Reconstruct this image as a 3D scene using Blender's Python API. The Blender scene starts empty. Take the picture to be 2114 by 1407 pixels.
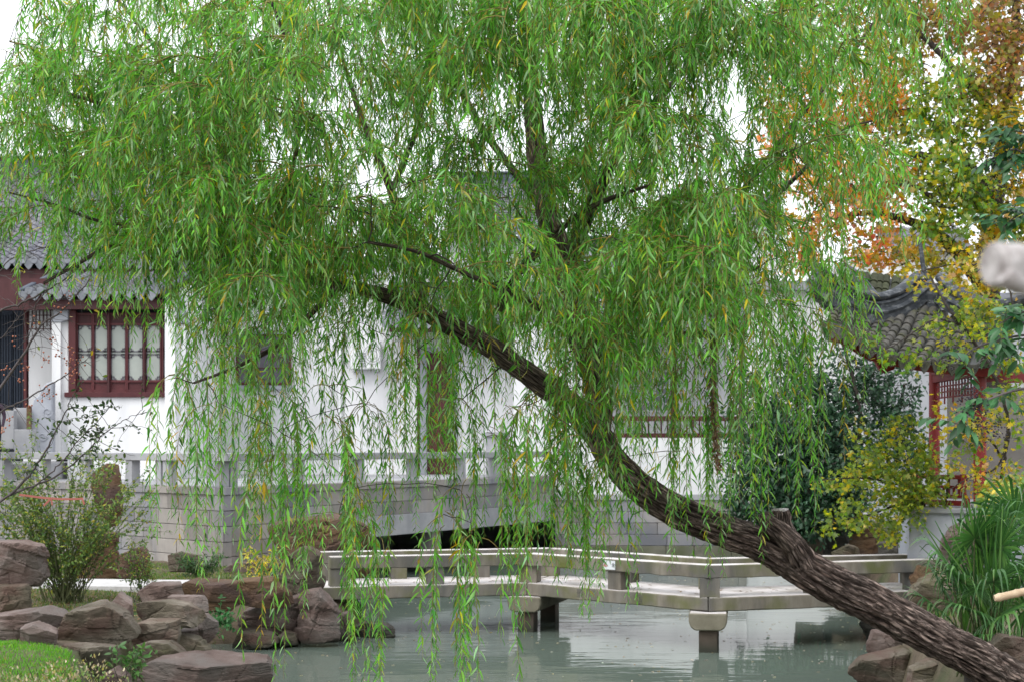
import bpy, bmesh, math, random
import numpy as np
from mathutils import Vector, Matrix, noise

SC = bpy.context.scene
COL = SC.collection
R = math.radians

# ------------------------------------------------------------------ camera
F, HX, HZ, CAMZ = 3200.0, 1057.0, 920.0, 3.25
cd = bpy.data.cameras.new('camera')
cam = bpy.data.objects.new('camera', cd)
COL.objects.link(cam)
cam.location = (0, 0, CAMZ)
cam.rotation_euler = (R(90), 0, 0)
cd.sensor_width = 36.0
cd.lens = F / 2114 * 36.0
cd.shift_y = (HZ - 703.5) / 2114
cd.clip_start = 0.1
cd.clip_end = 2000
cd.dof.use_dof = True
cd.dof.focus_distance = 13.0
cd.dof.aperture_fstop = 5.0
SC.camera = cam

# ------------------------------------------------------------------ sky, sun, exposure (overcast)
SUN_EL, SUN_ROT = R(52), R(215)
world = bpy.data.worlds.new('World')
SC.world = world
world.use_nodes = True
wn, wl = world.node_tree.nodes, world.node_tree.links
wn.clear()
wo = wn.new('ShaderNodeOutputWorld')
bg = wn.new('ShaderNodeBackground')
sk = wn.new('ShaderNodeTexSky')
sk.sky_type = 'NISHITA'
sk.sun_disc = False
sk.sun_elevation = SUN_EL
sk.sun_rotation = SUN_ROT
sk.dust_density = 4.0
sk.air_density = 1.0
hs = wn.new('ShaderNodeHueSaturation')
hs.inputs['Saturation'].default_value = 0.12
mx = wn.new('ShaderNodeMix')
mx.data_type = 'RGBA'
mx.inputs[0].default_value = 0.75
mx.inputs[7].default_value = (8.6, 8.9, 9.4, 1)     # even cloud deck
wl.new(sk.outputs[0], hs.inputs['Color'])
wl.new(hs.outputs[0], mx.inputs[6])
wl.new(mx.outputs[2], bg.inputs[0])
bg.inputs[1].default_value = 0.13
wl.new(bg.outputs[0], wo.inputs[0])

sd = bpy.data.lights.new('sun', 'SUN')
sd.energy = 1.1
sd.angle = R(35)
sd.color = (1.0, 0.97, 0.93)
sun = bpy.data.objects.new('sun', sd)
COL.objects.link(sun)
sun.location = (0, 0, 40)
_d = Vector((math.sin(SUN_ROT) * math.cos(SUN_EL), math.cos(SUN_ROT) * math.cos(SUN_EL), math.sin(SUN_EL)))
sun.rotation_euler = _d.to_track_quat('Z', 'Y').to_euler()

SC.view_settings.view_transform = 'Standard'
SC.view_settings.look = 'None'
SC.view_settings.gamma = 1
SC.view_settings.exposure = 0.78
SC.view_settings.use_curve_mapping = False
SC.cycles.max_bounces = 8
SC.cycles.transparent_max_bounces = 8
SC.cycles.use_denoising = True

# ------------------------------------------------------------------ helpers
def P(px, py, Y):
    return Vector(((px - HX) * Y / F, Y, CAMZ - (py - HZ) * Y / F))

def PX(px, Y):
    return (px - HX) * Y / F

def PZ(py, Y):
    return CAMZ - (py - HZ) * Y / F

def obj(name, me, parent=None, mat=None, smooth=None):
    if mat is not None and not me.materials:
        me.materials.append(mat)
    o = bpy.data.objects.new(name, me)
    COL.objects.link(o)
    if parent is not None:
        o.parent = parent
        if parent.data is None:      # parts are modelled in world space under an Empty at the thing's base
            o.matrix_parent_inverse = Matrix.Translation(-parent.location)
    return o

def tag(o, label, cat, group=None, kind=None):
    if label: o['label'] = label
    if cat: o['category'] = cat
    if group: o['group'] = group
    if kind: o['kind'] = kind
    return o

def thing(name, label, cat, loc=(0, 0, 0), rz=0, group=None):
    o = bpy.data.objects.new(name, None)
    o.empty_display_size = 0.2
    COL.objects.link(o)
    o.location = loc
    o.rotation_euler = (0, 0, rz)
    return tag(o, label, cat, group)

class MB:
    """collects shapes for one mesh; optional origin offset"""
    def __init__(self, origin=(0, 0, 0)):
        self.v, self.f, self.c, self.m = [], [], [], []
        self.o = Vector(origin)
    def add(self, vs, fs, mi=0):
        n = len(self.v)
        self.v += [Vector(p) - self.o for p in vs]
        self.f += [tuple(i + n for i in f) for f in fs]
        self.m += [mi] * len(fs)
    def box(self, lo, hi, mi=0):
        (a, b, c), (d, e, f) = lo, hi
        self.add([(a, b, c), (d, b, c), (d, e, c), (a, e, c), (a, b, f), (d, b, f), (d, e, f), (a, e, f)],
                 [(0, 3, 2, 1), (4, 5, 6, 7), (0, 1, 5, 4), (1, 2, 6, 5), (2, 3, 7, 6), (3, 0, 4, 7)], mi)
    def bar(self, p0, p1, w, h, mi=0, up=(0, 0, 1)):
        """rectangular bar along p0->p1, w sideways, h along up"""
        p0, p1, up = Vector(p0), Vector(p1), Vector(up)
        d = (p1 - p0).normalized()
        s = d.cross(up)
        if s.length < 1e-5: s = d.cross(Vector((1, 0, 0)))
        s.normalize()
        u = s.cross(d).normalized()
        s, u = s * w / 2, u * h / 2
        self.add([p0 - s - u, p0 + s - u, p0 + s + u, p0 - s + u, p1 - s - u, p1 + s - u, p1 + s + u, p1 - s + u],
                 [(0, 1, 2, 3), (7, 6, 5, 4), (0, 4, 5, 1), (1, 5, 6, 2), (2, 6, 7, 3), (3, 7, 4, 0)], mi)
    def prism(self, pts, off, mi=0):
        """polygon pts (3d) extruded by vector off"""
        off = Vector(off)
        n = len(pts)
        vs = [Vector(p) for p in pts] + [Vector(p) + off for p in pts]
        fs = [tuple(range(n)), tuple(range(2 * n - 1, n - 1, -1))]
        fs += [(i, i + n, (i + 1) % n + n, (i + 1) % n) for i in range(n)]
        self.add(vs, fs, mi)
    def tube(self, pts, rad, n=8, mi=0, cap=True):
        V, Fc = tube(pts, rad, n, cap)
        self.add(V, Fc, mi)
    def cyl(self, c, r, z0, z1, n=20, mi=0):
        vs = [(c[0] + r * math.cos(2 * math.pi * i / n), c[1] + r * math.sin(2 * math.pi * i / n), z) for z in (z0, z1) for i in range(n)]
        fs = [tuple(range(n - 1, -1, -1)), tuple(range(n, 2 * n))] + [(i, (i + 1) % n, (i + 1) % n + n, i + n) for i in range(n)]
        self.add(vs, fs, mi)
    def mesh(self, name, mats, bevel=0, smooth=None):
        me = bpy.data.meshes.new(name)
        me.from_pydata([tuple(p) for p in self.v], [], self.f)
        for m in (mats if isinstance(mats, (list, tuple)) else [mats]): me.materials.append(m)
        if any(self.m): me.polygons.foreach_set('material_index', self.m)
        bm = bmesh.new()
        bm.from_mesh(me)
        bmesh.ops.recalc_face_normals(bm, faces=bm.faces)
        if bevel:
            es = [e for e in bm.edges if len(e.link_faces) == 2 and e.calc_face_angle(0) > 0.6]
            bmesh.ops.bevel(bm, geom=es, offset=bevel, segments=1, affect='EDGES')
        bm.to_mesh(me)
        bm.free()
        if smooth is not None:
            me.polygons.foreach_set('use_smooth', [True] * len(me.polygons))
            me.set_sharp_from_angle(angle=R(smooth))
        me.update()
        return me
    def build(self, name, mats, parent=None, bevel=0, smooth=None):
        return obj(name, self.mesh(name, mats, bevel, smooth), parent)

def tube(pts, rad, n=8, cap=True):
    pts = [Vector(p) for p in pts]
    if not hasattr(rad, '__len__'): rad = [rad] * len(pts)
    V, Fc = [], []
    t0 = (pts[1] - pts[0]).normalized()
    s = t0.cross(Vector((0, 0, 1)))
    if s.length < 1e-3: s = t0.cross(Vector((1, 0, 0)))
    s.normalize()
    for i, p in enumerate(pts):
        t = (pts[min(i + 1, len(pts) - 1)] - pts[max(i - 1, 0)])
        if t.length < 1e-9: t = t0.copy()
        t.normalize()
        s = (s - t * s.dot(t))
        s.normalize()
        u = t.cross(s)
        for k in range(n):
            a = 2 * math.pi * k / n
            V.append(p + (s * math.cos(a) + u * math.sin(a)) * rad[i])
    for i in range(len(pts) - 1):
        for k in range(n):
            a, b = i * n + k, i * n + (k + 1) % n
            Fc.append((a, b, b + n, a + n))
    if cap:
        Fc.append(tuple(range(n - 1, -1, -1)))
        Fc.append(tuple(range(len(V) - n, len(V))))
    return V, Fc

def spline(pts, n):
    """Catmull-Rom through tuples of any length, n samples"""
    A = np.array(pts, float)
    A = np.vstack([2 * A[0] - A[1], A, 2 * A[-1] - A[-2]])
    k = len(pts) - 1
    out = []
    for t in np.linspace(0, k, n):
        i = min(int(t), k - 1)
        u = t - i
        p0, p1, p2, p3 = A[i], A[i + 1], A[i + 2], A[i + 3]
        out.append(0.5 * ((2 * p1) + (-p0 + p2) * u + (2 * p0 - 5 * p1 + 4 * p2 - p3) * u * u + (-p0 + 3 * p1 - 3 * p2 + p3) * u ** 3))
    return np.array(out)

# ------------------------------------------------------------------ materials
def new_mat(name):
    m = bpy.data.materials.new(name)
    m.use_nodes = True
    nt = m.node_tree
    return m, nt, nt.nodes['Principled BSDF']

def N(nt, t, **kw):
    n = nt.nodes.new(t)
    for k, v in kw.items():
        if k in n.inputs.keys() if hasattr(n.inputs, 'keys') else False: n.inputs[k].default_value = v
        else: setattr(n, k, v)
    return n

def ramp(nt, fac, stops):
    r = nt.nodes.new('ShaderNodeValToRGB')
    el = r.color_ramp.elements
    while len(el) < len(stops): el.new(0.5)
    for e, (p, c) in zip(el, stops):
        e.position = p
        e.color = (*c, 1) if len(c) == 3 else c
    nt.links.new(fac, r.inputs[0])
    return r

def mix(nt, a, b, fac, mode='MIX'):
    m = nt.nodes.new('ShaderNodeMix')
    m.data_type = 'RGBA'
    m.blend_type = mode
    for s, v in ((m.inputs[6], a), (m.inputs[7], b), (m.inputs[0], fac)):
        if isinstance(v, (int, float)): s.default_value = v
        elif isinstance(v, tuple): s.default_value = (*v, 1)
        else: nt.links.new(v, s)
    return m.outputs[2]

def surf(name, stops, scale=3.0, stretch=(1, 1, 1), rough=0.8, bump=0.3, bscale=30.0, bdist=0.02, vary=0.12,
         stain=None, stain_scale=0.7, spec=0.3, coord='world', detail=6.0, moss=None, wet=None):
    """noise-coloured surface with grain bump, tint per object, and optional stain colour"""
    m, nt, b = new_mat(name)
    L = nt.links
    if coord == 'world':
        src = nt.nodes.new('ShaderNodeNewGeometry').outputs['Position']
    else:
        src = nt.nodes.new('ShaderNodeTexCoord').outputs['Object']
    mp = nt.nodes.new('ShaderNodeMapping')
    mp.inputs['Scale'].default_value = stretch
    L.new(src, mp.inputs[0])
    n1 = N(nt, 'ShaderNodeTexNoise'); n1.inputs['Scale'].default_value = scale; n1.inputs['Detail'].default_value = detail
    n1.inputs['Roughness'].default_value = 0.62
    L.new(mp.outputs[0], n1.inputs['Vector'])
    r = ramp(nt, n1.outputs['Fac'], stops)
    c = r.outputs[0]
    if stain:
        n3 = N(nt, 'ShaderNodeTexNoise'); n3.inputs['Scale'].default_value = stain_scale; n3.inputs['Detail'].default_value = 8
        L.new(mp.outputs[0], n3.inputs['Vector'])
        f = ramp(nt, n3.outputs['Fac'], [(0.46, (0, 0, 0)), (0.66, (1, 1, 1))])
        c = mix(nt, c, stain, f.outputs[0])
    if moss:
        n4 = N(nt, 'ShaderNodeTexNoise'); n4.inputs['Scale'].default_value = moss[1]; n4.inputs['Detail'].default_value = 7
        L.new(src, n4.inputs['Vector'])
        f = ramp(nt, n4.outputs['Fac'], [(moss[2] - .06, (0, 0, 0)), (moss[2] + 0.20, (1, 1, 1))])
        c = mix(nt, c, moss[0], f.outputs[0])
    if wet:          # algae and damp left by the pond's changing level
        ge = nt.nodes.new('ShaderNodeNewGeometry')
        sx = nt.nodes.new('ShaderNodeSeparateXYZ'); L.new(ge.outputs['Position'], sx.inputs[0])
        nz = N(nt, 'ShaderNodeTexNoise'); nz.inputs['Scale'].default_value = 6
        L.new(ge.outputs['Position'], nz.inputs['Vector'])
        ad = nt.nodes.new('ShaderNodeMath'); ad.operation = 'MULTIPLY_ADD'; ad.inputs[1].default_value = -0.10
        L.new(nz.outputs['Fac'], ad.inputs[0]); L.new(sx.outputs['Z'], ad.inputs[2])
        f = ramp(nt, ad.outputs[0], [(0.0, (1, 1, 1)), (wet, (0, 0, 0))])
        c = mix(nt, c, (0.035, 0.036, 0.026), f.outputs[0])
    oi = nt.nodes.new('ShaderNodeObjectInfo')
    hv = nt.nodes.new('ShaderNodeHueSaturation')
    mr = nt.nodes.new('ShaderNodeMapRange')
    mr.inputs[3].default_value = 1 - vary
    mr.inputs[4].default_value = 1 + vary
    L.new(oi.outputs['Random'], mr.inputs[0])
    L.new(mr.outputs[0], hv.inputs['Value'])
    L.new(c, hv.inputs['Color'])
    L.new(hv.outputs[0], b.inputs['Base Color'])
    b.inputs['Roughness'].default_value = rough
    b.inputs['Specular IOR Level'].default_value = spec
    if bump:
        n2 = N(nt, 'ShaderNodeTexNoise'); n2.inputs['Scale'].default_value = bscale; n2.inputs['Detail'].default_value = 8
        n2.inputs['Roughness'].default_value = 0.7
        L.new(mp.outputs[0], n2.inputs['Vector'])
        bp = nt.nodes.new('ShaderNodeBump')
        bp.inputs['Strength'].default_value = bump
        bp.inputs['Distance'].default_value = bdist
        L.new(n2.outputs['Fac'], bp.inputs['Height'])
        L.new(bp.outputs[0], b.inputs['Normal'])
    return m

def leaf_mat(name, gloss=0.45, trans=0.35, vary=0.12, tcol=1.35, spec=0.4):
    m, nt, b = new_mat(name)
    L = nt.links
    at = nt.nodes.new('ShaderNodeAttribute')
    at.attribute_name = 'col'
    oi = nt.nodes.new('ShaderNodeObjectInfo')
    hv = nt.nodes.new('ShaderNodeHueSaturation')
    mr = nt.nodes.new('ShaderNodeMapRange')
    mr.inputs[3].default_value = 1 - vary
    mr.inputs[4].default_value = 1 + vary
    L.new(oi.outputs['Random'], mr.inputs[0])
    L.new(mr.outputs[0], hv.inputs['Value'])
    L.new(at.outputs['Color'], hv.inputs['Color'])
    # paler leaf underside
    ge = nt.nodes.new('ShaderNodeNewGeometry')
    h2 = nt.nodes.new('ShaderNodeHueSaturation')
    h2.inputs['Saturation'].default_value = 0.72
    h2.inputs['Value'].default_value = 1.25
    L.new(hv.outputs[0], h2.inputs['Color'])
    c = mix(nt, hv.outputs[0], h2.outputs[0], ge.outputs['Backfacing'])
    L.new(c, b.inputs['Base Color'])
    b.inputs['Roughness'].default_value = gloss
    b.inputs['Specular IOR Level'].default_value = spec
    tr = nt.nodes.new('ShaderNodeBsdfTranslucent')
    h3 = nt.nodes.new('ShaderNodeHueSaturation')
    h3.inputs['Value'].default_value = tcol
    h3.inputs['Saturation'].default_value = 1.1
    L.new(hv.outputs[0], h3.inputs['Color'])
    L.new(h3.outputs[0], tr.inputs['Color'])
    ms = nt.nodes.new('ShaderNodeMixShader')
    ms.inputs[0].default_value = trans
    L.new(b.outputs[0], ms.inputs[1])
    L.new(tr.outputs[0], ms.inputs[2])
    L.new(ms.outputs[0], nt.nodes['Material Output'].inputs['Surface'])
    return m

M = {}
M['plaster'] = surf('white_plaster', [(0.3, (0.69, 0.695, 0.71)), (0.7, (0.75, 0.75, 0.755))], 0.8, (1, 1, 0.22), rough=0.9, bump=0.15, bscale=12,
                    stain=(0.56, 0.565, 0.575), stain_scale=0.9, vary=0.0, spec=0.1)
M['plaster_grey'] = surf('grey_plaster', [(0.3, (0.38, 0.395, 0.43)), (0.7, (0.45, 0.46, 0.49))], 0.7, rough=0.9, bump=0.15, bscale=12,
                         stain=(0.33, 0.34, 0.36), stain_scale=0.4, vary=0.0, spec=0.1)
M['corbel'] = surf('grey_brick_trim', [(0.3, (0.28, 0.295, 0.335)), (0.7, (0.37, 0.385, 0.42))], 3, rough=0.85, bump=0.2, vary=0.04)
M['granite'] = surf('granite_block', [(0.25, (0.19, 0.178, 0.17)), (0.5, (0.27, 0.248, 0.228)), (0.75, (0.34, 0.31, 0.28))], 2.2, (1, 1, 0.5), rough=0.85,
                    bump=0.35, bscale=45, vary=0.24, stain=(0.18, 0.185, 0.21), stain_scale=0.9, wet=0.12)
M['granite_pale'] = surf('pale_granite', [(0.3, (0.29, 0.295, 0.315)), (0.7, (0.38, 0.38, 0.39))], 2.0, rough=0.85, bump=0.25, bscale=50, vary=0.06,
                         stain=(0.24, 0.245, 0.26), stain_scale=0.8)
M['wet_stone'] = surf('waterline_stone', [(0.3, (0.11, 0.115, 0.085)), (0.7, (0.20, 0.19, 0.15))], 3.0, rough=0.6, bump=0.35, bscale=40, vary=0.15,
                      moss=((0.07, 0.085, 0.035), 1.5, 0.5))
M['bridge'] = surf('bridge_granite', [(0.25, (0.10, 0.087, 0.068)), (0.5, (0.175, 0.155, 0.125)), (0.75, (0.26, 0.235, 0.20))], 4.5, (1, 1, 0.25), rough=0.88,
                   bump=0.45, bscale=60, bdist=0.015, vary=0.08, stain=(0.085, 0.085, 0.08), stain_scale=1.5, moss=((0.10, 0.11, 0.03), 1.7, 0.55))
M['bridge_top'] = surf('pale_bridge_top', [(0.3, (0.52, 0.49, 0.48)), (0.7, (0.66, 0.63, 0.62))], 3.0, rough=0.85, bump=0.25, bscale=60, vary=0.05,
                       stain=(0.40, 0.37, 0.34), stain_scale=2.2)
M['bracket'] = surf('mossy_bracket', [(0.3, (0.13, 0.12, 0.085)), (0.7, (0.21, 0.19, 0.145))], 5.0, rough=0.9, bump=0.5, bscale=50, vary=0.08)
M['pier'] = surf('brown_pier', [(0.3, (0.075, 0.055, 0.042)), (0.7, (0.125, 0.095, 0.075))], 4.0, rough=0.8, bump=0.4, bscale=50, vary=0.08, wet=0.24)
M['tile'] = surf('grey_roof_tile', [(0.3, (0.12, 0.125, 0.15)), (0.7, (0.21, 0.21, 0.245))], 3.0, rough=0.8, bump=0.3, bscale=30, vary=0.12,
                 stain=(0.10, 0.105, 0.10), stain_scale=0.8, moss=((0.24, 0.235, 0.24), 0.6, 0.56))
M['tile_edge'] = surf('grey_drip_tile', [(0.3, (0.16, 0.175, 0.20)), (0.7, (0.27, 0.28, 0.31))], 6.0, rough=0.8, bump=0.3, vary=0.15)
M['ridge'] = surf('dark_ridge', [(0.3, (0.045, 0.055, 0.075)), (0.7, (0.10, 0.115, 0.145))], 4.0, rough=0.75, bump=0.3, vary=0.06)
M['pav_tile'] = surf('weathered_pavilion_tile', [(0.25, (0.035, 0.036, 0.032)), (0.5, (0.085, 0.082, 0.074)), (0.75, (0.15, 0.14, 0.127))], 7.0, rough=0.85, bump=0.5, bscale=60, vary=0.2,
                     moss=((0.085, 0.09, 0.03), 3.0, 0.58))
M['pav_ridge'] = surf('weathered_ridge', [(0.25, (0.018, 0.022, 0.028)), (0.5, (0.05, 0.056, 0.064)), (0.72, (0.21, 0.22, 0.23))], 5.5, (1, 1, 2.2), rough=0.7, bump=0.4, bscale=50, vary=0.05)
M['moss_tile'] = surf('mossy_tile', [(0.3, (0.025, 0.03, 0.014)), (0.7, (0.06, 0.065, 0.035))], 7.0, rough=0.9, bump=0.5, bscale=60, vary=0.22)
M['wood_red'] = surf('dark_red_wood', [(0.3, (0.062, 0.015, 0.018)), (0.7, (0.10, 0.026, 0.028))], 4.0, (1, 1, 0.25), rough=0.5, bump=0.2, bscale=40, vary=0.1)
M['wood_dark'] = surf('dark_brown_wood', [(0.3, (0.045, 0.014, 0.016)), (0.7, (0.08, 0.026, 0.028))], 4.0, (1, 1, 0.25), rough=0.55, bump=0.2, vary=0.1)
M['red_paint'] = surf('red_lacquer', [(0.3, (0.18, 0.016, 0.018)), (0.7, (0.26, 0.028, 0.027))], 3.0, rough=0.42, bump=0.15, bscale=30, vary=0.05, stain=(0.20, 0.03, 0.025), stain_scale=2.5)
M['red_shade'] = surf('shaded_red_lacquer', [(0.3, (0.13, 0.012, 0.014)), (0.7, (0.18, 0.02, 0.02))], 3.0, rough=0.5, bump=0.15, vary=0.05)  # darker copy of red lacquer, shade of under-eave and recessed parts put into colour
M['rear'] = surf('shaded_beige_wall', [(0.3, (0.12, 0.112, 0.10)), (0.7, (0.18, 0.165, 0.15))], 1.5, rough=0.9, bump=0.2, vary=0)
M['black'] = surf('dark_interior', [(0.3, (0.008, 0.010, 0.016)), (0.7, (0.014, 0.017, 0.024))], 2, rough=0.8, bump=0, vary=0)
M['navy'] = surf('dark_navy_panel', [(0.3, (0.010, 0.016, 0.028)), (0.7, (0.018, 0.026, 0.042))], 2, rough=0.55, bump=0.1, vary=0.1)
M['blind'] = surf('frosted_window_paper', [(0.3, (0.27, 0.30, 0.275)), (0.7, (0.36, 0.385, 0.35))], 1.5, rough=0.35, bump=0, vary=0.05, spec=0.5)
M['fret'] = surf('grey_fretwork', [(0.3, (0.09, 0.085, 0.10)), (0.7, (0.13, 0.12, 0.14))], 3, rough=0.6, bump=0, vary=0.05)
M['bark'] = None
M['twig'] = surf('olive_twig', [(0.3, (0.15, 0.13, 0.03)), (0.7, (0.25, 0.19, 0.06))], 20, rough=0.6, bump=0, vary=0.15)
M['branch'] = surf('dark_branch_bark', [(0.3, (0.028, 0.023, 0.020)), (0.7, (0.062, 0.05, 0.042))], 14, rough=0.85, bump=0.5, bscale=80, vary=0.1)
M['branch_grey'] = surf('grey_branch_bark', [(0.3, (0.06, 0.05, 0.05)), (0.7, (0.12, 0.10, 0.10))], 14, rough=0.85, bump=0.4, bscale=60, vary=0.1)
M['stem_green'] = surf('green_stem', [(0.3, (0.06, 0.075, 0.03)), (0.7, (0.11, 0.12, 0.05))], 14, rough=0.7, bump=0, vary=0.1)
M['soil'] = surf('garden_soil', [(0.3, (0.075, 0.06, 0.042)), (0.5, (0.13, 0.10, 0.07)), (0.7, (0.17, 0.145, 0.10))], 2.5, rough=0.95, bump=0.7, bscale=25, bdist=0.05, vary=0,
                 stain=(0.045, 0.085, 0.022), stain_scale=0.55)
M['path'] = surf('pale_paving', [(0.3, (0.42, 0.41, 0.40)), (0.7, (0.58, 0.57, 0.56))], 4, rough=0.9, bump=0.3, vary=0.03)
M['rock_red'] = surf('red_brown_rock', [(0.25, (0.050, 0.033, 0.028)), (0.42, (0.115, 0.078, 0.066)), (0.56, (0.165, 0.122, 0.107)), (0.75, (0.27, 0.222, 0.20))], 2.2, (1, 1, 1.8), rough=0.85, bump=0.9, bscale=9,
                    bdist=0.06, vary=0.16, stain=(0.15, 0.128, 0.115), stain_scale=1.6, wet=0.10)
M['rock_grey'] = surf('grey_olive_rock', [(0.25, (0.04, 0.035, 0.024)), (0.42, (0.105, 0.09, 0.064)), (0.56, (0.16, 0.136, 0.105)), (0.75, (0.26, 0.22, 0.18))], 2.4, (1, 1, 1.8), rough=0.88, bump=0.9, bscale=9,
                     bdist=0.06, vary=0.16, stain=(0.115, 0.07, 0.055), stain_scale=1.5, moss=((0.075, 0.075, 0.03), 1.6, 0.58), wet=0.10)
M['rock_rust'] = surf('rust_brown_rock', [(0.25, (0.038, 0.022, 0.014)), (0.42, (0.105, 0.06, 0.032)), (0.56, (0.15, 0.095, 0.052)), (0.75, (0.20, 0.155, 0.12))], 2.6, (1, 1, 2.2), rough=0.85, bump=0.9, bscale=9,
                     bdist=0.06, vary=0.14, stain=(0.08, 0.05, 0.042), stain_scale=1.3, wet=0.10)
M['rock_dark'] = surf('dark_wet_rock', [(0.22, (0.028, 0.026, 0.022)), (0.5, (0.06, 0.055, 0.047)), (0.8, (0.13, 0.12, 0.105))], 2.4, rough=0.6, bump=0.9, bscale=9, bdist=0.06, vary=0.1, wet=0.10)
M['ac_white'] = surf('white_enamel', [(0.3, (0.70, 0.71, 0.72)), (0.7, (0.76, 0.77, 0.77))], 3, rough=0.45, bump=0, vary=0.02)
M['ac_grey'] = surf('grey_plastic', [(0.3, (0.25, 0.26, 0.27)), (0.7, (0.32, 0.33, 0.34))], 3, rough=0.5, bump=0, vary=0.02)
M['bamboo'] = surf('pale_bamboo', [(0.3, (0.42, 0.30, 0.19)), (0.7, (0.60, 0.47, 0.32))], 12, rough=0.5, bump=0.15, vary=0.05)
M['pale_wood'] = surf('weathered_pale_wood', [(0.3, (0.13, 0.11, 0.10)), (0.45, (0.34, 0.31, 0.30)), (0.65, (0.55, 0.52, 0.51))], 45, rough=0.8, bump=0.6, bscale=30, bdist=0.01, vary=0)
M['ribbon'] = surf('red_ribbon', [(0.3, (0.30, 0.09, 0.07)), (0.7, (0.38, 0.14, 0.11))], 5, rough=0.7, bump=0, vary=0)
M['sign_white'] = surf('sign_plate', [(0.3, (0.58, 0.60, 0.62)), (0.7, (0.64, 0.66, 0.68))], 5, rough=0.4, bump=0, vary=0)
M['sign_red'] = surf('sign_red', [(0.3, (0.45, 0.05, 0.05)), (0.7, (0.5, 0.07, 0.06))], 5, rough=0.4, bump=0, vary=0)
M['sign_ink'] = surf('sign_ink', [(0.3, (0.02, 0.02, 0.03)), (0.7, (0.03, 0.03, 0.04))], 5, rough=0.4, bump=0, vary=0)
M['berry_dark'] = surf('blue_black_berry', [(0.3, (0.018, 0.014, 0.022)), (0.7, (0.045, 0.036, 0.05))], 40, rough=0.5, bump=0, vary=0.1)
M['berry_red'] = surf('orange_berry', [(0.3, (0.33, 0.10, 0.06)), (0.7, (0.46, 0.17, 0.10))], 40, rough=0.4, bump=0, vary=0.1)
M['cloth'] = surf('dark_purple_coat', [(0.3, (0.035, 0.022, 0.036)), (0.7, (0.055, 0.035, 0.052))], 30, rough=0.9, bump=0.2, vary=0)
M['trouser'] = surf('black_trousers', [(0.3, (0.010, 0.012, 0.018)), (0.7, (0.02, 0.02, 0.028))], 30, rough=0.9, bump=0.2, vary=0)
M['skin'] = surf('skin', [(0.3, (0.42, 0.24, 0.17)), (0.7, (0.48, 0.28, 0.20))], 10, rough=0.5, bump=0, vary=0)
M['hair'] = surf('dark_brown_hair', [(0.3, (0.035, 0.018, 0.016)), (0.7, (0.07, 0.035, 0.03))], 40, (1, 1, 0.2), rough=0.5, bump=0.4, bscale=120, vary=0)
M['willow'] = leaf_mat('willow_leaf', 0.48, 0.40, 0.14, spec=0.25)
M['leaf'] = leaf_mat('broad_leaf', 0.45, 0.30, 0.05, spec=0.4)
M['leaf_gloss'] = leaf_mat('glossy_leaf', 0.40, 0.20, 0.08, spec=0.45)
M['leaf_autumn'] = leaf_mat('autumn_leaf', 0.5, 0.52, 0.05, tcol=1.6, spec=0.3)

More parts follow.
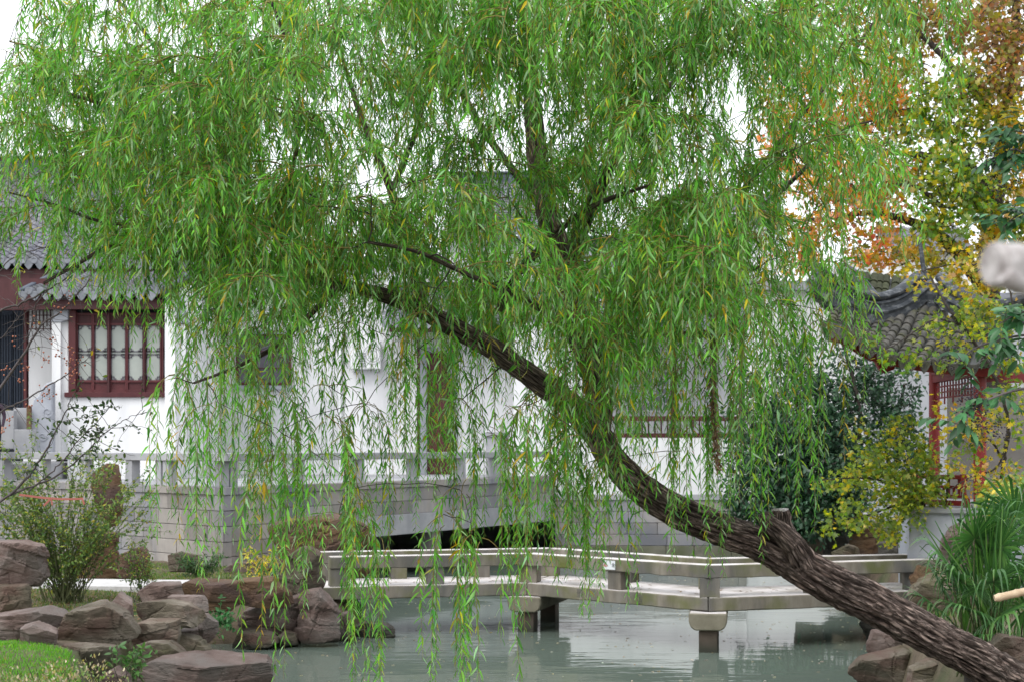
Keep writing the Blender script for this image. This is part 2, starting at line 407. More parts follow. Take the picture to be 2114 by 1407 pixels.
def bark_material():
    m, nt, b = new_mat('willow_bark')
    L = nt.links
    at = nt.nodes.new('ShaderNodeAttribute')
    at.attribute_name = 'bk'          # (around metres, along metres, ridge height)
    mp = nt.nodes.new('ShaderNodeMapping')
    mp.inputs['Scale'].default_value = (1.0, 0.22, 0)
    L.new(at.outputs['Vector'], mp.inputs[0])
    n1 = N(nt, 'ShaderNodeTexNoise'); n1.inputs['Scale'].default_value = 55; n1.inputs['Detail'].default_value = 8
    n1.inputs['Distortion'].default_value = 0.5
    L.new(mp.outputs[0], n1.inputs['Vector'])
    n2 = N(nt, 'ShaderNodeTexNoise'); n2.inputs['Scale'].default_value = 3.5; n2.inputs['Detail'].default_value = 5
    L.new(at.outputs['Vector'], n2.inputs['Vector'])
    sx = nt.nodes.new('ShaderNodeSeparateXYZ')
    L.new(at.outputs['Vector'], sx.inputs[0])
    ridge = ramp(nt, sx.outputs['Z'], [(0.0, (0.05, 0.038, 0.034)), (0.28, (0.15, 0.117, 0.103)), (0.8, (0.29, 0.24, 0.217))])
    fine = ramp(nt, n1.outputs['Fac'], [(0.32, (0.65, 0.63, 0.62)), (0.66, (1.32, 1.28, 1.26))])
    c = mix(nt, ridge.outputs[0], fine.outputs[0], 1.0, 'MULTIPLY')
    # furrow network between bark plates
    nd = N(nt, 'ShaderNodeTexNoise'); nd.inputs['Scale'].default_value = 9; nd.inputs['Detail'].default_value = 3
    L.new(at.outputs['Vector'], nd.inputs['Vector'])
    va = nt.nodes.new('ShaderNodeVectorMath'); va.operation = 'MULTIPLY_ADD'
    va.inputs[1].default_value = (0.05, 0.12, 0)
    L.new(nd.outputs['Color'], va.inputs[0]); L.new(at.outputs['Vector'], va.inputs[2])
    m2 = nt.nodes.new('ShaderNodeMapping')
    m2.inputs['Scale'].default_value = (1.0, 0.20, 0)
    L.new(va.outputs[0], m2.inputs[0])
    vo = nt.nodes.new('ShaderNodeTexVoronoi'); vo.feature = 'DISTANCE_TO_EDGE'; vo.inputs['Scale'].default_value = 34
    L.new(m2.outputs[0], vo.inputs['Vector'])
    fur = ramp(nt, vo.outputs['Distance'], [(0.0, (0.34, 0.32, 0.31)), (0.09, (0.85, 0.83, 0.82)), (0.30, (1.25, 1.22, 1.2))])
    c = mix(nt, c, fur.outputs[0], 1.0, 'MULTIPLY')
    big = ramp(nt, n2.outputs['Fac'], [(0.35, (0.72, 0.74, 0.72)), (0.7, (1.15, 1.08, 1.05))])
    c = mix(nt, c, big.outputs[0], 1.0, 'MULTIPLY')
    L.new(c, b.inputs['Base Color'])
    b.inputs['Roughness'].default_value = 0.9
    b.inputs['Specular IOR Level'].default_value = 0.2
    bp = nt.nodes.new('ShaderNodeBump')
    bp.inputs['Strength'].default_value = 1.0
    bp.inputs['Distance'].default_value = 0.02
    hm = nt.nodes.new('ShaderNodeMath'); hm.operation = 'MULTIPLY_ADD'
    hm.inputs[1].default_value = 0.5
    fr = ramp(nt, vo.outputs['Distance'], [(0.0, (0, 0, 0)), (0.25, (1, 1, 1))])
    L.new(n1.outputs['Fac'], hm.inputs[0]); L.new(fr.outputs[0], hm.inputs[2])
    L.new(hm.outputs[0], bp.inputs['Height'])
    L.new(bp.outputs[0], b.inputs['Normal'])
    return m
M['bark'] = bark_material()

def water_material():
    m, nt, b = new_mat('pond_water')
    L = nt.links
    b.inputs['Base Color'].default_value = (0.112, 0.142, 0.118, 1)
    b.inputs['Roughness'].default_value = 0.035
    b.inputs['IOR'].default_value = 1.33
    b.inputs['Specular IOR Level'].default_value = 0.5
    ge = nt.nodes.new('ShaderNodeNewGeometry')
    mp = nt.nodes.new('ShaderNodeMapping')
    mp.inputs['Scale'].default_value = (0.55, 1.6, 1)
    L.new(ge.outputs['Position'], mp.inputs[0])
    n1 = N(nt, 'ShaderNodeTexNoise'); n1.inputs['Scale'].default_value = 1.6; n1.inputs['Detail'].default_value = 3
    n2 = N(nt, 'ShaderNodeTexNoise'); n2.inputs['Scale'].default_value = 0.28; n2.inputs['Detail'].default_value = 2
    L.new(mp.outputs[0], n1.inputs['Vector'])
    L.new(ge.outputs['Position'], n2.inputs['Vector'])
    f = ramp(nt, n2.outputs['Fac'], [(0.42, (0.12, 0.12, 0.12)), (0.62, (1, 1, 1))])
    mu = nt.nodes.new('ShaderNodeMath'); mu.operation = 'MULTIPLY'
    L.new(n1.outputs['Fac'], mu.inputs[0]); L.new(f.outputs[0], mu.inputs[1])
    bp = nt.nodes.new('ShaderNodeBump')
    bp.inputs['Strength'].default_value = 0.14
    bp.inputs['Distance'].default_value = 0.10
    L.new(mu.outputs[0], bp.inputs['Height'])
    L.new(bp.outputs[0], b.inputs['Normal'])
    return m
M['water'] = water_material()

# unit box with a small chamfer, shared by all blocks
def unit_box(name, mat, bev=0.02):
    b = MB(); b.box((-0.5, -0.5, -0.5), (0.5, 0.5, 0.5))
    return b.mesh(name, mat, bevel=bev)
UB = {}
def block(name, mat, c, size, rz=0, parent=None, bev=0.02):
    if (mat, bev) not in UB: UB[(mat, bev)] = unit_box('block_' + mat, M[mat], bev)
    o = obj(name, UB[(mat, bev)], parent)
    o.location = c
    o.scale = size
    o.rotation_euler = (0, 0, rz)
    return o
# ================================================================== GROUND, WATER, PATH
POND = np.array([(-3.7, 12.0), (-3.85, 15.0), (-4.5, 17.6), (-4.75, 19.5), (-4.6, 21.6), (-4.9, 23.2), (-5.0, 25.2), (-2.7, 25.6), (-2.2, 27.2), (-3.1, 29.2), (-4.3, 33.5), (-4.4, 37.0),
                 (-6.0, 52.0), (9.5, 52.0), (8.2, 44.0), (7.6, 36.0), (7.2, 31.0), (7.3, 26.5), (6.0, 24.0), (5.0, 21.5), (4.6, 17.0), (4.0, 13.0)])

def poly_signed(x, y, poly):
    """signed distance, negative inside"""
    d = np.full(x.shape, 1e9)
    ins = np.zeros(x.shape, bool)
    n = len(poly)
    for i in range(n):
        ax, ay = poly[i]; bx, by = poly[(i + 1) % n]
        ex, ey = bx - ax, by - ay
        t = np.clip(((x - ax) * ex + (y - ay) * ey) / (ex * ex + ey * ey), 0, 1)
        d = np.minimum(d, np.hypot(x - ax - t * ex, y - ay - t * ey))
        c = ((ay > y) != (by > y)) & (x < ex * (y - ay) / (ey if ey else 1e-9) + ax)
        ins ^= c
    return np.where(ins, -d, d)

def ground_z(x, y):
    x, y = np.asarray(x, float), np.asarray(y, float)
    s = poly_signed(x, y, POND)
    base = 0.72 + 0.10 * np.sin(x * 0.7 + 1) * np.cos(y * 0.5)
    near = np.clip((15.5 - y) / 8.0, 0, 1)
    base = base + 0.85 * near * near * (3 - 2 * near)
    lawn = np.clip((-x - 5.0) / 1.0, 0, 1) * np.clip((20.5 - y) / 2.5, 0, 1)
    base = base + 0.22 * lawn * (1 - near)
    rb = np.clip((x - 4.6) / 2.0, 0, 1) * np.clip((24 - y) / 4.0, 0, 1)
    base = base + 0.35 * rb * (1 - near)
    rb2 = np.clip((x - 7.4) / 1.5, 0, 1) * np.clip((y - 25) / 3.0, 0, 1)
    base = base + 0.5 * rb2
    k = np.clip((s + 0.15) / 0.75, 0, 1)
    k = k * k * (3 - 2 * k)
    return -0.7 + (base + 0.7) * k

def gz(x, y):
    return float(ground_z(np.array([x]), np.array([y]))[0])

def make_ground():
    xs = np.concatenate([[-400, -200, -100, -60, -35], np.arange(-22, 22.01, 0.30), [35, 60, 100, 200, 400]])
    ys = np.concatenate([[-100, -40, -15], np.arange(-6, 60.01, 0.33), [75, 100, 200, 600]])
    X, Y = np.meshgrid(xs, ys)
    Z = ground_z(X, Y)
    rng = np.random.default_rng(3)
    Z = Z + rng.normal(0, 0.012, Z.shape)
    nx, ny = len(xs), len(ys)
    V = np.stack([X.ravel(), Y.ravel(), Z.ravel()], 1)
    i = np.arange(nx * ny).reshape(ny, nx)
    Fq = np.stack([i[:-1, :-1].ravel(), i[:-1, 1:].ravel(), i[1:, 1:].ravel(), i[1:, :-1].ravel()], 1)
    me = bpy.data.meshes.new('ground')
    me.from_pydata(V.tolist(), [], Fq.tolist())
    me.polygons.foreach_set('use_smooth', [True] * len(me.polygons))
    o = obj('ground', me, None, M['soil'])
    o['kind'] = 'structure'
make_ground()

b = MB()
b.add([(-16, 10, 0), (14, 10, 0), (14, 56, 0), (-16, 56, 0)], [(0, 1, 2, 3)])
o = b.build('pond_water', M['water']); o['kind'] = 'structure'

# pale path that runs on to the bridge
pp = spline([(-16, 30.4), (-12, 28.6), (-8, 27.5), (-5.2, 27.15), (-3.4, 27.0)], 40)
b = MB()
vs, fs = [], []
for k, (x, y) in enumerate(pp):
    w = 0.72
    vs += [(x, y - w, 0.845), (x, y + w, 0.845), (x, y + w, 0.60), (x, y - w, 0.60)]
    if k:
        a = 4 * (k - 1); c = 4 * k
        fs += [(a, c, c + 1, a + 1), (a + 1, c + 1, c + 2, a + 2), (a + 3, c + 3, c, a)]
b.add(vs, fs)
o = b.build('garden_path', M['path']); o['kind'] = 'structure'

# ================================================================== TERRACE WALL, RAILING
A1, A0, B0, C0 = (-13.6, 40.2), (-8.93, 35.4), (-6.1, 32.7), (1.25, 46.0)
FLOOR = 2.36

def seg_blocks(parent, p0, p1, rows, mat, seed, blen=0.95, thick=0.24, skip=None, mats=None):
    """courses of separate stones from plan point p0 to p1, faces on the line (outside is to the right of p0->p1)"""
    rnd = random.Random(seed)
    p0, p1 = Vector((*p0, 0)), Vector((*p1, 0))
    d = p1 - p0
    Lr = d.length
    d.normalize()
    nrm = Vector((d.y, -d.x, 0))
    rz = math.atan2(d.y, d.x)
    for ci, (z0, z1) in enumerate(rows):
        t = 0.0
        first = True
        while t < Lr - 0.05:
            l = blen * rnd.uniform(0.7, 1.25)
            if first and ci % 2: l *= 0.55
            first = False
            if Lr - t - l < 0.35: l = Lr - t
            tm = t + l / 2
            if not (skip and skip(tm, l, z0, z1)):
                c = p0 + d * tm - nrm * (thick / 2 - rnd.uniform(-0.004, 0.008))
                mm = mats(z0) if mats else mat
                block('stone_block', mm, (c.x, c.y, (z0 + z1) / 2), (l - 0.014, thick, z1 - z0 - 0.012), rz, parent)
            t += l

def t_of_px(p0, p1, px):
    """distance along plan line where it crosses the view ray of column px"""
    k = (px - HX) / F
    dx, dy = p1[0] - p0[0], p1[1] - p0[1]
    return (k * p0[1] - p0[0]) / (dx - k * dy) * math.hypot(dx, dy)

tw = thing('terrace_wall', 'coursed granite retaining wall under the white railing, with a dark culvert opening', 'wall', (B0[0], B0[1], 0))
rows = [(1.88, 2.22), (1.55, 1.88), (1.22, 1.55), (0.90, 1.22), (0.58, 0.90), (0.26, 0.58), (-0.3, 0.26)]
tc0, tc1 = t_of_px(B0, C0, 742), t_of_px(B0, C0, 1142)
seg_blocks(tw, A1, A0, rows[:5], 'granite', 1, 1.0)
seg_blocks(tw, A0, B0, rows[:6], 'granite', 2, 0.95)
seg_blocks(tw, B0, C0, rows, 'granite', 3, 1.1, skip=lambda t, l, z0, z1: z0 < 1.5 and t + l * 0.4 > tc0 and t - l * 0.4 < tc1)
dBC = (Vector((*C0, 0)) - Vector((*B0, 0))).normalized()
nBC = Vector((dBC.y, -dBC.x, 0))
rzBC = math.atan2(dBC.y, dBC.x)
# long lintel beams over the culvert
for ta, tb in ((tc0 - 0.4, (tc0 + tc1) / 2), ((tc0 + tc1) / 2, tc1 + 0.3)):
    c = Vector((*B0, 0)) + dBC * (ta + tb) / 2 - nBC * 0.10
    block('lintel_beam', 'granite_pale', (c.x, c.y, 1.30), (tb - ta - 0.015, 0.30, 0.50), rzBC, tw, 0.015)
c = Vector((*B0, 0)) + dBC * (tc0 + 0.36 * (tc1 - tc0)) - nBC * 0.25
block('culvert_post', 'granite', (c.x, c.y, 0.4), (0.42, 0.35, 1.35), rzBC, tw)
# coping slabs
def coping(parent, p0, p1, z0, z1, wid, out, mat, ln, seed, name='coping_slab'):
    rnd = random.Random(seed)
    p0, p1 = Vector((*p0, 0)), Vector((*p1, 0))
    d = p1 - p0; Lr = d.length; d.normalize()
    nrm = Vector((d.y, -d.x, 0)); rz = math.atan2(d.y, d.x)
    n = max(1, round(Lr / ln))
    for i in range(n):
        c = p0 + d * (i + 0.5) * Lr / n + nrm * (out - wid / 2)
        block(name, mat, (c.x, c.y, (z0 + z1) / 2), (Lr / n - 0.012, wid, z1 - z0), rz, parent, 0.03)
coping(tw, A1, A0, 2.22, 2.38, 0.5, 0.05, 'granite', 1.8, 5)
coping(tw, A0, B0, 2.22, 2.38, 0.5, 0.05, 'granite', 1.6, 6)
coping(tw, B0, C0, 2.22, 2.38, 0.5, 0.05, 'granite', 1.8, 7)
# core behind the stones and terrace floor
b = MB()
def off(p0, p1, q, dist):
    d = (Vector((*p1, 0)) - Vector((*p0, 0))).normalized()
    return (q[0] - d.y * dist, q[1] + d.x * dist)
a1, a0, b0a = off(A1, A0, A1, 0.23), off(A1, A0, A0, 0.24), (B0[0] - 0.02, B0[1] + 0.36)
c0 = off(B0, C0, C0, 0.23)
k0 = Vector((*B0, 0)) + dBC * tc0 - nBC * 0.23
b.prism([(*a1, 1.1), (*a0, 1.1), (*b0a, 1.1), (*c0, 1.1), (c0[0], 53, 1.1), (a1[0], 53, 1.1)], (0, 0, FLOOR - 1.1))
b.prism([(*a1, -0.5), (*a0, -0.5), (*b0a, -0.5), (k0.x, k0.y, -0.5), (k0.x, 53, -0.5), (a1[0], 53, -0.5)], (0, 0, 1.595))
b.box((k0.x - 0.2, 52, -0.5), (9, 52.6, 1.2))
b.build('terrace_core', M['granite_pale'], tw)

def railing(name, label, p0, p1, ts, zt=3.10):
    r = thing(name, label, 'railing', (p0[0], p0[1], 2.38))
    p0v, p1v = Vector((*p0, 0)), Vector((*p1, 0))
    d = p1v - p0v; Lr = d.length; d.normalize()
    nrm = Vector((d.y, -d.x, 0)); rz = math.atan2(d.y, d.x)
    n = max(1, round(Lr / 2.4))
    for i in range(n):
        c = p0v + d * (i + 0.5) * Lr / n - nrm * 0.2
        block('rail_beam', 'granite_pale', (c.x, c.y, zt - 0.085), (Lr / n - 0.012, 0.30, 0.17), rz, r, 0.06)
    for t in ts:
        c = p0v + d * t - nrm * 0.2
        block('rail_post', 'granite_pale', (c.x, c.y, (2.38 + zt - 0.17) / 2), (0.22, 0.22, zt - 0.17 - 2.38), rz, r)
    return r
railing('stone_railing', 'low pale stone railing in front of the window bay at the left', A1, A0, [0.6 + 2.1 * i for i in range(4)])
railing('stone_railing', 'short stone railing above the projecting corner of the terrace', A0, B0, [0.15, 1.35, 1.65, 3.6])
railing('stone_railing', 'long stone railing running behind the willow above the dark culvert', B0, C0, [0.5 + 2.4 * i for i in range(6)])
tp = t_of_px(B0, C0, 1040)
c = Vector((*B0, 0)) + dBC * tp - nBC * 0.22
t = thing('stone_newel', 'tall pale stone post ending the long terrace railing', 'post', (c.x, c.y, 2.38))
block('post_shaft', 'granite_pale', (c.x, c.y, 2.95), (0.55, 0.42, 1.14), rzBC, t)
block('post_cap', 'granite_pale', (c.x, c.y, 3.58), (0.65, 0.5, 0.12), rzBC, t)

# ================================================================== ROOF BUILDER
def roof_field(parent, e0, e1, r0, r1, mat, col_w=0.32, row_l=0.3, sag=0.12, name='tile_field', rad=0.11, stuff=True):
    """barrel-and-pan tiles laid between eave e0-e1 and ridge r0-r1, every tile with its own lip"""
    e0, e1, r0, r1 = map(Vector, (e0, e1, r0, r1))
    ncol = max(2, round((e1 - e0).length / col_w))
    nrow = max(2, round((r0 - e0).length / row_l))
    b = MB()
    up = (e1 - e0).cross(r0 - e0).normalized()
    if up.z < 0: up = -up
    def pt(u, s):
        p = e0.lerp(e1, u).lerp(r0.lerp(r1, u), s)
        p.z -= sag * math.sin(math.pi * s) * (r0 - e0).length * 0.25
        return p
    side = (e1 - e0).normalized()
    # base sheet
    vs, fs = [], []
    for j in range(nrow + 1):
        vs += [pt(0, j / nrow), pt(1, j / nrow)]
        if j: fs.append((2 * j - 2, 2 * j - 1, 2 * j + 1, 2 * j))
    b.add(vs, fs)
    prof = [(-1, 0), (-0.7, 0.62), (0, 0.95), (0.7, 0.62), (1, 0)]
    pan = [(-1.0, 0.16), (-0.5, 0.03), (0.5, 0.03), (1.0, 0.16)]
    rnd = random.Random(ncol * 7 + nrow)
    for i in range(ncol):
        for (ph, pr, rr) in ((0.5, prof, rad), (0.0, pan, col_w * 0.42)):
            u = (i + ph) / ncol
            for j in range(nrow):
                p, q = pt(u, j / nrow), pt(u, (j + 1) / nrow)
                l0, l1 = 0.035 + rnd.uniform(-0.006, 0.006), 0.008
                k = len(pr)
                vs = [p + side * (x * rr) + up * (h * rr + l0) for x, h in pr] + [q + side * (x * rr * 0.93) + up * (h * rr * 0.93 + l1) for x, h in pr]
                fs = [(a, a + 1, a + 1 + k, a + k) for a in range(k - 1)]
                if ph: fs.append(tuple(range(k)))
                b.add(vs, fs)
    o = b.build(name, M[mat], parent, smooth=40)
    if stuff: o['kind'] = 'stuff'
    return o, ncol

DRIP = None
def drips(parent, e0, e1, ncol, s=1.0):
    """pendant drip tile and round cap tile for each column of the eave"""
    global DRIP
    if DRIP is None:
        b = MB()
        pr = [(-0.13, 0.03), (0.13, 0.03), (0.125, -0.08), (0.07, -0.17), (0, -0.23), (-0.07, -0.17), (-0.125, -0.08)]
        b.prism([(x, 0, z) for x, z in pr], (0, 0.03, 0))
        d1 = b.mesh('drip_tile', M['tile_edge'], bevel=0.006)
        b = MB()
        pr = [(0.10 * math.cos(a * math.pi / 7), 0.10 * math.sin(a * math.pi / 7)) for a in range(14)]
        b.prism([(x, -0.02, z + 0.045) for x, z in pr], (0, 0.05, 0))
        DRIP = (d1, b.mesh('cap_tile', M['tile_edge'], bevel=0.006))
    e0, e1 = Vector(e0), Vector(e1)
    d = (e1 - e0).normalized()
    rz = math.atan2(d.y, d.x)
    for i in range(ncol):
        for k, ph in ((0, 0.0), (1, 0.5)):
            p = e0.lerp(e1, (i + ph) / ncol)
            o = obj(('drip_tile', 'cap_tile')[k], DRIP[k], parent)
            o.location = (p.x, p.y - 0.03, p.z)
            o.rotation_euler = (R(4), 0, rz)
            o.scale = (s, s, s)

# ================================================================== LEFT HALL (window bay, porch roof, great roof)
YF = 42.0
hall = thing('garden_hall', 'white walled hall with grey tiled roof and dark red lattice windows at the left', 'building', (PX(240, YF), YF, FLOOR))
# great roof behind
e0, e1 = P(-260, 541, 45.0), P(470, 541, 45.0)
r0, r1 = Vector((e0.x, 50.5, PZ(352, 50.5))), Vector((e1.x - 0.3, 50.5, PZ(352, 50.5)))
_, nc = roof_field(hall, e0, e1, r0, r1, 'tile')
drips(hall, e0, e1, nc)
b = MB()
b.bar(r0 + Vector((0, 0, 0.06)), r1 + Vector((0, 0, 0.06)), 0.34, 0.30)
b.bar(r0 + Vector((0, 0, 0.30)), r1 + Vector((0, 0, 0.30)), 0.22, 0.16)
b.bar(r0 + Vector((0, 0, 0.41)), r1 + Vector((0, 0, 0.41)), 0.40, 0.07)
b.build('roof_ridge', M['ridge'], hall, bevel=0.02)
b = MB()
b.bar((e0.x, 45.25, e0.z - 0.36), (e1.x, 45.25, e0.z - 0.36), 0.16, 0.36)
b.build('eave_board', M['wood_dark'], hall)
b = MB()
b.bar((e0.x, 45.9, e0.z - 0.95), (e1.x, 45.9, e0.z - 0.95), 0.3, 0.55)
b.build('lintel_beam', M['wood_dark'], hall)
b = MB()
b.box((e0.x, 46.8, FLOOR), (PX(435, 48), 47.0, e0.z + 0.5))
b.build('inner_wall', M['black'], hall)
# bright open wall seen through the doorway
b = MB()
b.box((PX(50, 46.6), 46.5, FLOOR), (PX(118, 46.6), 46.6, PZ(640, 46.6)))
b.build('courtyard_wall', M['plaster'], hall)
# porch roof
p0, p1 = P(48, 604, 41.5), P(337, 604, 41.5)
q0, q1 = Vector((p0.x, 47.3, PZ(541, 47.3))), Vector((p1.x, 47.3, PZ(541, 47.3)))
_, nc = roof_field(hall, p0, p1, q0, q1, 'tile', sag=0.05)
drips(hall, p0, p1, nc)
for pe, qe, sx in ((p1, q1, .06), (p0, q0, -.06)):
    b = MB()
    b.bar(pe + Vector((sx, 0.02, 0.03)), qe + Vector((sx, 0, 0.03)), 0.14, 0.16)
    b.build('verge', M['ridge'], hall, bevel=0.02)
b = MB()
b.bar((p0.x + 0.1, 41.75, p0.z - 0.30), (p1.x - 0.05, 41.75, p0.z - 0.30), 0.14, 0.26)
b.build('eave_board', M['wood_dark'], hall)
# plinth
b = MB()
b.box((PX(-260, YF), 40.4, FLOOR - 0.2), (PX(104, 41), 46.8, 2.80))
b.build('plinth', M['granite_pale'], hall, bevel=0.02)
# left white pier and right pier with stepped corbels
def outline(pts, Y, depth, name, mat, parent, bevel=0.0, smooth=None):
    b = MB()
    b.prism([P(x, y, Y) for x, y in pts], (0, depth, 0))
    return b.build(name, M[mat], parent, bevel=bevel, smooth=smooth)
outline([(107, 662), (125, 662), (125, 940), (107, 940)], YF - 0.05, 0.5, 'pier', 'plaster', hall)
outline([(125.2, 640), (141, 640), (141, 940), (125.2, 940)], YF + 0.1, 0.5, 'pier', 'plaster', hall)
outline([(125, 665), (105, 665), (105, 657), (111, 652), (109, 640), (101, 630), (93, 622), (92, 612), (140, 612), (140, 660)], YF - 0.1, 0.5, 'corbel', 'corbel', hall, bevel=0.02)
outline([(361, 670), (383, 670), (383, 940), (361, 940)], YF - 0.05, 0.6, 'pier', 'plaster', hall)
outline([(384, 668), (357, 668), (357, 660), (362, 655), (361, 640), (356, 630), (346, 618), (336, 612), (333, 606), (372, 606), (378, 640), (379, 658), (384, 661)], YF - 0.12, 0.5, 'corbel', 'corbel', hall, bevel=0.02)
# side wall under the verge and the white gable wall
xv = p1.x
b = MB()
b.prism([(xv, 41.7, FLOOR), (xv, 47.9, FLOOR), (xv, 47.9, PZ(541, 47.3) - 0.2), (xv, 41.7, p1.z - 0.12)], (0.28, 0, 0))
b.build('gable_wall', M['plaster'], hall)
# wall below windows, back of the bay
b = MB()
b.box((PX(139, YF), YF + 0.02, FLOOR), (PX(362, YF), YF + 0.35, PZ(819, YF)))
b.build('window_wall', M['plaster'], hall)
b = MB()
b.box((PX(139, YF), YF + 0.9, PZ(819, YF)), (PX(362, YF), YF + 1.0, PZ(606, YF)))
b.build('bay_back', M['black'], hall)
b = MB()
b.box((PX(134, YF), YF - 0.08, PZ(819, YF)), (PX(366, YF), YF + 0.3, PZ(809, YF)))
b.build('window_sill', M['wood_red'], hall, bevel=0.01)
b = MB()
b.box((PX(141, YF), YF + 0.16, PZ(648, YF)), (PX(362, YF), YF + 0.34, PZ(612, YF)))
b.build('window_lintel', M['black'], hall)  # near-black colour paints in the deep shade under the porch roof
b = MB()
b.box((PX(141, YF), YF + 0.0, PZ(809, YF)), (PX(156, YF), YF + 0.3, PZ(640, YF)))
b.build('jamb', M['wood_red'], hall, bevel=0.01)
cols = [(158, 186), (192, 219), (226, 256), (262, 292), (299, 328), (335, 362)]
for wi, (xa, xb) in enumerate(cols):
    y = YF + 0.12
    xl, xr = xa - 3, xb + 3
    w = MB()
    def bx(x0, x1, y0, y1, ya=y, yb=y + 0.09, m=w):
        m.box((PX(x0, YF), ya, PZ(y1, YF)), (PX(x1, YF), yb, PZ(y0, YF)))
    bx(xl, xa, 645, 809); bx(xb, xr, 645, 809)
    bx(xa, xb, 645, 650); bx(xa, xb, 666, 671); bx(xa, xb, 783, 788); bx(xa, xb, 803, 809)
    wf = w.build('window_leaf', M['wood_red'], hall, bevel=0.006)
    for (va, vb) in ((650, 666), (788, 803)):
        w = MB(); bx(xa, xb, va, vb, y + 0.05, y + 0.08, w)
        w.build('panel', M['wood_dark' if va < 700 else 'wood_red'], wf)  # upper panel darker: porch shade put into its colour
    w = MB(); bx(xa, xb, 671, 783, y + 0.07, y + 0.09, w)
    w.build('pane', M['blind'], wf)
    w = MB()
    yy = (y + 0.045, y + 0.068)
    ww = xb - xa
    for (ya0, s) in ((671, 1), (725, -1), (729, 1), (783, -1)):
        for (x0, sx) in ((xa, 1), (xb, -1)):
            for (du, dv, lw, lh) in ((0, 0, 9, 2), (0, 0, 2, 10), (5, 2, 2.2, 5), (1.5, 6, 5, 2), (8, 1, 2.2, 3)):
                u0, u1 = sorted((x0 + sx * du, x0 + sx * (du + lw)))
                v0, v1 = sorted((ya0 + s * dv, ya0 + s * (dv + lh)))
                bx(u0, u1, v0, v1, *yy, w)
    bx(xa, xb, 723, 725, *yy, w); bx(xa, xb, 729, 731, *yy, w)
    bx(xa, xa + 1.6, 671, 783, *yy, w); bx(xb - 1.6, xb, 671, 783, *yy, w)
    w.build('fretwork', M['fret'], wf)
for xm in (222.5, 295.5):
    b = MB(); b.box((PX(xm - 2.2, YF), YF + 0.05, PZ(809, YF)), (PX(xm + 2.2, YF), YF + 0.25, PZ(645, YF)))
    b.build('mullion', M['wood_dark'], hall, bevel=0.005)
# dark doors at far left with slats
for i in range(4):
    xa = -48 + i * 25.5
    b = MB()
    b.box((PX(xa, 43.4), 43.4, PZ(846, 43.4)), (PX(xa + 23, 43.4), 43.5, PZ(640, 43.4)))
    d = b.build('door_panel', M['navy'], hall)
    for k in range(4):
        w = MB(); xs_ = xa + 1.5 + k * 5.6
        w.box((PX(xs_, 43.4), 43.36, PZ(842, 43.4)), (PX(xs_ + 2.0, 43.4), 43.4, PZ(650, 43.4)))
        w.build('slat', M['navy'], d)
b = MB(); b.box((PX(51, 43.4), 43.3, PZ(935, 43.4)), (PX(57, 43.4), 43.5, PZ(640, 43.4)))
b.build('door_post', M['wood_red'], hall)
# hanging lattice above the doorway
w = MB()
for k in range(7):
    x = 58 + k * 7.5
    w.box((PX(x, 43), 43.0, PZ(682 - (k % 2) * 8, 43)), (PX(x + 1.6, 43), 43.05, PZ(618, 43)))
for yy in (622, 636, 650, 664, 678):
    w.box((PX(56, 43), 43.005, PZ(yy + 1.6, 43)), (PX(106, 43), 43.045, PZ(yy, 43)))
w.build('hanging_lattice', M['wood_dark'], hall)
w = MB()
w.box((PX(-60, 42.6), 42.6, PZ(640, 42.6)), (PX(106, 42.6), 42.8, PZ(575, 42.6)))
w.build('lintel_board', M['wood_dark'], hall)
# carved drum stone, pedestal and bench by the doorway
ds = thing('drum_stone', 'grey carved drum stone with a curved top beside the hall doorway', 'stone', (PX(85, 41.2), 41.2, FLOOR))
outline([(61, 936), (61, 842), (66, 836), (70, 822), (80, 815), (85, 800), (96, 790), (108, 786), (108, 936)], 41.2, 0.3, 'slab', 'corbel', ds, bevel=0.03)
for (cx, cy, rr) in ((98, 850, 12), (88, 900, 10), (100, 815, 8)):
    b = MB()
    pts = [P(cx + rr * (1 - a / 16) * math.cos(a * 0.7), cy + rr * (1 - a / 16) * math.sin(a * 0.7), 41.19) for a in range(14)]
    b.tube(pts, 0.014, 5)
    b.build('scroll', M['corbel'], ds)
pb = thing('stone_pedestal', 'pale square stone pedestal in front of the dark doors', 'pedestal', (PX(18, 40.6), 40.6, 2.8))
block('pedestal_shaft', 'granite_pale', (PX(18, 40.6), 40.6, PZ(886, 40.6)), (0.36, 0.3, 1.0), 0, pb)
block('pedestal_wing', 'granite_pale', (PX(43, 40.9), 41.0, PZ(884, 41)), (0.36, 0.3, 1.1), 0, pb)
sb = thing('stone_stool', 'low white stone block between the pedestal and the drum stone', 'stone', (PX(53, 40.0), 40.0, FLOOR))
block('seat_block', 'granite_pale', (PX(53, 39.9), 39.9, PZ(912, 39.9)), (0.46, 0.4, 0.66), 0, sb)
block('timber_stub', 'rock_rust', (PX(59, 40.3), 40.35, PZ(862, 40.3)), (0.11, 0.1, 0.62), 0, sb)

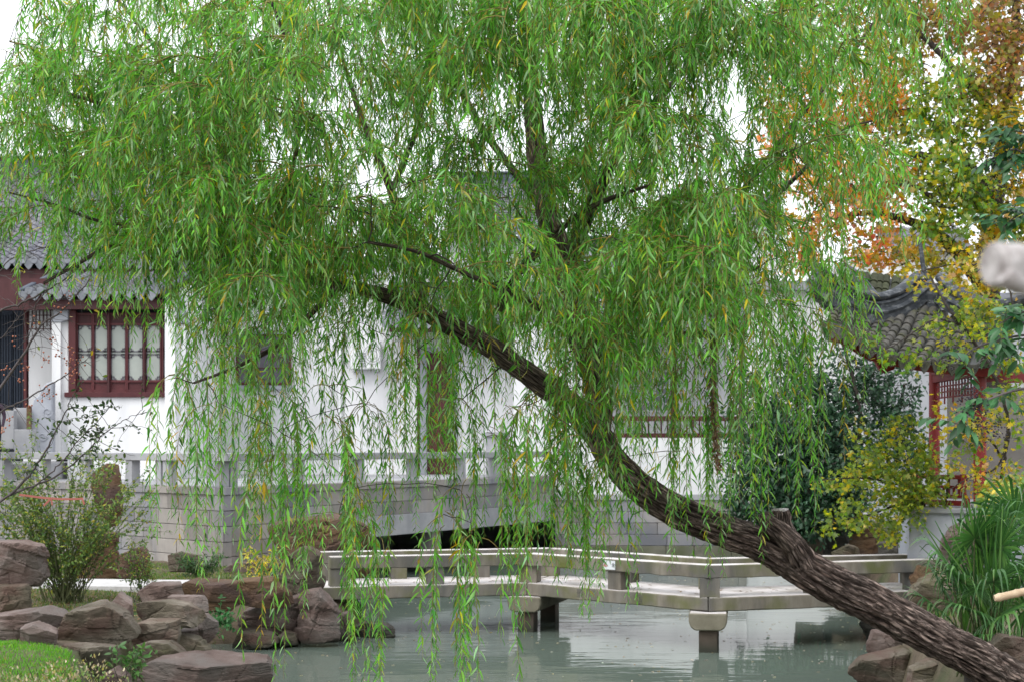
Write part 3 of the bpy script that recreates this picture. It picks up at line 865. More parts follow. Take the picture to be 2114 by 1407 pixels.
# ================================================================== SECOND HALL behind the willow
Y2 = 49.0
h2 = thing('white_house', 'tall white house wall behind the willow with a red framed window and grey roof', 'building', (PX(600, Y2), Y2, FLOOR))
b = MB()
b.box((PX(428, Y2), Y2, FLOOR), (PX(925, Y2), Y2 + 0.4, PZ(548, Y2)))
b.build('wall', M['plaster'], h2)
b = MB()
b.box((PX(925, Y2), Y2, FLOOR), (PX(1128, Y2), Y2 + 0.4, PZ(487, Y2)))
b.build('wall', M['plaster'], h2)
b = MB()
b.prism([(PX(424, Y2), Y2 - 0.2, PZ(548, Y2)), (PX(424, Y2), Y2 + 0.2, PZ(548, Y2) + 0.32), (PX(424, Y2), Y2 + 0.6, PZ(548, Y2))], (PX(928, Y2) - PX(424, Y2), 0, 0))
b.build('wall_coping', M['tile'], h2)
e0, e1 = P(922, 482, Y2 - 0.6), P(1122, 482, Y2 - 0.6)
r0, r1 = Vector((e0.x, 53.5, PZ(378, 53.5))), Vector((e1.x, 53.5, PZ(378, 53.5)))
_, nc = roof_field(h2, e0, e1, r0, r1, 'tile')
drips(h2, e0, e1, nc)
b = MB()
b.bar(r0 + Vector((-0.3, 0, 0.1)), r1 + Vector((0.3, 0, 0.1)), 0.34, 0.34)
b.bar(r0 + Vector((-0.5, 0, 0.33)), r1 + Vector((0.5, 0, 0.33)), 0.42, 0.08)
b.build('roof_ridge', M['ridge'], h2, bevel=0.02)
b = MB()
b.prism([(PX(1128, Y2), Y2 + 0.01, FLOOR), (PX(1128, Y2), Y2 + 9, FLOOR), (PX(1128, Y2), Y2 + 9, PZ(487, Y2)), (PX(1128, Y2), 53.5, r1.z), (PX(1128, Y2), Y2 + 0.01, PZ(487, Y2))], (0.3, 0, 0))
b.build('gable_wall', M['plaster'], h2)
# upper roof piece left, partly seen above the gable
e0, e1 = P(425, 545, Y2 - 0.5), P(560, 545, Y2 - 0.5)
def framed_window(parent, x0, x1, y0, y1, Y, fr='wood_red', pane='fret', nv=2, nh=2):
    b = MB()
    f = 5
    for (a, c, d, e) in ((x0, x0 + f, y0, y1), (x1 - f, x1, y0, y1), (x0 + f, x1 - f, y0, y0 + f), (x0 + f, x1 - f, y1 - f, y1)):
        b.box((PX(a, Y), Y - 0.08, PZ(e, Y)), (PX(c, Y), Y + 0.06, PZ(d, Y)))
    w = b.build('window', M[fr], parent)
    b = MB(); b.box((PX(x0 + f, Y), Y - 0.01, PZ(y1 - f, Y)), (PX(x1 - f, Y), Y - 0.004, PZ(y0 + f, Y)))
    b.build('pane', M[pane], w)
    b = MB()
    for k in range(1, nv + 1):
        xx = x0 + (x1 - x0) * k / (nv + 1)
        b.box((PX(xx - 1, Y), Y - 0.05, PZ(y1 - f, Y)), (PX(xx + 1, Y), Y - 0.012, PZ(y0 + f, Y)))
    for k in range(1, nh + 1):
        yy = y0 + (y1 - y0) * k / (nh + 1)
        b.box((PX(x0 + f, Y), Y - 0.045, PZ(yy + 1, Y)), (PX(x1 - f, Y), Y - 0.016, PZ(yy - 1, Y)))
    b.build('glazing_bars', M[fr], w)
framed_window(h2, 488, 602, 690, 794, Y2)
b = MB(); b.box((PX(482, Y2), Y2 - 0.14, PZ(803, Y2)), (PX(608, Y2), Y2 + 0.05, PZ(795, Y2)))
b.build('window_sill', M['corbel'], h2)
b = MB(); b.box((PX(482, Y2), Y2 - 0.16, PZ(690, Y2)), (PX(608, Y2), Y2 + 0.05, PZ(683, Y2)))
b.build('window_hood', M['corbel'], h2)
# doorway with red leaf and grey stone surround
b = MB()
for (x0, x1, y0, y1) in ((866, 882, 716, 978), (930, 942, 716, 978), (882, 930, 716, 728)):
    b.box((PX(x0, Y2), Y2 - 0.12, PZ(y1, Y2)), (PX(x1, Y2), Y2 + 0.02, PZ(y0, Y2)))
d = b.build('door_frame', M['corbel'], h2)
b = MB(); b.box((PX(882, Y2), Y2 - 0.03, PZ(978, Y2)), (PX(930, Y2), Y2 - 0.006, PZ(728, Y2)))
d = b.build('door', M['wood_red'], h2)
for (a, c) in ((742, 800), (812, 870), (882, 950)):
    w = MB(); w.box((PX(888, Y2), Y2 - 0.05, PZ(c, Y2)), (PX(924, Y2), Y2 - 0.03, PZ(a, Y2))); w.build('panel', M['wood_red'], d)
# lean-to roof over the door
e0, e1 = P(796, 664, 47.6), P(1236, 664, 47.6)
r0, r1 = Vector((e0.x, 48.95, PZ(600, 48.95))), Vector((e1.x, 48.95, PZ(600, 48.95)))
_, nc = roof_field(h2, e0, e1, r0, r1, 'tile', sag=0.0)
drips(h2, e0, e1, nc)
b = MB()
b.bar(r0 + Vector((0, -0.1, 0.1)), r1 + Vector((0, -0.1, 0.1)), 0.2, 0.3)
b.build('roof_ridge', M['ridge'], h2)
b = MB(); b.bar((e0.x + 0.1, 47.8, e0.z - 0.2), (e1.x - 0.1, 47.8, e0.z - 0.2), 0.12, 0.22); b.build('eave_board', M['wood_dark'], h2)
b = MB(); b.box((PX(860, 48.2), 48.3, FLOOR), (PX(866, 48.2), 48.5, e0.z)); b.build('eave_post', M['wood_dark'], h2)
# air conditioner and pipe
ac = thing('air_conditioner', 'white outdoor air conditioner unit on brackets on the white wall', 'air conditioner', (PX(745, Y2), Y2 - 0.2, PZ(765, Y2)))
b = MB(); b.box((PX(726, Y2), Y2 - 0.42, PZ(762, Y2)), (PX(788, Y2), Y2 - 0.08, PZ(704, Y2))); b.build('casing', M['ac_white'], ac, bevel=0.02)
for k in range(6):
    b = MB(); b.box((PX(744, Y2), Y2 - 0.445, PZ(757 - k * 5, Y2)), (PX(757, Y2), Y2 - 0.421, PZ(754.5 - k * 5, Y2))); b.build('louvre', M['ac_grey'], ac)
b = MB()
cx, cz = PX(772, Y2), PZ(733, Y2)
for rr in (0.14, 0.22, 0.30):
    b.tube([(cx + rr * math.cos(a * math.pi / 10), Y2 - 0.435, cz + rr * math.sin(a * math.pi / 10)) for a in range(21)], 0.008, 4, cap=False)
b.build('fan_grille', M['ac_grey'], ac)
for x in (732, 780):
    b = MB(); b.box((PX(x, Y2), Y2 - 0.42, PZ(768, Y2)), (PX(x + 3, Y2), Y2 + 0.02, PZ(762.3, Y2))); b.build('bracket', M['ac_grey'], ac)
pi_ = thing('wall_pipe', 'thin white drain pipe with a bent top beside the air conditioner', 'pipe', (PX(702, Y2), Y2 - 0.1, FLOOR))
b = MB(); b.tube([P(702, 975, Y2 - 0.1), P(702, 700, Y2 - 0.1), P(706, 690, Y2 - 0.1), P(716, 686, Y2 - 0.1), P(724, 690, Y2 - 0.1), P(726, 705, Y2 - 0.1)], 0.06, 8); b.build('pipe', M['ac_white'], pi_, smooth=60)
b = MB(); b.tube([P(702, 745, Y2 - 0.12), P(722, 745, Y2 - 0.12)], 0.03, 6); b.build('branch_pipe', M['ac_grey'], pi_, smooth=60)

# ================================================================== RIGHT GALLERY over the water
Y3 = 46.0
g = thing('water_gallery', 'open gallery with dark posts and red bench rail on a white wall above the pond', 'building', (PX(1380, Y3), Y3, 0))
rows3 = [(-0.3, 0.30), (0.30, 0.64), (0.64, 0.98), (0.98, 1.32), (1.32, 1.66)]
seg_blocks(g, (PX(1146, Y3), Y3), (10.4, Y3), rows3, 'granite', 11, 1.05, 0.3, mats=lambda z: 'wet_stone' if z < 0.1 else 'granite')
coping(g, (PX(1146, Y3), Y3), (10.4, Y3), 1.66, 1.82, 0.4, 0.06, 'granite_pale', 2.0, 12)
b = MB(); b.box((PX(1146, Y3), Y3 + 0.31, -0.4), (10.4, 52, 1.8)); b.build('base_core', M['granite_pale'], g)
b = MB(); b.box((PX(1180, Y3), Y3 + 0.1, 1.82), (PX(1520, Y3), Y3 + 0.35, PZ(903, Y3))); b.build('parapet_wall', M['plaster'], g)
b = MB(); b.box((PX(1060, Y3 + .5), Y3 + 0.4, 1.82), (PX(1240, Y3), Y3 + 0.65, PZ(664, Y3))); b.build('end_wall', M['plaster'], g)
b = MB(); b.box((PX(1236, Y3), 49.6, 1.8), (PX(1540, Y3), 49.8, PZ(660, 49.6))); b.build('back_wall', M['plaster'], g)
b = MB(); b.box((PX(1236, Y3), Y3 + 0.36, 2.9), (PX(1540, Y3), 49.6, 3.05)); b.build('gallery_floor', M['granite_pale'], g)
for x in (1246, 1392, 1476, 1534):
    b = MB(); b.cyl((PX(x, Y3), Y3 + 0.25), 0.09, PZ(905, Y3), PZ(655, Y3)); b.build('post', M['wood_dark'], g, smooth=40)
b = MB(); b.box((PX(1240, Y3), Y3 + 0.12, PZ(902, Y3)), (PX(1520, Y3), Y3 + 0.42, PZ(893, Y3))); b.build('rail_sill', M['wood_red'], g)
b = MB(); b.box((PX(1240, Y3), Y3 - 0.1, PZ(868, Y3)), (PX(1520, Y3), Y3 + 0.06, PZ(858, Y3))); b.build('top_rail', M['wood_red'], g)
for k in range(21):
    b = MB(); x = 1246 + k * 13.2
    b.bar((PX(x, Y3), Y3 - 0.02, PZ(868, Y3)), (PX(x + 2, Y3), Y3 + 0.24, PZ(893, Y3)), 0.045, 0.045); b.build('baluster', M['wood_red'], g)
w = MB()
x0, x1, y0, y1 = 1320, 1384, 745, 850
for (a, c, d, e) in ((x0, x0 + 4, y0, y1), (x1 - 4, x1, y0, y1), (x0, x1, y0, y0 + 4), (x0, x1, y1 - 4, y1)):
    w.box((PX(a, 49.5), 49.5, PZ(e, 49.5)), (PX(c, 49.5), 49.59, PZ(d, 49.5)))
lw = w.build('lattice_window', M['plaster'], g)
w = MB()
for i in range(4):
    for j in range(6):
        cx, cy = 1329 + i * 15, 756 + j * 17
        w.tube([P(cx + 7.5 * math.cos(a * math.pi / 4), cy + 8.5 * math.sin(a * math.pi / 4), 49.52) for a in range(9)], 0.022, 4, cap=False)
w.build('tracery', M['plaster'], lw)
w = MB(); w.box((PX(x0 + 4, 49.5), 49.57, PZ(y1 - 4, 49.5)), (PX(x1 - 4, 49.5), 49.594, PZ(y0 + 4, 49.5))); w.build('shade', M['corbel'], lw)
e0, e1 = P(1190, 668, 45.0), P(1570, 668, 45.0)
r0, r1 = Vector((e0.x + 0.1, 48.6, PZ(512, 48.6))), Vector((e1.x, 48.6, PZ(512, 48.6)))
_, nc = roof_field(g, e0, e1, r0, r1, 'tile')
drips(g, e0, e1, nc)
b = MB()
b.bar(r0 + Vector((-0.2, 0, 0.1)), r1 + Vector((0.2, 0, 0.1)), 0.3, 0.32)
b.bar(r0 + Vector((-0.3, 0, 0.32)), r1 + Vector((0.3, 0, 0.32)), 0.4, 0.08)
b.build('roof_ridge', M['ridge'], g, bevel=0.02)
b = MB(); b.bar((e0.x + 0.1, 45.4, e0.z - 0.22), (e1.x - 0.1, 45.4, e0.z - 0.22), 0.2, 0.32); b.build('eave_board', M['wood_dark'], g)

# garden wall behind the evergreen and pavilion
gw = thing('garden_wall', 'plain pale grey garden wall behind the dark evergreen and the pavilion', 'wall', (PX(1700, 44.5), 44.5, 0.5))
b = MB(); b.box((PX(1545, 44.8), 44.8, 0.3), (PX(1800, 44.8), 45.1, PZ(600, 44.8))); b.build('wall_panel', M['plaster'], gw)
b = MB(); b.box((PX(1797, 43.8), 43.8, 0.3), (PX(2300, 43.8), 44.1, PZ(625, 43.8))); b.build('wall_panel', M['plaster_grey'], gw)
b = MB()
for (xa, xb, Y, yy) in ((1540, 1800, 44.8, 600), (1794, 2300, 43.8, 625)):
    b.prism([(PX(xa, Y), Y - 0.2, PZ(yy, Y)), (PX(xa, Y), Y + 0.15, PZ(yy, Y) + 0.3), (PX(xa, Y), Y + 0.5, PZ(yy, Y))], (PX(xb, Y) - PX(xa, Y), 0, 0))
b.build('wall_coping', M['tile'], gw)
fh = thing('far_house', 'distant white house with grey roofs seen between the autumn leaves', 'building', (PX(1850, 70), 70, 0))
b = MB(); b.box((PX(1770, 70), 70, 0), (PX(2010, 70), 76, PZ(520, 70))); b.build('wall', M['plaster'], fh)
for (xa, xb, y0, y1, Y) in ((1765, 1850, 432, 402, 71), (1845, 2020, 520, 470, 69.5), (1450, 1620, 440, 400, 72)):
    e0, e1 = P(xa, y0, Y), P(xb, y0, Y)
    roof_field(fh, e0, e1, Vector((e0.x, Y + 3, PZ(y1, Y + 3))), Vector((e1.x, Y + 3, PZ(y1, Y + 3))), 'tile', 0.5, 0.6)
b = MB(); b.box((PX(1455, 72), 73.0, 0), (PX(1615, 72), 76, PZ(441, 73))); b.build('wall', M['plaster'], fh)

# ================================================================== ZIGZAG STONE BRIDGE
ZB = 0.85
NE = [(-3.55, 26.25), (0.26, 27.2), (3.10, 24.5), (8.3, 26.2)]
FE = [(-3.75, 27.95), (0.78, 29.05), (3.38, 26.4), (8.5, 27.8)]
br = thing('zigzag_bridge', 'low zigzag stone bridge with bench rails crossing the green pond', 'bridge', (0.3, 27.5, 0))

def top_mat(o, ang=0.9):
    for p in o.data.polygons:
        if p.normal.z > ang: p.material_index = 1  # upward faces take the paler bridge colour

DECK = []
for i in range(3):
    q = [NE[i], NE[i + 1], FE[i + 1], FE[i]]
    cx, cy = sum(p[0] for p in q) / 4, sum(p[1] for p in q) / 4
    b = MB()
    g_ = 0.006
    n0, n1, f1, f0 = [Vector((*p, 0)) for p in q]
    dn, df = (n1 - n0).normalized() * g_, (f1 - f0).normalized() * g_
    b.prism([(*(n0 + dn).xy, ZB - 0.215), (*(n1 - dn).xy, ZB - 0.215), (*(f1 - df).xy, ZB - 0.215), (*(f0 + df).xy, ZB - 0.215)], (0, 0, 0.215))
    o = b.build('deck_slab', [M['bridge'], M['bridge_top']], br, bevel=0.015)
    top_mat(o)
    DECK.append(o)

def rough_edges(o, seed):
    """hand-dressed stone: long edges broken up, lower arris worn"""
    bm = bmesh.new(); bm.from_mesh(o.data)
    es = [e for e in bm.edges if e.calc_length() > 1.0]
    bmesh.ops.subdivide_edges(bm, edges=es, cuts=36, use_grid_fill=False)
    zs = [v.co.z for v in bm.verts]; z0, z1 = min(zs), max(zs)
    for v in bm.verts:
        q = v.co * 7 + Vector((seed, 0, 0))
        k = 1.0 if v.co.z < z0 + .4 * (z1 - z0) else .25
        v.co += Vector((.004 * noise.noise(q), .006 * noise.noise(q + Vector((5, 0, 0))), k * .016 * noise.noise(q * .7 + Vector((0, 9, 0)))))
    bm.to_mesh(o.data); bm.free()

def bench_row(edge, inward, start):
    pts = [Vector((*p, 0)) for p in edge]
    pts[0] = pts[0].lerp(pts[1], start)
    # mitred inner line
    offs = []
    for i, p in enumerate(pts):
        dirs = []
        if i: dirs.append((pts[i] - pts[i - 1]).normalized())
        if i < len(pts) - 1: dirs.append((pts[i + 1] - pts[i]).normalized())
        ns = [Vector((-d.y, d.x, 0)) * inward for d in dirs]
        n = sum(ns, Vector()) / len(ns)
        offs.append(n / max(n.length_squared, 0.3))
    for i in range(len(pts) - 1):
        e = (pts[i + 1] - pts[i]).normalized() * 0.005
        a, c = pts[i] + offs[i] * 0.05 + e, pts[i + 1] + offs[i + 1] * 0.05 - e
        a2, c2 = pts[i] + offs[i] * 0.37 + e, pts[i + 1] + offs[i + 1] * 0.37 - e
        b = MB()
        b.prism([(a.x, a.y, 1.155), (c.x, c.y, 1.155), (c2.x, c2.y, 1.155), (a2.x, a2.y, 1.155)], (0, 0, 0.205))
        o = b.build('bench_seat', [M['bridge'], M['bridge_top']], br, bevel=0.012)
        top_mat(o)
        rough_edges(o, i * 3.3 + inward)
        rz = math.atan2(e.y, e.x)
        L = (pts[i + 1] - pts[i]).length
        ts = [0.52] if L < 4.2 else [0.35, 0.7]
        for t in ts:
            m = (a.lerp(c, t) + a2.lerp(c2, t)) / 2
            block('bench_post', 'bridge', (m.x, m.y, (ZB + 1.153) / 2), (0.28, 0.25, 1.153 - ZB), rz, br)
    for i in range(1, len(pts) - 1):
        m = pts[i] + offs[i] * 0.22
        d = (pts[i + 1] - pts[i - 1]).normalized()
        block('bench_post', 'bridge', (m.x, m.y, (ZB + 1.153) / 2), (0.32, 0.30, 1.153 - ZB), math.atan2(d.y, d.x), br)
    d = (pts[1] - pts[0]).normalized()
    m = pts[0] + offs[0] * 0.22 + d * 0.16
    block('bench_post', 'bridge', (m.x, m.y, (ZB + 1.153) / 2), (0.30, 0.29, 1.153 - ZB), math.atan2(d.y, d.x), br)
for i, o in enumerate(DECK): rough_edges(o, 20 + i * 7.7)
bench_row(NE, 1, 0.12)
bench_row(FE, -1, 0.03)

def pier(n, f):
    n, f = Vector((*n, 0)), Vector((*f, 0))
    d = (f - n).normalized()
    s = Vector((d.y, -d.x, 0))
    L = (f - n).length
    zt = ZB - 0.225
    prof = [(-0.30, 0), (0.30, 0), (0.30, -0.13), (0.27, -0.22), (0.20, -0.27), (-0.20, -0.27), (-0.27, -0.22), (-0.30, -0.13)]
    b = MB()
    st = n - d * 0.20
    b.prism([st + s * x + Vector((0, 0, zt + z)) for x, z in prof], d * (L + 0.35))
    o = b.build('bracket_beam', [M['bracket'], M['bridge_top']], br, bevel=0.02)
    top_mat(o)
    for t in (0.06, L - 0.3):
        c = n + d * t
        block('pier_post', 'pier', (c.x, c.y, (zt - 0.27 - 0.8) / 2), (0.29, 0.29, zt - 0.27 + 0.8), math.atan2(s.y, s.x), br, 0.03)
pier(NE[1], FE[1])
pier(NE[2], FE[2])

# safety notice on the near bench, weathered carved characters on the slab
def on_face(p0, p1, px, z, out=0.004):
    t = t_of_px(p0, p1, px)
    d = (Vector((*p1, 0)) - Vector((*p0, 0))).normalized()
    n = Vector((d.y, -d.x, 0))
    c = Vector((*p0, 0)) + d * t + n * out
    return Vector((c.x, c.y, z)), d, n
def text_mesh(txt, size, extrude):
    cu = bpy.data.curves.new('glyph', 'FONT')
    cu.body = txt
    cu.size = size
    cu.extrude = extrude
    cu.align_x = 'CENTER'
    cu.align_y = 'CENTER'
    o = bpy.data.objects.new('glyph', cu)
    COL.objects.link(o)
    dg = bpy.context.evaluated_depsgraph_get()
    me = bpy.data.meshes.new_from_object(o.evaluated_get(dg))
    bpy.data.objects.remove(o)
    return me
dd = (Vector((*NE[2], 0)) - Vector((*NE[1], 0))).normalized()
nn = Vector((dd.y, -dd.x, 0))
rzs = math.atan2(dd.y, dd.x)
pL = tuple((Vector((*NE[1], 0)) - nn * 0.05).xy); pR = tuple((Vector((*NE[2], 0)) - nn * 0.05).xy)
sc, _, _ = on_face(pL, pR, 1259, 1.262, 0.008)
sg = thing('safety_sign', 'small grey notice plate with a red triangle on the bridge bench', 'sign', sc)
b = MB()
hw = 0.125
b.prism([sc - dd * hw - Vector((0, 0, 0.075)), sc + dd * hw - Vector((0, 0, 0.075)), sc + dd * hw + Vector((0, 0, 0.075)), sc - dd * hw + Vector((0, 0, 0.075))], nn * 0.006)
b.build('plate', M['sign_white'], sg)
tc = sc - dd * 0.082 + nn * 0.008
b = MB()
for k in range(3):
    a0, a1 = R(90 + 120 * k), R(210 + 120 * k)
    b.bar(tc + dd * 0.042 * math.cos(a0) + Vector((0, 0, 0.042 * math.sin(a0))), tc + dd * 0.042 * math.cos(a1) + Vector((0, 0, 0.042 * math.sin(a1))), 0.003, 0.011)
b.bar(tc + Vector((0, 0, 0.02)), tc - Vector((0, 0, 0.01)), 0.003, 0.008)
b.build('warning_triangle', M['sign_red'], sg)
me = text_mesh('全', 0.075, 0.002)
o = obj('lettering', me, sg, M['sign_ink'])
o.location = sc + dd * 0.085 + nn * 0.008
o.rotation_euler = (R(90), 0, rzs)
M['carve'] = surf('carved_dark_stone', [(0.3, (0.07, 0.068, 0.06)), (0.7, (0.12, 0.115, 0.10))], 20, rough=0.9, bump=0.4, vary=0)
cc, _, _ = on_face(NE[1], NE[2], 1197, ZB - 0.108, 0.001)
me = text_mesh('景', 0.16, 0.002)
o = obj('carved_character', me, br, M['carve'])
o.location = cc; o.rotation_euler = (R(90), 0, rzs)
cc, _, _ = on_face(NE[1], NE[2], 1321, ZB - 0.108, 0.002)
b = MB()
for (x0, z0, x1, z1) in ((-.05, .06, .05, .055), (-.05, .06, -.052, .02), (.05, .055, .052, .02), (-.03, .03, .03, .03), (-.04, .0, .04, .0), (-.035, -.03, .035, -.03), (-.04, -.07, .04, -.065), (-.04, .0, -.04, -.07), (.04, .0, .04, -.065), (0, .03, 0, -.06)):
    b.bar(cc + dd * x0 + Vector((0, 0, z0)), cc + dd * x1 + Vector((0, 0, z1)), 0.003, 0.010)
b.build('carved_character', M['carve'], br)

# ================================================================== RED PAVILION
pv = thing('red_pavilion', 'red columned pavilion with upturned grey tiled eaves at the right', 'pavilion', (PX(1975, 27), 27, 0.9))
ZP = PZ(1047, 26.0)
b = MB()
b.prism([(PX(1868, 26.6), 26.3, 0.3), (PX(2042, 25.6), 25.6, 0.3), (12.0, 26.5, 0.3), (12.0, 31.5, 0.3), (PX(1868, 30), 30.5, 0.3)], (0, 0, ZP - 0.10 - 0.3))
b.build('platform', M['corbel'], pv)
b = MB()
b.prism([(PX(1864, 26.6), 26.22, ZP - 0.098), (PX(2045, 25.6), 25.5, ZP - 0.098), (12.05, 26.4, ZP - 0.098), (12.05, 31.6, ZP - 0.098), (PX(1864, 30), 30.6, ZP - 0.098)], (0, 0, 0.098))
b.build('platform_edge', M['granite_pale'], pv, bevel=0.02)
COLS = [(1929, 28.6, 0.098, 'red_shade'), (2023, 25.85, 0.105, 'red_paint'), (2200, 28.0, 0.105, 'red_paint'), (1880, 30.2, 0.09, 'red_shade')]
for (px, Y, r_, mt) in COLS[:3]:
    b = MB(); b.cyl((PX(px, Y), Y), r_, ZP, PZ(735, Y), 24); b.build('column', M['red_paint'], pv, smooth=40)
    b = MB(); b.cyl((PX(px, Y), Y), r_ * 1.35, ZP, ZP + 0.10, 24); b.build('column_base', M['granite_pale'], pv, smooth=40)
# rear wall of the pavilion
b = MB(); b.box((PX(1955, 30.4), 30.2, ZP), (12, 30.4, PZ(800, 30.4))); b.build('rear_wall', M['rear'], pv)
# beams and lattice frieze
c1, c2 = Vector((PX(1929, 28.6), 28.6, 0)), Vector((PX(2023, 25.85), 25.85, 0))
for (za, h, w_) in ((PZ(772, 27), 0.16, 0.12), (PZ(752, 27), 0.22, 0.16)):
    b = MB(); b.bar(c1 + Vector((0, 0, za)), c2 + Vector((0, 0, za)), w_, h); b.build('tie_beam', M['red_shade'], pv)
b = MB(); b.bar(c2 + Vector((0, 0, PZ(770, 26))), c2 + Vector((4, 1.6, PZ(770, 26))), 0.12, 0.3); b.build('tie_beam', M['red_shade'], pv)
w = MB()
for k in range(15):
    u = 0.05 + 0.9 * k / 14
    p = c1.lerp(c2, u)
    zt, zb = PZ(776, 27), PZ(818 if k % 3 else 830, 27)
    w.bar((p.x, p.y, zt), (p.x, p.y, zb), 0.025, 0.025)
for k in range(4):
    z = PZ(780 + k * 12, 27)
    w.bar(c1.lerp(c2, 0.05) + Vector((0, 0, z)), c1.lerp(c2, 0.95) + Vector((0, 0, z)), 0.02, 0.025)
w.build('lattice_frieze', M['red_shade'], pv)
# bench rail between the columns
rl0, rl1 = P(1872, 978, 27.3), P(1996, 978, 26.15)
zt, zb = rl0.z, ZP + 0.02
def rb(a, c, w_, h, nm, mt='red_paint'):
    b = MB(); b.bar(a, c, w_, h); return b.build(nm, M[mt], pv, bevel=0.006)
rb(Vector((rl0.x, rl0.y, zt - 0.03)), Vector((rl1.x, rl1.y, zt - 0.03)), 0.09, 0.07, 'bench_rail')
rb(Vector((rl0.x, rl0.y, zt - 0.20)), Vector((rl1.x, rl1.y, zt - 0.20)), 0.06, 0.05, 'bench_rail')
rb(Vector((rl0.x, rl0.y, zb + 0.16)), Vector((rl1.x, rl1.y, zb + 0.16)), 0.06, 0.05, 'bench_rail')
rb(Vector((rl0.x, rl0.y, zb + 0.045)), Vector((rl1.x, rl1.y, zb + 0.045)), 0.08, 0.09, 'bench_rail')
for k in range(12):
    u = (k + 0.5) / 12
    p = rl0.lerp(rl1, u)
    rb(Vector((p.x, p.y, zb + 0.17)), Vector((p.x, p.y, zt - 0.19 if k % 2 else zt - 0.05)), 0.04, 0.04, 'bench_slat', 'red_shade')
b = MB()
prof = [(-10, 978), (2, 978), (4, 992), (1, 1010), (3, 1022), (9, 1030), (10, 1047), (-2, 1047), (-3, 1030), (-8, 1015)]
b.prism([P(1994 + x, y, 26.1) for x, y in prof], (0, 0.09, 0))
b.build('bench_end', M['red_paint'], pv, bevel=0.006)
b = MB(); b.box((PX(1948, 27.6), 27.6, ZP + 0.46), (PX(1998, 27.6), 28.1, ZP + 0.52)); b.build('bench_seat', M['wood_dark'], pv)

# roof: hip ridge sweeping up to the corner, tiled slope below it, mossy slope behind
RL = spline([(1676, 588, 24.6), (1704, 612, 24.85), (1750, 640, 25.3), (1806, 654, 25.8), (1860, 640, 26.2), (1908, 603, 26.6)], 60)
RLw = [P(*p) for p in RL]
EL = spline([(1704, 676, 24.0), (1735, 684, 24.05), (1770, 704, 24.2), (1810, 726, 24.45), (1860, 742, 24.7), (1910, 751, 24.9), (1980, 757, 25.1), (2080, 760, 25.2)], 60)
ELw = [P(*p) for p in EL]
def sweep(path, prof, name, mat, parent, smooth=35):
    """profile (side, up) swept along a path that runs roughly across the view"""
    b = MB()
    k = len(prof)
    vs, fs = [], []
    for i, p in enumerate(path):
        t = (path[min(i + 1, len(path) - 1)] - path[max(i - 1, 0)]).normalized()
        s = Vector((t.y, -t.x, 0)).normalized()
        u = s.cross(t).normalized()
        if u.z < 0: u = -u
        vs += [p + s * x + u * z for x, z in prof]
        if i:
            o_ = (i - 1) * k
            fs += [(o_ + a, o_ + (a + 1) % k, o_ + k + (a + 1) % k, o_ + k + a) for a in range(k)]
    fs += [tuple(range(k)), tuple(range(len(vs) - k, len(vs)))]
    b.add(vs, fs)
    return b.build(name, M[mat], parent, smooth=smooth)
def band(hw, z0, z1, rd=0.35):
    m, h = (z0 + z1) / 2, (z1 - z0) / 2
    return [(hw * math.cos(a) if abs(math.cos(a)) > 1e-6 else 0, m + h * math.sin(a)) for a in [i * math.pi / 6 for i in range(12)]]
def flat(hw, z0, z1):
    return [(-hw, z0), (hw, z0), (hw, z1), (-hw, z1)]
for (nm, pr) in (('ridge_base', flat(0.10, -0.12, 0.05)), ('ridge_roll', band(0.13, 0.0, 0.15)), ('ridge_fillet', flat(0.08, 0.13, 0.19)), ('ridge_roll', band(0.10, 0.17, 0.26)), ('ridge_cap', band(0.12, 0.25, 0.40))):
    sweep(RLw, pr, nm, 'pav_ridge', pv)
# second ridge to the right
R2w = [P(*p) for p in spline([(1932, 600, 26.6), (1965, 628, 26.2), (2010, 652, 25.7), (2060, 664, 25.2), (2130, 650, 24.6)], 40)]
for (nm, pr) in (('ridge_base', flat(0.10, -0.12, 0.05)), ('ridge_roll', band(0.13, 0.0, 0.15)), ('ridge_cap', band(0.12, 0.16, 0.36))):
    sweep(R2w, pr, nm, 'pav_ridge', pv)
b = MB()
prof = [(1908, 585), (1921, 575), (1930, 592), (1936, 622), (1950, 648), (1958, 668), (1946, 684), (1922, 676), (1916, 660), (1924, 652), (1908, 648), (1906, 632), (1916, 624), (1904, 612)]
b.prism([P(x, y, 26.5) for x, y in prof], (0, 0.22, 0)); b.build('ridge_ornament', M['pav_ridge'], pv, bevel=0.03)
b = MB()
b.tube([P(*p) for p in spline([(1925, 600, 26.6), (1908, 560, 26.6), (1902, 520, 26.6), (1899, 502, 26.6), (1896, 498, 26.6), (1893, 508, 26.6)], 16)], [0.05 - 0.002 * i for i in range(16)], 8)
b.build('finial_hook', M['pav_ridge'], pv, smooth=50)
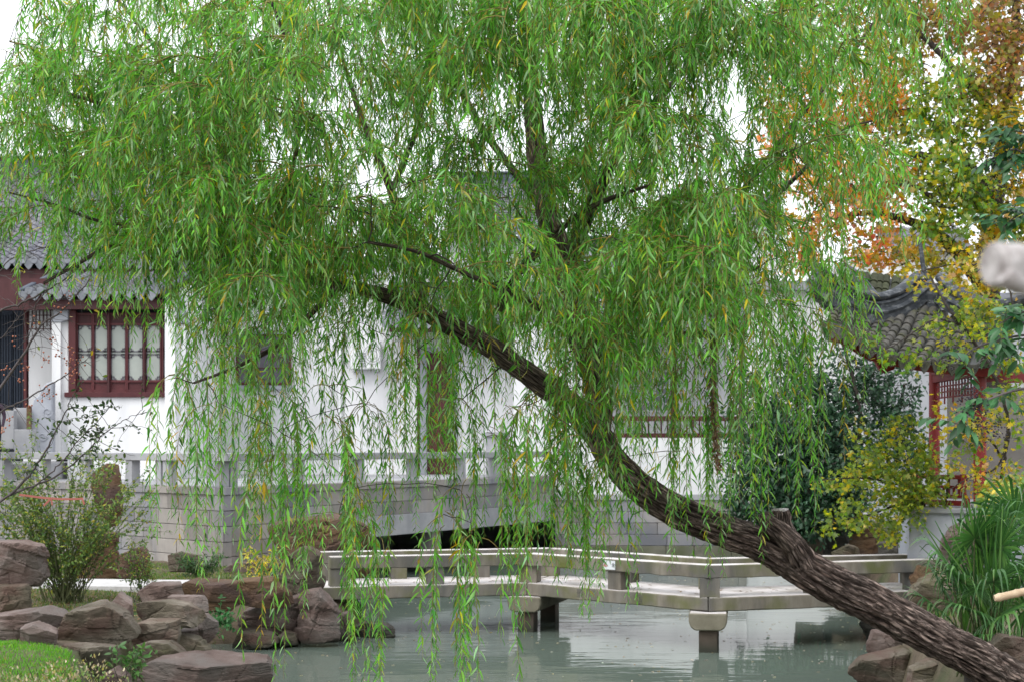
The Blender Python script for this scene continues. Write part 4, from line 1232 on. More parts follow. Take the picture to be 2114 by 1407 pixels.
# front slope: each barrel tile its own piece
def slope_rows(ridge, eave, name, mat, n_rows, n_t, r_, shift):
    """rows of half-round tiles from ridge to eave"""
    base = MB()
    nR, nE = len(ridge), len(eave)
    vs, fs = [], []
    rows = []
    for i in range(n_rows):
        u = i / (n_rows - 1)
        rows.append((ridge[int(u * (nR - 1))], eave[int(u * (nE - 1))]))
    for i, (a, c) in enumerate(rows):
        for j in range(7):
            s = j / 6
            p = a.lerp(c, s); p.z -= 0.10 * math.sin(math.pi * s)
            vs.append(p)
        if i:
            for j in range(6):
                q = (i - 1) * 7 + j
                fs.append((q, q + 7, q + 8, q + 1))
    base.add(vs, fs)
    base.build('roof_boarding', M['tile'], pv)
    # shared tile mesh: half barrel, length 1 along -Y local
    tb = MB()
    k = 7
    for (ra, z0, yy) in ((1.0, 0.28, 0), (0.90, 0.0, 1.15)):
        tb.v += [Vector((ra * math.cos(math.pi * a / (k - 1)), yy, ra * math.sin(math.pi * a / (k - 1)) + z0)) for a in range(k)]
    tb.f += [(a, a + 1, a + 1 + k, a + k) for a in range(k - 1)] + [tuple(range(k))]
    tb.m = [0] * len(tb.f)
    me = tb.mesh('roof_tile_' + mat, M[mat], smooth=50)
    for i, (a, c) in enumerate(rows):
        pts = []
        for j in range(n_t + 1):
            s = j / n_t
            p = a.lerp(c, s); p.z -= 0.10 * math.sin(math.pi * s)
            pts.append(p)
        nb = rows[min(i + 1, n_rows - 1)]; na = rows[max(i - 1, 0)]
        for j in range(n_t):
            q, p = pts[j], pts[j + 1]
            y = (q - p); ln = y.length; y.normalize()
            x = (nb[1].lerp(nb[0], 1 - (j + .5) / n_t) - na[1].lerp(na[0], 1 - (j + .5) / n_t)).normalized()
            z = x.cross(y).normalized()
            if z.z < 0: z = -z
            x = y.cross(z)
            o = obj(name, me, pv)
            mt = Matrix((x, y, z)).transposed().to_4x4()
            mt = Matrix.Translation(p) @ mt @ Matrix.Diagonal((r_, ln, r_, 1))
            o.matrix_basis = mt
    return rows
rext = [P(*p) for p in spline([(1722, 640, 25.0), (1760, 660, 25.3), (1806, 668, 25.75), (1860, 656, 26.1), (1912, 640, 26.5), (1960, 655, 26.4), (2010, 670, 25.9), (2080, 680, 25.6)], 60)]
rows_ = slope_rows(rext, ELw, 'roof_tile', 'pav_tile', 17, 8, 0.085, 0)
# drip tiles along the eave
dm = MB()
pr = [(-0.10, 0.05), (-0.05, 0.02), (0.05, 0.02), (0.10, 0.05), (0.10, -0.03), (0.06, -0.12), (0, -0.19), (-0.06, -0.12), (-0.10, -0.03)]
dm.prism([(x, 0, z) for x, z in pr], (0, 0.03, 0))
dme = dm.mesh('pavilion_drip', M['pav_tile'], bevel=0.006)
for i in range(len(rows_) - 1):
    p = rows_[i][1].lerp(rows_[i + 1][1], 0.5)
    d = (rows_[i + 1][1] - rows_[i][1]).normalized()
    o = obj('drip_tile', dme, pv)
    o.location = p + Vector((0, -0.05, 0.03))
    o.rotation_euler = (R(6), -math.asin(d.z) * -1 * -1, math.atan2(d.y, d.x))
# eave fascia: curved red board and soffit
b = MB()
vs, fs = [], []
top = [P(*p) for p in spline([(1712, 676, 24.25), (1740, 694, 24.3), (1790, 722, 24.5), (1850, 738, 24.8), (1910, 746, 25.1), (1990, 752, 25.4), (2090, 756, 25.6)], 40)]
bot = [P(*p) for p in spline([(1722, 700, 24.3), (1748, 716, 24.35), (1792, 741, 24.55), (1846, 755, 24.85), (1910, 766, 25.15), (1990, 774, 25.45), (2090, 778, 25.65)], 40)]
for i, (a, c) in enumerate(zip(top, bot)):
    vs += [a, c, c + Vector((0.02, 0.09, 0)), a + Vector((0.02, 0.09, 0))]
    if i:
        q, r_ = 4 * i - 4, 4 * i
        fs += [(q + k, r_ + k, r_ + (k + 1) % 4, q + (k + 1) % 4) for k in range(4)]
fs += [(0, 1, 2, 3), (len(vs) - 4, len(vs) - 3, len(vs) - 2, len(vs) - 1)]
b.add(vs, fs); b.build('curved_fascia', M['red_paint'], pv, smooth=40)
b = MB()
vs, fs = [], []
for i, c in enumerate(bot):
    vs += [c + Vector((0.02, 0.1, 0.05)), Vector((c.x * 0.4 + 0.6 * 7.6, 28.4, PZ(735, 28.4)))]
    if i: fs.append((2 * i - 2, 2 * i, 2 * i + 1, 2 * i - 1))
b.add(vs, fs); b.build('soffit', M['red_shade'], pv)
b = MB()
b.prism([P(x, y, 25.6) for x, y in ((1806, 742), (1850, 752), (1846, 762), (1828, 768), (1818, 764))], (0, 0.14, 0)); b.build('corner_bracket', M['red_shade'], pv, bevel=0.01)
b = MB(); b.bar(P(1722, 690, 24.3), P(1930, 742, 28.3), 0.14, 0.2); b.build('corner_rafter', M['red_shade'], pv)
# mossy slope behind the ridge with its own hooked ridge
bk0 = [P(*p) for p in spline([(1700, 640, 26.6), (1800, 668, 26.8), (1920, 650, 27.0)], 30)]
bk1 = [P(*p) for p in spline([(1742, 566, 28.6), (1820, 574, 28.8), (1920, 586, 28.9)], 30)]
slope_rows(bk1, bk0, 'mossy_tile', 'moss_tile', 13, 8, 0.085, 0)
sweep([P(*p) for p in spline([(1738, 566, 28.3), (1762, 582, 27.9), (1790, 612, 27.4), (1812, 640, 26.8)], 20)], band(0.11, -0.02, 0.22), 'hooked_ridge', 'pav_ridge', pv)
# ================================================================== LEAF TOOLS
T_LANCE = (np.array([(0, 0, 0), (.30, -.5, .03), (.30, 0, 0), (.30, .5, .03), (.66, -.36, -.02), (.66, 0, -.05), (.66, .36, -.02), (1, 0, -.16)], float),
           [(0, 2, 1), (0, 3, 2), (1, 2, 5, 4), (2, 3, 6, 5), (4, 5, 7), (5, 6, 7)])
T_OVAL = (np.array([(0, 0, 0), (.25, -.42, .05), (.25, 0, 0), (.25, .42, .05), (.65, -.42, .03), (.65, 0, -.04), (.65, .42, .03), (1, 0, -.12)], float),
          [(0, 2, 1), (0, 3, 2), (1, 2, 5, 4), (2, 3, 6, 5), (4, 5, 7), (5, 6, 7)])
T_STAR = (np.array([(0, 0, 0), (.18, -.5, .05), (.38, -.20, 0), (.62, -.45, -.03), (.66, -.14, 0), (1, 0, -.08), (.66, .14, 0), (.62, .45, -.03), (.38, .20, 0), (.18, .5, .05)], float),
          [(0, 2, 1), (0, 9, 8), (0, 8, 2), (2, 4, 3), (2, 8, 6, 4), (8, 7, 6), (4, 6, 5)])
T_DIAM = (np.array([(0, 0, 0), (.45, -.5, .04), (.45, .5, .04), (1, 0, -.08)], float), [(0, 2, 1), (1, 2, 3)])

def norm(a):
    return a / np.maximum(np.linalg.norm(a, axis=-1, keepdims=True), 1e-9)

class Leaves:
    def __init__(self):
        self.V, self.F, self.C, self.MI, self.n = [], [], [], [], 0
    def leaves(self, T, pos, ax, nr, ln, wd, col, mi=0):
        tv, tf = T
        pos, ax, nr = np.asarray(pos, float), norm(np.asarray(ax, float)), np.asarray(nr, float)
        side = norm(np.cross(ax, nr)); nr = np.cross(side, ax)
        ln, wd = np.asarray(ln)[:, None, None], np.asarray(wd)[:, None, None]
        V = pos[:, None] + ax[:, None] * tv[None, :, 0:1] * ln + side[:, None] * tv[None, :, 1:2] * wd + nr[:, None] * tv[None, :, 2:3] * ln
        k, m = len(tv), len(pos)
        self.V.append(V.reshape(-1, 3))
        base = self.n + np.arange(m) * k
        for f in tf:
            A = base[:, None] + np.array(f)[None]
            self.F.extend(A.tolist())
            self.MI.extend([mi] * m)
        self.C.append(np.repeat(np.asarray(col, float), k, 0))
        self.n += m * k
    def tube(self, pts, rad, n=3, col=(.2, .16, .05), mi=1):
        V, Fc = tube(pts, rad, n, False)
        self.V.append(np.array([tuple(v) for v in V]))
        self.F.extend([tuple(i + self.n for i in f) for f in Fc])
        self.MI.extend([mi] * len(Fc))
        self.C.append(np.repeat(np.array([col], float), len(V), 0))
        self.n += len(V)
    def mesh(self, name, mats):
        me = bpy.data.meshes.new(name)
        V = np.concatenate(self.V)
        me.from_pydata(V.tolist(), [], self.F)
        for m in mats: me.materials.append(m)
        me.polygons.foreach_set('material_index', self.MI)
        C = np.concatenate(self.C)
        at = me.color_attributes.new('col', 'FLOAT_COLOR', 'POINT')
        at.data.foreach_set('color', np.concatenate([C, np.ones((len(C), 1))], 1).ravel())
        me.polygons.foreach_set('use_smooth', [True] * len(me.polygons))
        me.update()
        return me
    def build(self, name, mats, parent=None):
        return obj(name, self.mesh(name, mats), parent)

def pal(rng, n, choices):
    """choices: list of (weight, rgb); jittered"""
    w = np.array([c[0] for c in choices], float); w /= w.sum()
    idx = rng.choice(len(choices), n, p=w)
    C = np.array([c[1] for c in choices])[idx]
    return np.clip(C * rng.uniform(0.72, 1.3, (n, 1)) * rng.uniform(0.9, 1.1, (n, 3)), 0.003, 1)

# ================================================================== WILLOW
WP = [(.32, (.112, .330, .026)), (.28, (.165, .410, .055)), (.16, (.055, .195, .028)), (.11, (.235, .390, .028)), (.10, (.28, .45, .21)), (.028, (.46, .42, .015)), (.008, (.50, .36, .012))]
WP_Y = [(.30, (.055, .165, .020)), (.25, (.12, .22, .02)), (.20, (.26, .27, .015)), (.25, (.42, .28, .012))]

def strand(L, rng, p0, d0, length, droop, palette, wob=0.06, r0=0.0032, leafless=0.06, step=0.0215, size=1.0):
    n = max(6, int(length / 0.05))
    ds = length / n
    pts, tans = [np.array(p0, float)], []
    d = norm(np.array(d0, float))
    w = rng.normal(0, wob, 3)
    for i in range(n):
        s = (i + 1) * ds
        k = 1 - math.exp(-droop * ds * (1 + 1.5 * s))
        d = norm(d * (1 - k) + np.array([0, 0, -1.0]) * k + w * ds + rng.normal(0, 0.035, 3))
        tans.append(d)
        pts.append(pts[-1] + d * ds)
    pts = np.array(pts); tans = np.array(tans)
    rad = np.linspace(r0, 0.0011, n + 1)
    L.tube(pts, rad, 3, (.2, .16, .05), 1)
    m = int(length * (1 - leafless) / step)
    if m < 2: return pts
    s = leafless * length + np.arange(m) * step + rng.normal(0, 0.006, m)
    s = np.clip(s, 0, length - 1e-4)
    keep = rng.random(m) > 0.06
    s = s[keep]; m = len(s)
    i = np.minimum((s / ds).astype(int), n - 1)
    f = (s / ds - i)[:, None]
    pos = pts[i] * (1 - f) + pts[i + 1] * f
    tn = tans[i]
    ang = np.arange(m) * 2.4 + rng.uniform(0, 6.28) + rng.normal(0, 0.4, m)
    a = norm(np.cross(tn, np.array([0.31, 0.95, 0.05])))
    bb = np.cross(tn, a)
    sd = a * np.cos(ang)[:, None] + bb * np.sin(ang)[:, None]
    ax = norm(tn * rng.uniform(.35, .75, (m, 1)) + sd * rng.uniform(.4, 1.0, (m, 1)) + np.array([0, 0, -1.0]) * rng.uniform(.1, .6, (m, 1)))
    up = norm(sd * 0.3 + np.array([0, 0, 1.0]) * 0.9 + rng.normal(0, .45, (m, 3)))
    taper = np.clip(1.15 - 0.5 * (s / length) ** 2, .5, 1.1)
    ln = rng.uniform(.055, .122, m) * taper * size
    L.leaves(T_LANCE, pos, ax, up, ln, ln * rng.uniform(.12, .17, m), pal(rng, m, palette))
    return pts

def spray_mesh(seed, kind):
    rng = np.random.default_rng(seed)
    L = Leaves()
    if kind == 'fan':            # arching spray: a short axis throwing several drooping twigs
        az = 0.0
        axl = rng.uniform(.35, .6)
        d = norm(np.array([math.cos(az), math.sin(az), rng.uniform(.1, .6)]))
        axp = [np.zeros(3)]
        for k in range(8):
            d = norm(d + np.array([0, 0, -0.13]) + rng.normal(0, .05, 3))
            axp.append(axp[-1] + d * axl / 8)
        L.tube(np.array(axp), np.linspace(.006, .003, 9), 4)
        ns = rng.integers(11, 16)
        for k in range(ns):
            p = axp[min(8, int(1 + 7 * k / (ns - 1) + rng.uniform(-.5, .5)))]
            a = az + rng.choice([-1, 1]) * rng.uniform(.2, 1.5)
            dd_ = np.array([math.cos(a), math.sin(a), rng.uniform(-.25, .55)])
            strand(L, rng, p, dd_, rng.uniform(.4, .95), rng.uniform(2.0, 4.2), WP_Y if rng.random() < .05 else WP)
        strand(L, rng, axp[-1], d, rng.uniform(.6, 1.0), 2.6, WP)
    elif kind == 'long':         # weeping curtain strands
        ns = rng.integers(4, 8)
        for k in range(ns):
            a = rng.uniform(0, 6.28)
            dd_ = np.array([math.cos(a), math.sin(a), rng.uniform(-.2, .3)])
            strand(L, rng, rng.normal(0, .03, 3), dd_, rng.uniform(.9, 1.5), rng.uniform(4, 8), WP_Y if rng.random() < .08 else WP, leafless=.1, wob=.10)
    else:                        # thin open twig
        for k in range(rng.integers(1, 3)):
            a = rng.uniform(0, 6.28)
            dd_ = np.array([math.cos(a), math.sin(a), rng.uniform(.0, .5)])
            strand(L, rng, np.zeros(3), dd_, rng.uniform(.6, 1.25), rng.uniform(1.6, 4), WP, leafless=.15, step=.030, wob=.14)
    return L.mesh('willow_spray', [M['willow'], M['twig']])

FANS = [spray_mesh(100 + i, 'fan') for i in range(26)]
LONGS = [spray_mesh(200 + i, 'long') for i in range(16)]
THINS = [spray_mesh(300 + i, 'thin') for i in range(10)]

# --- trunk and limbs (px, py, depth, radius px)
TRUNK = [(2330, 1545, 13.9, 58), (2230, 1490, 13.7, 52), (2114, 1418, 13.5, 49), (2010, 1357, 13.3, 46), (1907, 1303, 13.2, 45), (1805, 1247, 13.1, 47), (1704, 1198, 13.0, 45), (1623, 1150, 13.0, 42),
         (1560, 1118, 12.95, 39), (1501, 1097, 12.9, 38.5), (1400, 1056, 12.85, 37), (1325, 1008, 12.8, 35), (1268, 952, 12.8, 33), (1228, 890, 12.8, 32), (1180, 838, 12.8, 29),
         (1100, 778, 12.85, 26), (1020, 722, 12.9, 24), (940, 678, 12.95, 22), (860, 636, 13.0, 19), (780, 606, 13.05, 16), (700, 590, 13.1, 12), (620, 572, 13.1, 9), (540, 548, 13.1, 7), (440, 528, 13.0, 5)]
LIMBS = [
    [(1232, 900, 12.8, 27), (1238, 830, 12.95, 26), (1222, 760, 13.1, 25), (1195, 690, 13.25, 25), (1172, 620, 13.4, 25), (1160, 560, 13.5, 25), (1146, 490, 13.6, 24), (1128, 430, 13.7, 23), (1114, 360, 13.8, 22), (1106, 290, 13.9, 20), (1098, 200, 14.0, 17), (1085, 100, 14.1, 13), (1070, -40, 14.2, 9), (1050, -220, 14.3, 5)],
    [(1168, 590, 13.45, 16), (1185, 520, 13.4, 17), (1205, 460, 13.3, 16), (1232, 400, 13.2, 13), (1268, 330, 13.0, 10), (1320, 250, 12.8, 8), (1400, 160, 12.6, 6), (1480, 60, 12.5, 4), (1540, -60, 12.4, 3)],
    [(1030, 640, 12.9, 8), (1060, 580, 12.8, 8), (1100, 530, 12.7, 7.5), (1150, 480, 12.6, 7), (1200, 440, 12.5, 6), (1260, 410, 12.4, 5), (1350, 380, 12.3, 3)],
    [(880, 640, 13.0, 9), (850, 560, 13.1, 9), (832, 470, 13.2, 9), (806, 390, 13.2, 8.5), (770, 300, 13.2, 7), (745, 240, 13.2, 6), (722, 170, 13.2, 5), (690, 60, 13.1, 4), (660, -80, 13.1, 3)],
    [(808, 395, 13.2, 6), (840, 320, 13.3, 6), (862, 260, 13.4, 5), (880, 180, 13.5, 4), (900, 60, 13.6, 3), (910, -80, 13.6, 2.5)],
    [(690, 588, 13.1, 8), (560, 470, 12.8, 7), (480, 380, 12.6, 6.5), (420, 330, 12.5, 6), (350, 270, 12.4, 5), (250, 230, 12.4, 4), (130, 190, 12.4, 3), (30, 160, 12.4, 2)],
    [(520, 425, 12.7, 6), (420, 240, 12.9, 5), (355, 150, 13.0, 5), (300, 70, 13.1, 4), (230, -10, 13.2, 3), (120, -80, 13.3, 2.5)],
    [(460, 528, 13.0, 6), (390, 530, 12.9, 6), (320, 518, 12.8, 5.5), (240, 505, 12.8, 4.5), (160, 545, 12.7, 4), (90, 585, 12.7, 3)],
    [(430, 525, 13.0, 4), (340, 478, 12.7, 4), (200, 455, 12.6, 3.5), (120, 425, 12.6, 3), (20, 398, 12.5, 2)],
    [(1222, 760, 13.1, 10), (1300, 640, 13.5, 9), (1380, 560, 13.8, 8), (1470, 470, 14.0, 7), (1560, 360, 14.1, 6), (1660, 230, 14.2, 5), (1760, 110, 14.3, 4), (1850, -20, 14.4, 3)],
    [(1470, 470, 14.0, 5), (1580, 420, 13.8, 5), (1680, 330, 13.6, 4), (1740, 270, 13.5, 3), (1800, 250, 13.4, 2)],
    [(1205, 700, 13.2, 8), (1260, 705, 12.9, 7), (1330, 660, 12.6, 6), (1420, 620, 12.4, 5), (1500, 580, 12.2, 4), (1570, 550, 12.1, 3)],
    [(1130, 440, 13.7, 9), (1050, 340, 14.1, 8), (980, 240, 14.4, 7), (930, 120, 14.6, 5), (900, -50, 14.8, 3)],
    [(700, 590, 13.1, 7), (640, 650, 12.6, 6), (560, 720, 12.3, 5), (480, 760, 12.1, 3.5), (400, 790, 12.0, 2.5)],
    [(1190, 690, 13.2, 8), (1120, 640, 12.6, 7), (1040, 600, 12.1, 6), (950, 560, 11.8, 5), (860, 520, 11.6, 4), (760, 500, 11.5, 3)],
    [(560, 470, 12.8, 5), (600, 360, 12.4, 5), (620, 240, 12.1, 4), (600, 120, 11.9, 3.5), (560, 0, 11.8, 3)],
]
ww = thing('willow_tree', 'large green weeping willow leaning in from the right over the pond', 'tree', P(2330, 1545, 13.9))

def bark_tube(path, n_len, n_rad, name, parent, amp=0.030, seed=0, end_close=True):
    sp = spline(path, n_len)
    pts = [P(p[0], p[1], p[2]) for p in sp]
    rad = [p[3] * p[2] / F for p in sp]
    rnd = random.Random(seed)
    V, Fc = tube(pts, rad, n_rad, True)
    Vn = np.array([tuple(v) for v in V])
    al = np.concatenate([[0], np.cumsum([(pts[i + 1] - pts[i]).length for i in range(len(pts) - 1)])])
    BK = np.zeros((len(Vn), 3))
    for i in range(n_len):
        c = np.array(pts[i]); r = rad[i]
        am = min(amp, r * 0.22)
        for k in range(n_rad):
            a = 2 * math.pi * k / n_rad
            q = Vector((math.cos(a) * 0.17, math.sin(a) * 0.17, 0))
            tw_ = al[i] * 0.5
            v = Vector((q.x * 14 + seed, q.y * 14, al[i] * 1.7))
            w1 = noise.noise(v * 0.5) * 0.6
            r1 = 1 - abs(noise.noise(Vector((q.x * 30 + w1 + 3, q.y * 30 + w1, al[i] * 2.6 + w1)))) * 2.2
            r2 = 1 - abs(noise.noise(Vector((q.x * 62 + 7, q.y * 62 + w1, al[i] * 6.0)))) * 2.2
            crack = noise.noise(Vector((q.x * 25, q.y * 25 + 5, al[i] * 15)))
            h = 0.55 * r1 + 0.4 * r2 + 0.22 * crack
            big = noise.noise(Vector((q.x * 5 + 9, q.y * 5, al[i] * 1.1)))
            j = i * n_rad + k
            nd = (Vn[j] - c) / max(r, 1e-6)
            Vn[j] = c + nd * (r * (1 + 0.07 * big) + am * (h - 0.5))
            BK[j] = (a * 0.17, al[i], max(0, min(1, h)))
    me = bpy.data.meshes.new(name)
    me.from_pydata(Vn.tolist(), [], Fc)
    me.materials.append(M['bark'])
    at = me.attributes.new('bk', 'FLOAT_VECTOR', 'POINT')
    at.data.foreach_set('vector', BK.ravel())
    me.polygons.foreach_set('use_smooth', [True] * len(me.polygons))
    return obj(name, me, parent)
TRUNK = [(a, b_, c_, r_ * .86) for a, b_, c_, r_ in TRUNK]
trunk = bark_tube(TRUNK, 640, 120, 'trunk', ww, 0.034)
# lopped stub on the trunk with a hollow, two-lobed top
st = bark_tube([(1672, 1186, 12.98, 24), (1645, 1140, 12.9, 29), (1626, 1108, 12.86, 22), (1615, 1082, 12.84, 19), (1612, 1064, 12.84, 21), (1612, 1053, 12.84, 18), (1612, 1050, 12.84, 10)], 90, 60, 'lopped_stub', ww, 0.026, 5)
bark_tube([(1636, 1122, 12.84, 24), (1608, 1094, 12.80, 22), (1588, 1078, 12.78, 18), (1576, 1067, 12.77, 15), (1572, 1061, 12.77, 13), (1571, 1059, 12.77, 5)], 60, 44, 'lopped_stub', ww, 0.02, 8)
for (px, py, Y, rr_) in ((1611, 1050, 12.83, 17), (1592, 1066, 12.79, 11)):
    b = MB()
    c_ = P(px, py, Y); r_ = rr_ * Y / F
    ring = [c_ + Vector((math.cos(a) * r_ * (1 + .12 * math.sin(3 * a)), math.sin(a) * r_ * .9, .004 + .004 * math.sin(2 * a))) for a in [k * math.pi / 9 for k in range(18)]]
    b.prism(ring, (0, 0, -.02)); b.build('cut_face', M['pale_wood'], ww)
for i, l in enumerate(LIMBS):
    rmax = l[0][3]
    bark_tube(l, 220 if rmax > 15 else 70, 48 if rmax > 15 else 14, 'limb', ww, 0.022 if rmax > 15 else 0.008, 20 + i)

# --- where the foliage hangs: coverage per 100 px cell, first row is y -100..0
MAP = """
4 4 5 7 8 9 9 9 9 9 9 9 9 9 9 8 6 7 7 3 0
3 3 4 7 9 9 9 9 9 9 9 9 9 9 9 8 3 6 7 1 0
5 5 6 7 9 9 9 8 8 8 9 9 9 9 9 7 2 5 5 0 0
6 6 7 8 9 9 8 6 6 6 7 8 9 9 8 6 4 5 1 0 0
2 6 7 8 9 8 6 4 3 5 5 6 8 9 8 6 5 5 1 0 0
0 4 6 8 9 9 9 8 8 8 7 5 8 9 9 7 5 5 0 0 0
0 1 3 4 8 9 9 9 9 9 8 6 8 9 9 7 4 1 0 0 0
0 0 1 1 6 8 7 6 7 8 7 7 9 9 9 6 2 0 0 0 0
0 0 0 1 6 7 5 4 6 5 6 7 7 7 8 4 0 0 0 0 0
0 0 0 3 6 6 5 5 5 4 5 6 5 5 7 3 0 0 0 0 0
0 0 0 3 5 4 5 5 4 4 5 6 2 4 5 1 0 0 0 0 0
0 0 0 0 1 2 3 4 3 4 4 5 2 1 1 0 0 0 0 0 0
0 0 0 0 0 0 1 3 2 3 1 2 2 0 0 0 0 0 0 0 0
0 0 0 0 0 0 1 2 0 3 0 0 1 0 0 0 0 0 0 0 0
0 0 0 0 0 0 0 2 0 2 0 0 0 0 0 0 0 0 0 0 0
"""
GRID = [[float(v) for v in r.split()] for r in MAP.strip().splitlines()]
rng = np.random.default_rng(77)
spots = []                       # (origin, kind)
WOOD = [(780, 606), (860, 636), (940, 678), (1020, 722), (1100, 778), (1160, 830), (1114, 350), (1125, 420), (1140, 480), (1200, 455), (1120, 505), (1060, 580), (830, 470), (780, 320)]
def wood_near(px, py):
    return min((px - a) ** 2 + (py - b) ** 2 for a, b in WOOD) < 62 ** 2
def depth_at(px, py):
    """the crown is a dome about the vertical limb: front and back shells"""
    u = (px - 1000) / 1000.0
    half = 2.1 * math.sqrt(max(0.08, 1 - min(1, u * u) * 0.8))
    return 13.0 + (rng.beta(0.75, 0.9) * 2 - 1) * half
for j, row in enumerate(GRID):
    for i, c in enumerate(row):
        y0 = (j - 1) * 100
        if c <= 0: continue
        if j <= 8:
            lam = (0.046 * c * c + 0.18 * c * (c < 4) if c < 8 else 0.060 * c * c)
        else:
            lam = 0.040 * c * c + .05 * c
        if j == 0: lam *= 0.5
        n = rng.poisson(lam)
        for _ in range(n):
            px, py = (i + rng.random()) * 100, y0 + rng.random() * 100
            if px > 1500: px -= rng.uniform(.0, .5) * (px - 1500)
            Y = depth_at(px, py)
            # wood that stays in view: sprays there hang on the far side
            if wood_near(px, py - 20) and rng.random() < .8: Y = rng.uniform(13.7, 15.0)
            if j <= 7:
                kind = 'fan' if rng.random() < (.84 if c > 3 else .6) else ('long' if rng.random() < .5 and j < 7 else 'thin')
                o_ = P(px, py - (60 if kind == 'fan' else 100), Y)
            else:
                kind = 'long' if rng.random() < .86 else 'thin'
                Y = min(Y, 14.0) if j > 9 else Y
                o_ = P(px, py - 150, Y)
            spots.append((o_, kind))
# a few sprays the eye picks out: curtains hanging in front of the bridge and the right-hand fall
for (px, py, Y, kind) in [(700, 1060, 11.7, 'thin'), (715, 1010, 11.8, 'long'), (772, 1100, 11.8, 'long'), (915, 1060, 11.7, 'long'), (975, 1100, 11.8, 'long'),
                          (950, 1010, 12.0, 'long'), (1255, 960, 12.0, 'long'), (1262, 930, 11.9, 'long'), (1190, 800, 11.8, 'long'), (1215, 720, 11.7, 'long'), (1405, 930, 12.1, 'thin'), (1500, 760, 12.1, 'long'), (1525, 740, 12.2, 'long'),
                          (1480, 700, 12.0, 'long'), (1690, 640, 12.4, 'long'), (1700, 420, 12.3, 'long'), (1730, 330, 12.4, 'long'), (1680, 250, 12.3, 'fan'), (1640, 330, 12.2, 'fan'), (1790, 330, 13.0, 'thin'), (1780, 90, 13.6, 'long'), (1720, 480, 12.5, 'long'), (1640, 520, 12.3, 'long'), (1610, 620, 12.3, 'long'), (1560, 640, 12.2, 'long'),
                          (1760, 30, 13.8, 'long'), (1850, -40, 14.0, 'long'), (250, 470, 12.6, 'fan'), (290, 500, 12.7, 'fan'), (120, 430, 12.5, 'fan'), (420, 640, 12.2, 'long'), (360, 780, 12.0, 'long'),
                          (330, 300, 11.6, 'fan'), (30, 90, 12.5, 'fan'), (70, 150, 12.4, 'fan'), (140, 190, 12.6, 'fan'), (40, 230, 12.3, 'fan'), (210, 150, 12.5, 'fan'), (110, 270, 12.5, 'fan'), (60, -20, 12.7, 'fan'), (250, 40, 12.9, 'fan'), (330, 100, 13.0, 'fan'), (180, 60, 13.1, 'thin'), (20, 170, 12.2, 'long'), (280, 120, 12.8, 'fan'), (10, 300, 12.4, 'thin'), (90, 200, 12.9, 'fan'), (380, 40, 12.8, 'fan'), (930, 300, 12.6, 'fan'), (880, 260, 12.8, 'fan'), (960, 350, 12.9, 'fan'), (1010, 330, 12.4, 'fan'), (700, 420, 12.2, 'fan'), (760, 440, 12.0, 'fan'), (850, 400, 14.2, 'fan'), (960, 110, 11.4, 'fan'), (1150, 650, 11.7, 'fan'), (1200, 640, 11.6, 'long'), (1180, 720, 11.6, 'long'), (1230, 700, 11.9, 'fan'), (1160, 800, 11.7, 'long'), (1215, 790, 11.7, 'long'), (1250, 620, 11.8, 'fan'), (1120, 560, 11.6, 'fan'), (1300, 230, 11.5, 'fan'), (1560, 220, 12.2, 'fan'), (560, 880, 12.0, 'long'), (450, 830, 11.9, 'long')]:
    spots.append((P(px, py, Y), kind))

# --- fine branches that carry the sprays: each spray joins the nearest wood already grown
nodes, nrad = [], []
for l in [TRUNK[13:]] + LIMBS:
    sp = spline(l, 40)
    for p in sp:
        nodes.append(tuple(P(p[0], p[1], p[2]))); nrad.append(p[3] * p[2] / F)
nodes, nrad = np.array(nodes), np.array(nrad)
order = sorted(range(len(spots)), key=lambda k: float(np.min(np.linalg.norm(nodes - np.array(spots[k][0]), axis=1))))
BL = MB()
azim = [0.0] * len(spots)
for k in order:
    o_ = np.array(spots[k][0])
    d = np.linalg.norm(nodes - o_, axis=1) + 0.5 * np.maximum(0, nodes[:, 2] - o_[2] - .2)
    b_ = int(np.argmin(d))
    s = nodes[b_]
    dist = np.linalg.norm(o_ - s)
    azim[k] = math.atan2(o_[1] - s[1], o_[0] - s[0])
    if dist < 0.04: continue
    mid = (s + o_) / 2 + np.array([rng.normal(0, .06), rng.normal(0, .06), .10 * dist + rng.normal(0, .04)]) * min(1, dist)
    m = max(5, int(dist / .12))
    tt = np.linspace(0, 1, m)[:, None]
    pts = s * (1 - tt) ** 2 + 2 * mid * tt * (1 - tt) + o_ * tt ** 2
    pts[1:-1] += rng.normal(0, .008, pts[1:-1].shape)
    r0 = min(nrad[b_] * .7, 0.0045 + 0.006 * min(dist, 1.5))
    rr = np.linspace(r0, 0.0035, m)
    BL.tube([Vector(p) for p in pts], list(rr), 5, cap=False)
    nodes = np.vstack([nodes, pts[1:]]); nrad = np.concatenate([nrad, rr[1:]])
o = BL.build('fine_branches', M['branch'], ww, smooth=60); o['kind'] = 'stuff'

# --- sprays: at most 300 of them as their own parts, nearest to the eye first, the others joined
order = sorted(range(len(spots)), key=lambda k: spots[k][0].y)

